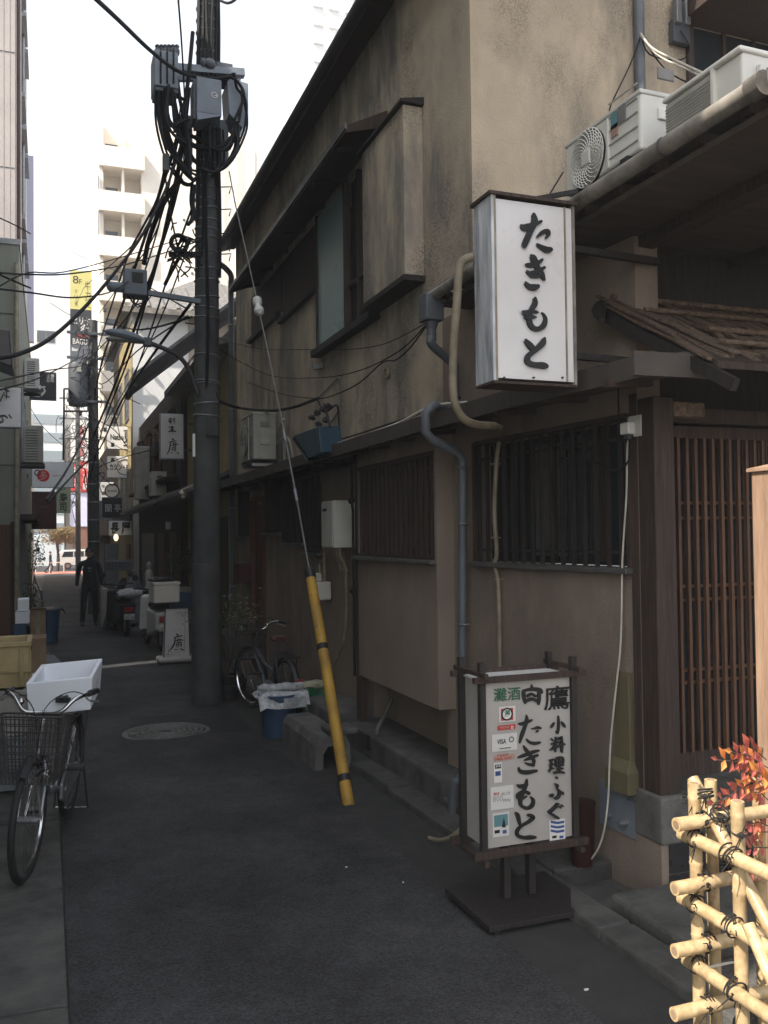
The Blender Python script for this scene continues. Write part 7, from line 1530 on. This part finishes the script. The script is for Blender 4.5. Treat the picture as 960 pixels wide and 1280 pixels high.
T = thing('crumpled_paper', 'crumpled cream paper on top of the green bag', 'paper', (cx+.36, cy+.2, p.z+.4)); mb = MB(); random.seed(9); mb.blob((cx+.36, cy+.17, p.z+.40), .15, .12, .035, 12, 6, .18); part('sheet', mb, 'crate_yellow' if 0 else 'card', T); bpy.data.objects[T.children[0].name].data.materials[0] = mat('cream_paper', (.48, .45, .32), .8, amt=.25)
# concrete channel block, upside down
T = thing('channel_block', 'weathered concrete channel block lying upside down in front of the yellow guard', 'concrete block', (1.96, 6.75, gz(6.7)))
x0, x1, y0, y1, g_ = 1.82, 2.10, 6.28, 7.25, gz(6.8)-.0
prof = [(x0, 0), (x0+.01, .19), (x0+.04, .25), (x0+.24, .25), (x1-.01, .19), (x1, 0), (x1-.06, 0), (x1-.07, .13), (x1-.11, .18), (x0+.11, .18), (x0+.07, .13), (x0+.06, 0)]
mb = MB(); n = len(prof); ny = 10; random.seed(12); vs = []
for j in range(ny+1):
    for (x, z) in prof: vs.append((x+random.uniform(-.005, .005), y0+(y1-y0)*j/ny, g_+z+random.uniform(-.004, .004)*(z > 0)))
mb.add(vs, [(j*n+i, (j+1)*n+i, (j+1)*n+(i+1) % n, j*n+(i+1) % n) for j in range(ny) for i in range(n)]+[(0, 1, 10, 11), (1, 2, 9, 10), (2, 3, 8, 9), (3, 4, 7, 8), (4, 5, 6, 7)]+[tuple(ny*n+q for q in f[::-1]) for f in ((0, 1, 10, 11), (1, 2, 9, 10), (2, 3, 8, 9), (3, 4, 7, 8), (4, 5, 6, 7))]); part('block', mb, 'concrete', T)
mb = MB(); mb.box(x1-.16, x1+.06, y0-.0, y0+.25, g_+.252, g_+.30); part('slab_piece', mb, 'concrete', T, bev=.015)
T = thing('step_block', 'low mossy concrete step block at the foot of the bay wall', 'concrete block', (2.3, 7.2, gz(7))); mb = MB(); mb.box(2.14, 2.55, 6.92, 7.75, gz(7.2), .17); part('block', mb, 'concrete', T, bev=.025)
wall_wire([onX(490, 872, 2.45), onX(482, 892, 2.4), onX(473, 908, 2.34), onX(470, 920, 2.3)], .018, 'concrete', 'short grey pipe stub slanting under the bay', 'pipe')
# shrubs by the pole
random.seed(23)
q = onY(284, 768, 9.9); T = plant('potted_shrub', 'thin leafed potted shrub between the near pole and the dark bicycle', (q.x, 9.95, q.z), (.46, .28, .24), 420, .06, 'leaf_pale', stems=7)
q = onY(283, 862, 9.7); bucket('plant_pot', 'low dark plant pot at the foot of the near utility pole', q.x+.05, 9.75, gz(9.7), .09, .12, .16, 'plastic_black', 'pot')
q = onY(300, 868, 9.8); bucket('plant_pot', 'round brown plant pot nearest the dark bicycle wheel', q.x+.04, 10.1, gz(9.9), .08, .11, .2, 'wood_dark', 'pot')
q = onY(228, 700, 17); plant('potted_tree', 'small leafy potted tree left of the near pole before the timber house', (q.x, 17, q.z), (.32, .35, .30), 420, .07, 'leaf', stems=4, potr=.2)
q = onY(226, 740, 15.6); cbox('planter', 'grey concrete planter behind the blue container left of the near pole', 213, 734, 241, 745, 16.6, .4, 'ac_grey', 'planter', z0=gz(16.6))
q = onY(197, 545, 21); T = thing('window_box', 'leafy window box lit green on the timber house balcony shelf', 'plant', (q.x+.05, 21, 2.8)); mb = MB(); mb.leaves((q.x+.1, 21, q.z), .25, .5, .25, 200, .08); part('foliage', mb, 'leaf_pale', T); mb = MB(); mb.box(q.x-.1, q.x+.3, 20.5, 21.5, q.z-.45, q.z-.2); part('box', mb, 'wood_dark', T)

# ================================================================== SCOOTERS
def scooter(label, x, y, boxm=None, rz=0, body='white_paint'):
    g = gz(y); T = thing('scooter', label, 'scooter', (x, y, g), rz); K = dict(local=True); V = Vector     # local +y is forward, seen from the rear (-y)
    for cy_, w_ in ((0, .05), (1.15, .045)):
        mb = MB(); mb.ring((0, cy_, .22), (1, 0, 0), .18, w_*.9, 28, 8); wt = part('wheel', mb, 'rubber', T, smooth=True, **K); mb = MB(); mb.cyl((-.03, cy_, .22), (.03, cy_, .22), .13, 20); part('hub', mb, 'steel', wt, smooth=True, **K)
    mb = MB(); mb.hexa([V(p) for p in ((-.13, -.12, .36), (.13, -.12, .36), (.15, .55, .2), (-.15, .55, .2), (-.16, -.22, .66), (.16, -.22, .66), (.15, .55, .7), (-.15, .55, .7))]); part('tail_body', mb, body, T, bev=.04, **K)
    mb = MB(); mb.box(-.14, .14, .5, .95, .2, .3); part('floorboard', mb, 'plastic_black', T, bev=.02, **K)
    mb = MB(); mb.hexa([V(p) for p in ((-.2, .92, .28), (.2, .92, .28), (.14, 1.08, .3), (-.14, 1.08, .3), (-.2, .80, .88), (.2, .80, .88), (.12, .98, .9), (-.12, .98, .9))]); part('leg_shield', mb, body, T, bev=.03, **K)
    mb = MB(); mb.tube([(0, 1.15, .22), (0, .9, .95)], .03, 10); part('fork', mb, 'steel', T, smooth=True, **K)
    mb = MB(); mb.tube(smooth_pts([(-.32, .76, 1.02), (-.15, .86, 1.0), (0, .88, .98), (.15, .86, 1.0), (.32, .76, 1.02)], 4), .016, 8); part('handlebar', mb, 'plastic_black', T, smooth=True, **K)
    for s in (-1, 1):
        mb = MB(); mb.tube([(s*.22, .84, 1.0), (s*.27, .82, 1.18)], .006, 6); mb.lathe([(.0, -.01), (.055, -.006), (.055, .01), (0, .012)], (s*.28, .82, 1.2), 16, (0, 1, 0)); part('mirror', mb, 'plastic_black', T, smooth=True, **K)
    mb = MB(); mb.box(-.13, .13, -.05, .5, .70, .80); part('seat', mb, 'plastic_black', T, bev=.035, **K)
    mb = MB(); mb.box(-.09, .09, -.25, -.21, .5, .6); part('tail_light', mb, 'red_plastic', T, bev=.012, **K)
    mb = MB(); mb.box(-.1, .1, -.26, -.25, .36, .47); pl_ = part('number_plate', mb, 'sticker', T, **K); mb = MB(); text(mb, '品川', (-.04, -.262, .435), UX, UZ, .08, .025, .01, .002); text(mb, '27-14', (-.085, -.262, .372), UX, UZ, .17, .05, .02, .002); r = part('plate_number', mb, 'green_ink', pl_, **K); r['kind'] = 'stuff'
    mb = MB(); mb.tube([(.14, .1, .2), (.15, -.25, .26)], .04, 12); part('exhaust', mb, 'gutter_dark', T, smooth=True, **K)
    if boxm:
        mb = MB(); mb.box(-.21, .21, -.38, .06, .83, 1.12); bx = part('delivery_box', mb, boxm, T, bev=.02, **K); mb = MB(); mb.box(-.222, .222, -.392, .072, 1.12, 1.17); part('lid', mb, boxm, bx, bev=.015, **K)
        mb = MB(); mb.box(-.15, .15, -.3, .05, .8, .829); part('rack', mb, 'gutter_dark', T, **K)
    return T
SC1 = scooter('white delivery scooter with white top box parked beyond the pavement sign', 1.78, 15.2, 'white_paint', .1)
a = onY(199, 742, 14.85)
c_ = Vector((1.72, 14.9, onY(199, 744, 14.8).z)); mb = MB(); random.seed(5)
T = thing('black_bag', 'black bag lying on the white scooter box lid', 'bag', c_); mb.blob((1.76, 15.05, gz(15)+1.20), .22, .2, .045, 14, 7, .22); part('sack', mb, 'plastic_black', T)
cbox('blue_container', 'blue plastic container beside the white scooter box', 214, 741, 242, 762, 15.7, .45, 'blue_plastic', 'container', z0=onY(220, 768, 15.7).z)
cbox('bin_stand', 'dark cabinet under the blue container', 216, 769, 243, 810, 15.72, .42, 'box_dark', 'cabinet', z0=gz(15.7))
SC2 = scooter('dark scooter with a parcel wrapped in striped plastic, seen from behind', 1.45, 18.3, None, .15, 'plastic_black')
q = onY(167, 742, 18); mb = MB(); random.seed(15); mb.blob((q.x, 18.1, q.z), .30, .2, .10, 14, 7, .12); T = thing('parcel', 'pale parcel wrapped in striped plastic on the dark scooter seat', 'parcel', (q.x, 18.1, q.z)); part('wrap', mb, 'paper', T, smooth=True)
# scooter under a black cover
g_ = gnd(147, 770); T = thing('covered_scooter', 'scooter hidden under a black cover with a wicker basket on top', 'scooter', (1.42, 20.0, gz(20)))
vs = []; R_ = [(0.0, .34, .55), (.3, .31, .52), (.6, .26, .45), (.85, .2, .36), (1.0, .12, .25), (1.12, .05, .1)]; n = 20; mb = MB(); random.seed(3)
for h, rx, ry in R_:
    for j in range(n): q = 2*math.pi*j/n; k = 1+.07*math.sin(q*5+h*3); vs.append((1.42+rx*math.cos(q)*k+.12*h, 20.2+ry*math.sin(q)*k, gz(20)+h))
mb.add(vs, [(i*n+j, i*n+(j+1) % n, (i+1)*n+(j+1) % n, (i+1)*n+j) for i in range(5) for j in range(n)]+[tuple(5*n+j for j in range(n))]); part('cover', mb, 'plastic_black', T, smooth=True)
c_ = onY(148, 712, 20); mb = MB()
for k in range(6): z = c_.z+.04*k; mb.tube([(c_.x-.27, 19.8, z), (c_.x+.27, 19.8, z), (c_.x+.27, 20.2, z), (c_.x-.27, 20.2, z), (c_.x-.27, 19.8, z)], .012, 5)
for k in range(9): mb.tube([(c_.x-.27+.0675*k, 19.8, c_.z), (c_.x-.27+.0675*k, 19.8, c_.z+.2)], .008, 4)
T2 = thing('wicker_basket', 'dark wicker basket on top of the black covered scooter', 'basket', c_); part('weave', mb, 'box_dark', T2); mb = MB(); mb.box(c_.x-.255, c_.x+.255, 19.82, 20.18, c_.z-.01, c_.z+.18); part('lining', mb, 'cloth_grey', T2)
# grey sheet over something
c_ = onY(173, 725, 19.2); T = thing('grey_sheet', 'grey sheet draped over goods beside the dark scooter', 'sheet', (c_.x, 19.6, gz(19.5))); vs = []; mb = MB()
for h, rx in ((0, .26), (.4, .25), (.8, .2), (1.1, .12), (1.28, .03)):
    for j in range(16): q = 2*math.pi*j/16; k = 1+.1*math.sin(q*4+h*2); vs.append((c_.x+rx*math.cos(q)*k-.05*h, 19.7+.3*math.sin(q)*k*(1-h*.5), gz(19.5)+h))
mb.add(vs, [(i*16+j, i*16+(j+1) % 16, (i+1)*16+(j+1) % 16, (i+1)*16+j) for i in range(4) for j in range(16)]+[tuple(64+j for j in range(16))]); part('cloth', mb, 'cloth_grey', T, smooth=True)
c_ = onY(187, 735, 17.8); T = thing('stone_figure', 'small pale stone figure on a dark stand before the timber house', 'statue', (c_.x, 17.9, gz(18))); mb = MB(); mb.lathe([(.08, 0), (.09, .05), (.06, .12), (.085, .3), (.07, .38), (.035, .42), (.055, .47), (.05, .53), (.0, .57)], (c_.x, 17.9, onY(187, 738, 17.9).z), 16); part('figure', mb, 'ac_grey', T, smooth=True); mb = MB(); mb.box(c_.x-.12, c_.x+.12, 17.78, 18.02, gz(18), onY(187, 738, 17.9).z); part('stand', mb, 'wood_black', T)
cbox('white_sack', 'small pale sack on the ground left of the black covered scooter', 127, 735, 136, 757, 20.2, .25, 'ac_grey', 'sack', z0=gz(20), bev=.05)
cbox('vending_cabinet', 'grey cabinet standing at the wall below the sign with two brush characters', 131, 680, 148, 700, 26.5, .5, 'cloth_grey', 'cabinet', z0=gz(26.5))
c_ = onY(145, 672, 23.8); T = thing('lantern', 'small lit lantern hanging under the sign with two brush characters', 'lantern', c_); mb = MB(); mb.blob(c_, .06, .06, .09, 12, 8)
em = bpy.data.materials.new('lit_lantern'); em.use_nodes = True; em.node_tree.nodes['Principled BSDF'].inputs['Emission Color'].default_value = (1, .8, .45, 1); em.node_tree.nodes['Principled BSDF'].inputs['Emission Strength'].default_value = .8; em.node_tree.nodes['Principled BSDF'].inputs['Base Color'].default_value = (.8, .7, .5, 1); part('shade', mb, em, T, smooth=True)
# ================================================================== PEOPLE
def skinned(name, nodes, edges, m, parent, sub=2, root=0):
    me = bpy.data.meshes.new(name); me.from_pydata([tuple(n[:3]) for n in nodes], edges, []); me.materials.append(M[m]); o = bpy.data.objects.new(name, me); COL.objects.link(o); o.parent = parent
    md = o.modifiers.new('skin', 'SKIN'); md.use_smooth_shade = True
    if not me.skin_vertices:
        pass
    for i, n in enumerate(nodes):
        r = n[3]; r2 = n[4] if len(n) > 4 else r; me.skin_vertices[0].data[i].radius = (r, r2); me.skin_vertices[0].data[i].use_root = (i == root)
    s = o.modifiers.new('subd', 'SUBSURF'); s.levels = sub; s.render_levels = sub
    return o
def person(label, x, y, h, rz, swing=.5, cap=True, detail=True):
    g = gz(y) if y < 60 else -1.19; T = thing('person', label, 'person', (x, y, g), rz); k = h/1.75      # local -y is the way the person faces
    V = [(0, 0, .93, .15, .11), (0, -.01, 1.10, .145, .10), (0, -.01, 1.28, .17, .11), (0, 0, 1.42, .13, .09), (0, 0, 1.50, .055), (0, -.02, 1.57, .06),
         (-.10, 0, .88, .095), (-.13, -.10*swing, .50, .07), (-.15, -.02, .12, .056), (-.15, -.04, .04, .045), (-.16, -.14, .03, .04),
         (.10, 0, .88, .095), (.12, .06*swing, .50, .07), (.13, .22*swing, .14, .056), (.13, .20*swing, .06, .045), (.14, .10*swing, .03, .04),
         (-.19, 0, 1.40, .065), (-.25, .03, 1.14, .05), (-.27, -.05, .90, .042), (.19, 0, 1.40, .065), (.25, .0, 1.14, .05), (.27, -.09, .90, .042)]
    V = [tuple(c*k for c in v) for v in V]
    E = [(0, 1), (1, 2), (2, 3), (3, 4), (4, 5), (0, 6), (6, 7), (7, 8), (8, 9), (9, 10), (0, 11), (11, 12), (12, 13), (13, 14), (14, 15), (3, 16), (16, 17), (17, 18), (3, 19), (19, 20), (20, 21)]
    skinned('body', V, E, 'cloth_black', T)
    mb = MB(); mb.blob((0, -.02*k, 1.635*k), .075*k, .092*k, .115*k, 18, 14); mb.blob((0, -.112*k, 1.625*k), .012*k, .018*k, .02*k, 8, 6)
    for s in (-1, 1): mb.blob((s*.076*k, -.01*k, 1.63*k), .012*k, .02*k, .03*k, 8, 6)
    hd = part('head', mb, 'skin', T, smooth=True, local=True)
    if detail:
        mb = MB()
        for s in (-1, 1): mb.blob((s*.028*k, -.098*k, 1.65*k), .012*k, .008*k, .006*k, 8, 6)
        mb.box(-.022*k, .022*k, -.108*k, -.098*k, 1.572*k, 1.579*k); part('eyes_and_mouth', mb, 'ink', hd, local=True)
    mb = MB(); vs = []
    mb.blob((0, .008*k, 1.685*k), .09*k, .104*k, .092*k, 16, 10); part('hair' if not cap else 'cap', mb, 'ink' if not cap else 'cloth_black', T, smooth=True, local=True)
    if cap: mb = MB(); mb.prism([(-.07*k, -.08*k, 1.69*k), (.07*k, -.08*k, 1.69*k), (.05*k, -.17*k, 1.675*k), (-.05*k, -.17*k, 1.675*k)], (0, 0, .012*k)); part('cap_peak', mb, 'cloth_black', T, local=True)
    for s in (-1, 1):
        w = Vector((s*.27*k, (-.05 if s < 0 else -.09)*k, .89*k)); mb = MB(); mb.blob(w+Vector((0, -.01, -.05*k)), .022*k, .035*k, .05*k, 10, 8)
        for i in range(4): c = w+Vector((s*.004, (-.035+.02*i)*k, -.085*k)); mb.tube([c, c+Vector((-s*.004, -.006, -.035*k)), c+Vector((-s*.012, -.012, (-.062+.006*abs(i-1.5))*k))], [.0095*k, .009*k, .007*k], 6)
        c = w+Vector((0, -.045*k, -.05*k)); mb.tube([c, c+Vector((-s*.01, -.02*k, -.025*k)), c+Vector((-s*.014, -.024*k, -.05*k))], [.011*k, .010*k, .008*k], 6); part('hand', mb, 'skin', T, smooth=True, local=True)
    if detail:
        mb = MB(); mb.box(-.035*k, .04*k, -.125*k, -.118*k, 1.28*k, 1.32*k); mb.box(-.02*k, .03*k, -.124*k, -.117*k, 1.22*k, 1.25*k); part('chest_print', mb, 'cloth_grey', T, local=True)
        for s, yy in ((-1, -.09), (1, .15*swing)): mb = MB(); mb.blob((s*.145*k, yy*k, .035*k), .05*k, .13*k, .045*k, 12, 8); part('shoe', mb, 'plastic_black', T, smooth=True, local=True)
    return T
p = gnd(112, 782); person('man in dark cap and black clothes walking up the alley toward the camera', p.x, p.y, 1.80, math.radians(-3))
q = onY(63, 700, 74.9); pp2 = person('tiny distant dark figure striding across the lit street', q.x, 76.5, 1.72, math.radians(80), 2.2, False, False)

# ================================================================== VAN AND STREET END
yv = 84; a = onY(72, 711, yv); b = onY(120, 690, yv); T = thing('van', 'white station wagon van with roof rack waiting in the lit cross street', 'van', (a.x+2.1, yv+.85, -1.19)); L = 4.3; x0 = a.x; gq = -1.19
prof = [(0, .35), (0, .95), (.12, 1.45), (.45, 1.72), (2.7, 1.75), (3.25, 1.15), (4.15, 1.0), (4.3, .8), (4.3, .35)]
mb = MB(); mb.prism([(x0+x, yv, gq+z) for x, z in prof], (0, 1.65, 0)); part('body', mb, 'white_car', T, bev=.05)
for xs in ([(.35, 1.12), (.55, 1.58), (1.3, 1.6), (1.3, 1.12)], [(1.4, 1.12), (1.4, 1.6), (2.2, 1.62), (2.2, 1.12)], [(2.3, 1.12), (2.3, 1.62), (2.62, 1.62), (3.05, 1.15)]):
    mb = MB(); mb.prism([(x0+x, yv-.012, gq+z) for x, z in xs], (0, .01, 0)); part('side_window', mb, 'window_dark', T)
for cx in (.85, 3.5):
    mb = MB(); mb.cyl((x0+cx, yv-.03, gq+.32), (x0+cx, yv+.2, gq+.32), .32, 24); wt = part('wheel', mb, 'rubber', T, smooth=True); mb = MB(); mb.cyl((x0+cx, yv-.045, gq+.32), (x0+cx, yv-.02, gq+.32), .19, 18); part('hub_cap', mb, 'chrome', wt)
mb = MB(); mb.box(x0-.02, x0+.06, yv-.01, yv+.12, gq+.8, gq+1.15); part('tail_light', mb, 'red_plastic', T)
mb = MB(); mb.box(x0+4.2, x0+4.32, yv-.01, yv+.2, gq+.75, gq+.9); part('headlight', mb, 'chrome', T)
mb = MB()
for yy in (.2, 1.45): mb.beam((x0+.7, yv+yy, gq+1.84), (x0+2.6, yv+yy, gq+1.84), .05, .05)
for xx in (.9, 1.6, 2.4): mb.beam((x0+xx, yv+.15, gq+1.88), (x0+xx, yv+1.5, gq+1.88), .05, .04)
each('roof_rack_bar', mb, 'steel', T)
mb = MB(); mb.box(x0+.02, x0+4.28, yv-.015, yv, gq+.62, gq+.68); part('door_moulding', mb, 'box_dark', T)
random.seed(41)
c = onY(72, 668, 80); T = thing('street_tree', 'yellowing street tree lit by sun at the end of the alley', 'tree', (c.x, 80, -1.19)); mb = MB()
for k in range(14):
    o_ = Vector((random.uniform(-1.5, 1.5), random.uniform(-1.2, 1.2), random.uniform(-.7, .8))); mb.leaves((c.x+.2+o_.x*.85, 80+o_.y, c.z+o_.z*.8), .75, .7, .5, 330, .19)
f_ = part('crown', mb, 'leaf_autumn', T); mb = MB(); mb.tube(smooth_pts([(c.x, 80, -1.2), (c.x+.05, 80, .2), (c.x-.05, 80, 1.2), (c.x+.1, 80, c.z)], 3), [.14]*3+[.11]*3+[.08]*3+[.05], 8); tk = part('trunk', mb, 'bark', T, smooth=True)
mb = MB()
for k in range(6): q = k*1.05; mb.tube([(c.x, 80, 1.0+.1*k), (c.x+math.cos(q)*.7, 80+math.sin(q)*.7, 1.9+.1*k), (c.x+math.cos(q)*1.4, 80+math.sin(q)*1.2, c.z)], [.05, .035, .015], 6)
each('limb', mb, 'bark', tk)
mb = MB()
for k in range(6): x = -3.2+k*1.1; mb.box(x, x+.07, 78.9, 78.97, -1.2, -.35)
mb.box(-3.3, 2.6, 78.91, 78.96, -.45, -.39)
T = thing('guard_rail', 'white guard rail along the lit street at the end of the alley', 'guard rail', (-.5, 78.9, -1.2)); each('rail_post', mb, 'white_paint', T)

# ================================================================== BAMBOO FENCE, POST AND LEAVES
FE = thing('bamboo_fence', 'sunlit lashed bamboo fence cornering at the lower right', 'fence', (1.86, 2.23, 0))
def bam(a, b, r, name='bamboo_pole'):
    a = Vector(a); b = Vector(b); l = (b-a).length; d = (b-a)/l; n = max(1, int(l/.22)); pts = []; rr = []; off = random.uniform(0, .15); bend = d.orthogonal().normalized()*random.uniform(-.006, .006)
    ts = [0]; z = off+.1
    while z < l-.02: ts += [z-.006, z, z+.006]; z += random.uniform(.2, .27)
    ts.append(l)
    for t in ts:
        pts.append(a+d*t+bend*math.sin(math.pi*t/l)); rr.append(r)
    for i in range(2, len(ts)-1, 3): rr[i] = r*1.09; rr[i-1] = r*.985; rr[i+1] = r*.985
    mb = MB(); mb.tube(pts, rr, 16); o = part(name, mb, 'bamboo', FE, smooth=True, angle=60)
    # hollow end
    for e, s in ((a, -1), (b, 1)):
        mb = MB(); mb.lathe([(0, .0012), (r*.62, .0012), (r*.62, -.0)], e, 14, d*s); part('hollow', mb, 'card', o)
    return o
random.seed(6)
R = .0195
for px, pyt, xx, yy in ((862, 976, 1.86, 2.23), (925, 1002, 1.86, None)):
    if yy is None: yy = onX(px, 1100, 1.86).y
    zt = onX(px, pyt, xx).z; bam((xx, yy, gz(2)-.05), (xx-.004, yy, zt), R)
q = onY(885, 973, 2.30); bam((q.x, 2.285, -.08), (q.x-.003, 2.285, q.z), R)
q = onY(944, 971, 2.30); bam((q.x, 2.285, -.08), (q.x-.003, 2.285, q.z), R)
bam((2.45, 2.285, -.08), (2.45, 2.285, .85), R); bam((2.75, 2.285, -.08), (2.75, 2.285, .85), R)
for y in (1.75, 1.5, 1.25): bam((1.86, y, -.07), (1.858, y, .83), R)
zA = []
for px, py in ((845, 1031), (843, 1111), (843, 1189), (842, 1268)):
    q = onY(px, py, 2.19); zA.append(q.z); bam((q.x, 2.19, q.z), (3.0, 2.20, q.z+.004), R*1.05)
zB = []
for px, py in ((852, 1042), (852, 1122), (858, 1199)):
    q = onX(px, py, 1.822); zB.append(q.z); bam((1.822, q.y, q.z), (1.822, .95, q.z-.004), R*1.05)
bam((1.822, 2.2, .10), (1.822, .95, .09), R*1.05)
a_ = onX(866, 973, 1.885); b_ = onX(962, 1160, 1.885); dd = (b_-a_); bam(a_, a_+dd*1.6, R*.95, 'bamboo_brace')
a_ = Vector((1.80, 1.9, .45)); bam((1.795, 1.95, .52), (1.795, 1.55, -.03), R*.9, 'bamboo_brace')
def lash(c, ax1, n=3, r=.024, w=.012):
    c = Vector(c); ax1 = Vector(ax1).normalized(); mb = MB()
    for k in range(n):
        t = Vector((random.uniform(-.2, .2), random.uniform(-.2, .2), random.uniform(-.2, .2))); mb.ring(c+ax1*(k-(n-1)/2)*w, ax1+t, r*random.uniform(1, 1.1), .0028, 18, 5)
    u = ax1.orthogonal().normalized()
    kn = c+Vector((-.02, -.025, .0)); mb.blob(kn, .010, .010, .009, 8, 5, .3)
    for k in range(4):
        e = kn+Vector((random.uniform(-.05, .03), random.uniform(-.03, .02), random.uniform(-.05, .03))); mb.tube([kn, kn.lerp(e, .5)+Vector((0, -.006, .008)), e], [.0024, .002, .0014], 5)
    l_ = part('lashing', mb, 'twine', FE); return l_
y2 = onX(925, 1100, 1.86).y
for z in zA: lash((1.87, 2.20, z), (1, 0, .25), 3, .0245); lash((2.0, 2.215, z), (1, .0, -.3), 3, .028)
for z in zB: lash((1.83, y2, z), (0, 1, .3), 3, .028); lash((1.83, 2.2, z), (0, 1, -.3), 3, .0245)
lash(onX(880, 992, 1.88), (0, .4, 1), 3, .026); lash(onX(900, 1018, 1.885), (0, -.5, 1), 3, .026); lash(onX(866, 1000, 1.88), (0, 0, 1), 3, .027)
lash(onX(925, 1040, 1.86), (0, 0, 1), 1, .022)
mb = MB()
for x in (905, 912): q = onY(x, 1204, 2.21); mb.tube(smooth_pts([q+Vector((-.09, 0, 0)), q, q+Vector((.05, -.0, -.004))], 3), .0025, 6)
part('wire_tie', mb, 'cable_white', FE)
# wooden post
q = onY(939, 590, 2.53); T = thing('wooden_post', 'tall weathered pale wooden gate post with a small cap at the right edge', 'post', (q.x+.06, 2.48, -.05))
mb = MB(); mb.box(q.x, q.x+.11, 2.43, 2.53, -.06, q.z); part('shaft', mb, 'wood_pale', T, bev=.004)
mb = MB(); x0, x1, y0, y1, z = q.x-.012, q.x+.122, 2.418, 2.542, q.z; mb.hexa([(x0, y0, z), (x1, y0, z), (x1, y1, z), (x0, y1, z), (x0, y0, z+.012), (x1, y0, z+.012), (x1, y1, z+.012), (x0, y1, z+.012)]); mb.add([(x0, y0, z+.012), (x1, y0, z+.012), (x1, y1, z+.012), (x0, y1, z+.012), ((x0+x1)/2, (y0+y1)/2, z+.03)], [(0, 1, 4), (1, 2, 4), (2, 3, 4), (3, 0, 4)]); part('cap', mb, 'wood_pale', T)
# nandina: compound red leaves on thin stems
T = thing('red_leaved_shrub', 'shrub with red and orange compound leaves behind the bamboo fence', 'shrub', (2.15, 2.32, -.05)); random.seed(19)
def pix(px, py, y=2.22): return onY(px, py, y)
tips = [((955, 975), (905, 1000)), ((958, 965), (897, 950)), ((955, 985), (893, 1004)), ((960, 960), (915, 940)), ((958, 950), (932, 935)), ((960, 985), (925, 965)), ((960, 1000), (940, 990)), ((962, 1040), (925, 1050)), ((965, 1060), (918, 1068)), ((965, 1035), (935, 1030)), ((966, 1090), (930, 1092)), ((968, 1000), (948, 965)), ((970, 1075), (940, 1110)), ((968, 940), (948, 925))]
mbs = MB(); LM = {'leaf_red': MB(), 'leaf_orange': MB()}; leafs = []
for i, (a, b) in enumerate(tips[:12]):
    yy = 2.18+random.uniform(-.05, .05); A_ = pix(*a, yy+.03); B_ = pix(*b, yy); dv = B_-A_; mbs.tube([A_, A_.lerp(B_, .5)+Vector((0, 0, .012)), B_], .0018, 5)
    for k in range(6):
        f = .25+.75*k/5; p = A_.lerp(B_, f)+Vector((0, 0, .012*math.sin(f*3)))
        for s in ((-1, 1) if k < 5 else (0,)):
            dl = (dv.normalized()*.8+Vector((0, random.uniform(-.5, .1), s*.75+random.uniform(-.2, .2)))).normalized(); leafs.append((p, dl, random.uniform(.036, .062), 'leaf_orange' if (i in (3, 5, 11) and k % 2 or random.random() < .15) else 'leaf_red'))
mbs.tube(smooth_pts([(2.2, 2.34, -.05), (2.2, 2.33, .4), (2.17, 2.3, .75), (2.14, 2.25, .9)], 4), .007, 6); mbs.tube(smooth_pts([(2.24, 2.34, -.05), (2.24, 2.33, .4), (2.2, 2.28, .7)], 4), .006, 6)
each('stem', mbs, 'red_leaf_stem' if 'red_leaf_stem' in M else 'bark', T)
for p, dl, l, mm in leafs:
    mb = MB(); mb.leaf(p, l, dl, .42, (random.uniform(-.5, .2), -1, random.uniform(-.2, .7))); part('leaf', mb, mm, T)
# ================================================================== MORE WIRING AND THE AIR
random.seed(77)
LB = ['thin wire fanning left of the pole, %s' % w for w in ('nearest the street lamp head', 'passing just above the amplifier box', 'crossing the yellow vertical sign', 'ending behind the Natsu sign', 'ending at the transformer top', 'lost in the tangle of the second pole')]
for i, (q, r) in enumerate(((([(228, 150, 9.3), (206, 250, 10), (184, 330, 12), (150, 420, 16), (122, 470, 25.8)]), .011), (([(226, 130, 9.3), (212, 230, 9.8), (190, 300, 11), (158, 345, 14), (118, 400, 25.8)]), .008), (([(236, 200, 9.4), (190, 280, 12), (140, 330, 18), (105, 360, 40), (96, 380, 55)]), .010),
                            (([(240, 260, 9.5), (215, 330, 10.3), (186, 420, 13), (160, 490, 18), (142, 535, 27.5)]), .012), (([(234, 190, 9.4), (205, 300, 10.7), (170, 380, 13.6), (130, 430, 20), (106, 452, 25.8)]), .011), (([(238, 300, 9.5), (200, 400, 12), (160, 480, 17), (125, 540, 25.8)]), .009))):
    cable(q, r, LB[i])
cable([(180, 330, 11.5), (186, 300, 11.2), (200, 262, 10.6), (214, 238, 10), (226, 225, 9.5)], .03, 'lumpy taped cable bundle between the splice box and lower arm')
cable([(206, 356, 9.6), (214, 340, 9.5), (224, 322, 9.4)], .02, 'taped cable joint hanging under the coil')
mb = MB(); mb.box(-450, 450, -60, 650, -2.3, 94)
hz = build('haze', mb, 'ink'); hz['kind'] = 'stuff'
hm = bpy.data.materials.new('haze_air'); hm.use_nodes = True; hn = hm.node_tree; hn.nodes.remove(hn.nodes['Principled BSDF']); pv = hn.nodes.new('ShaderNodeVolumePrincipled'); pv.inputs['Density'].default_value = .0019; pv.inputs['Color'].default_value = (.95, .96, 1, 1); hn.links.new(pv.outputs[0], hn.nodes['Material Output'].inputs['Volume']); hz.data.materials.clear(); hz.data.materials.append(hm)
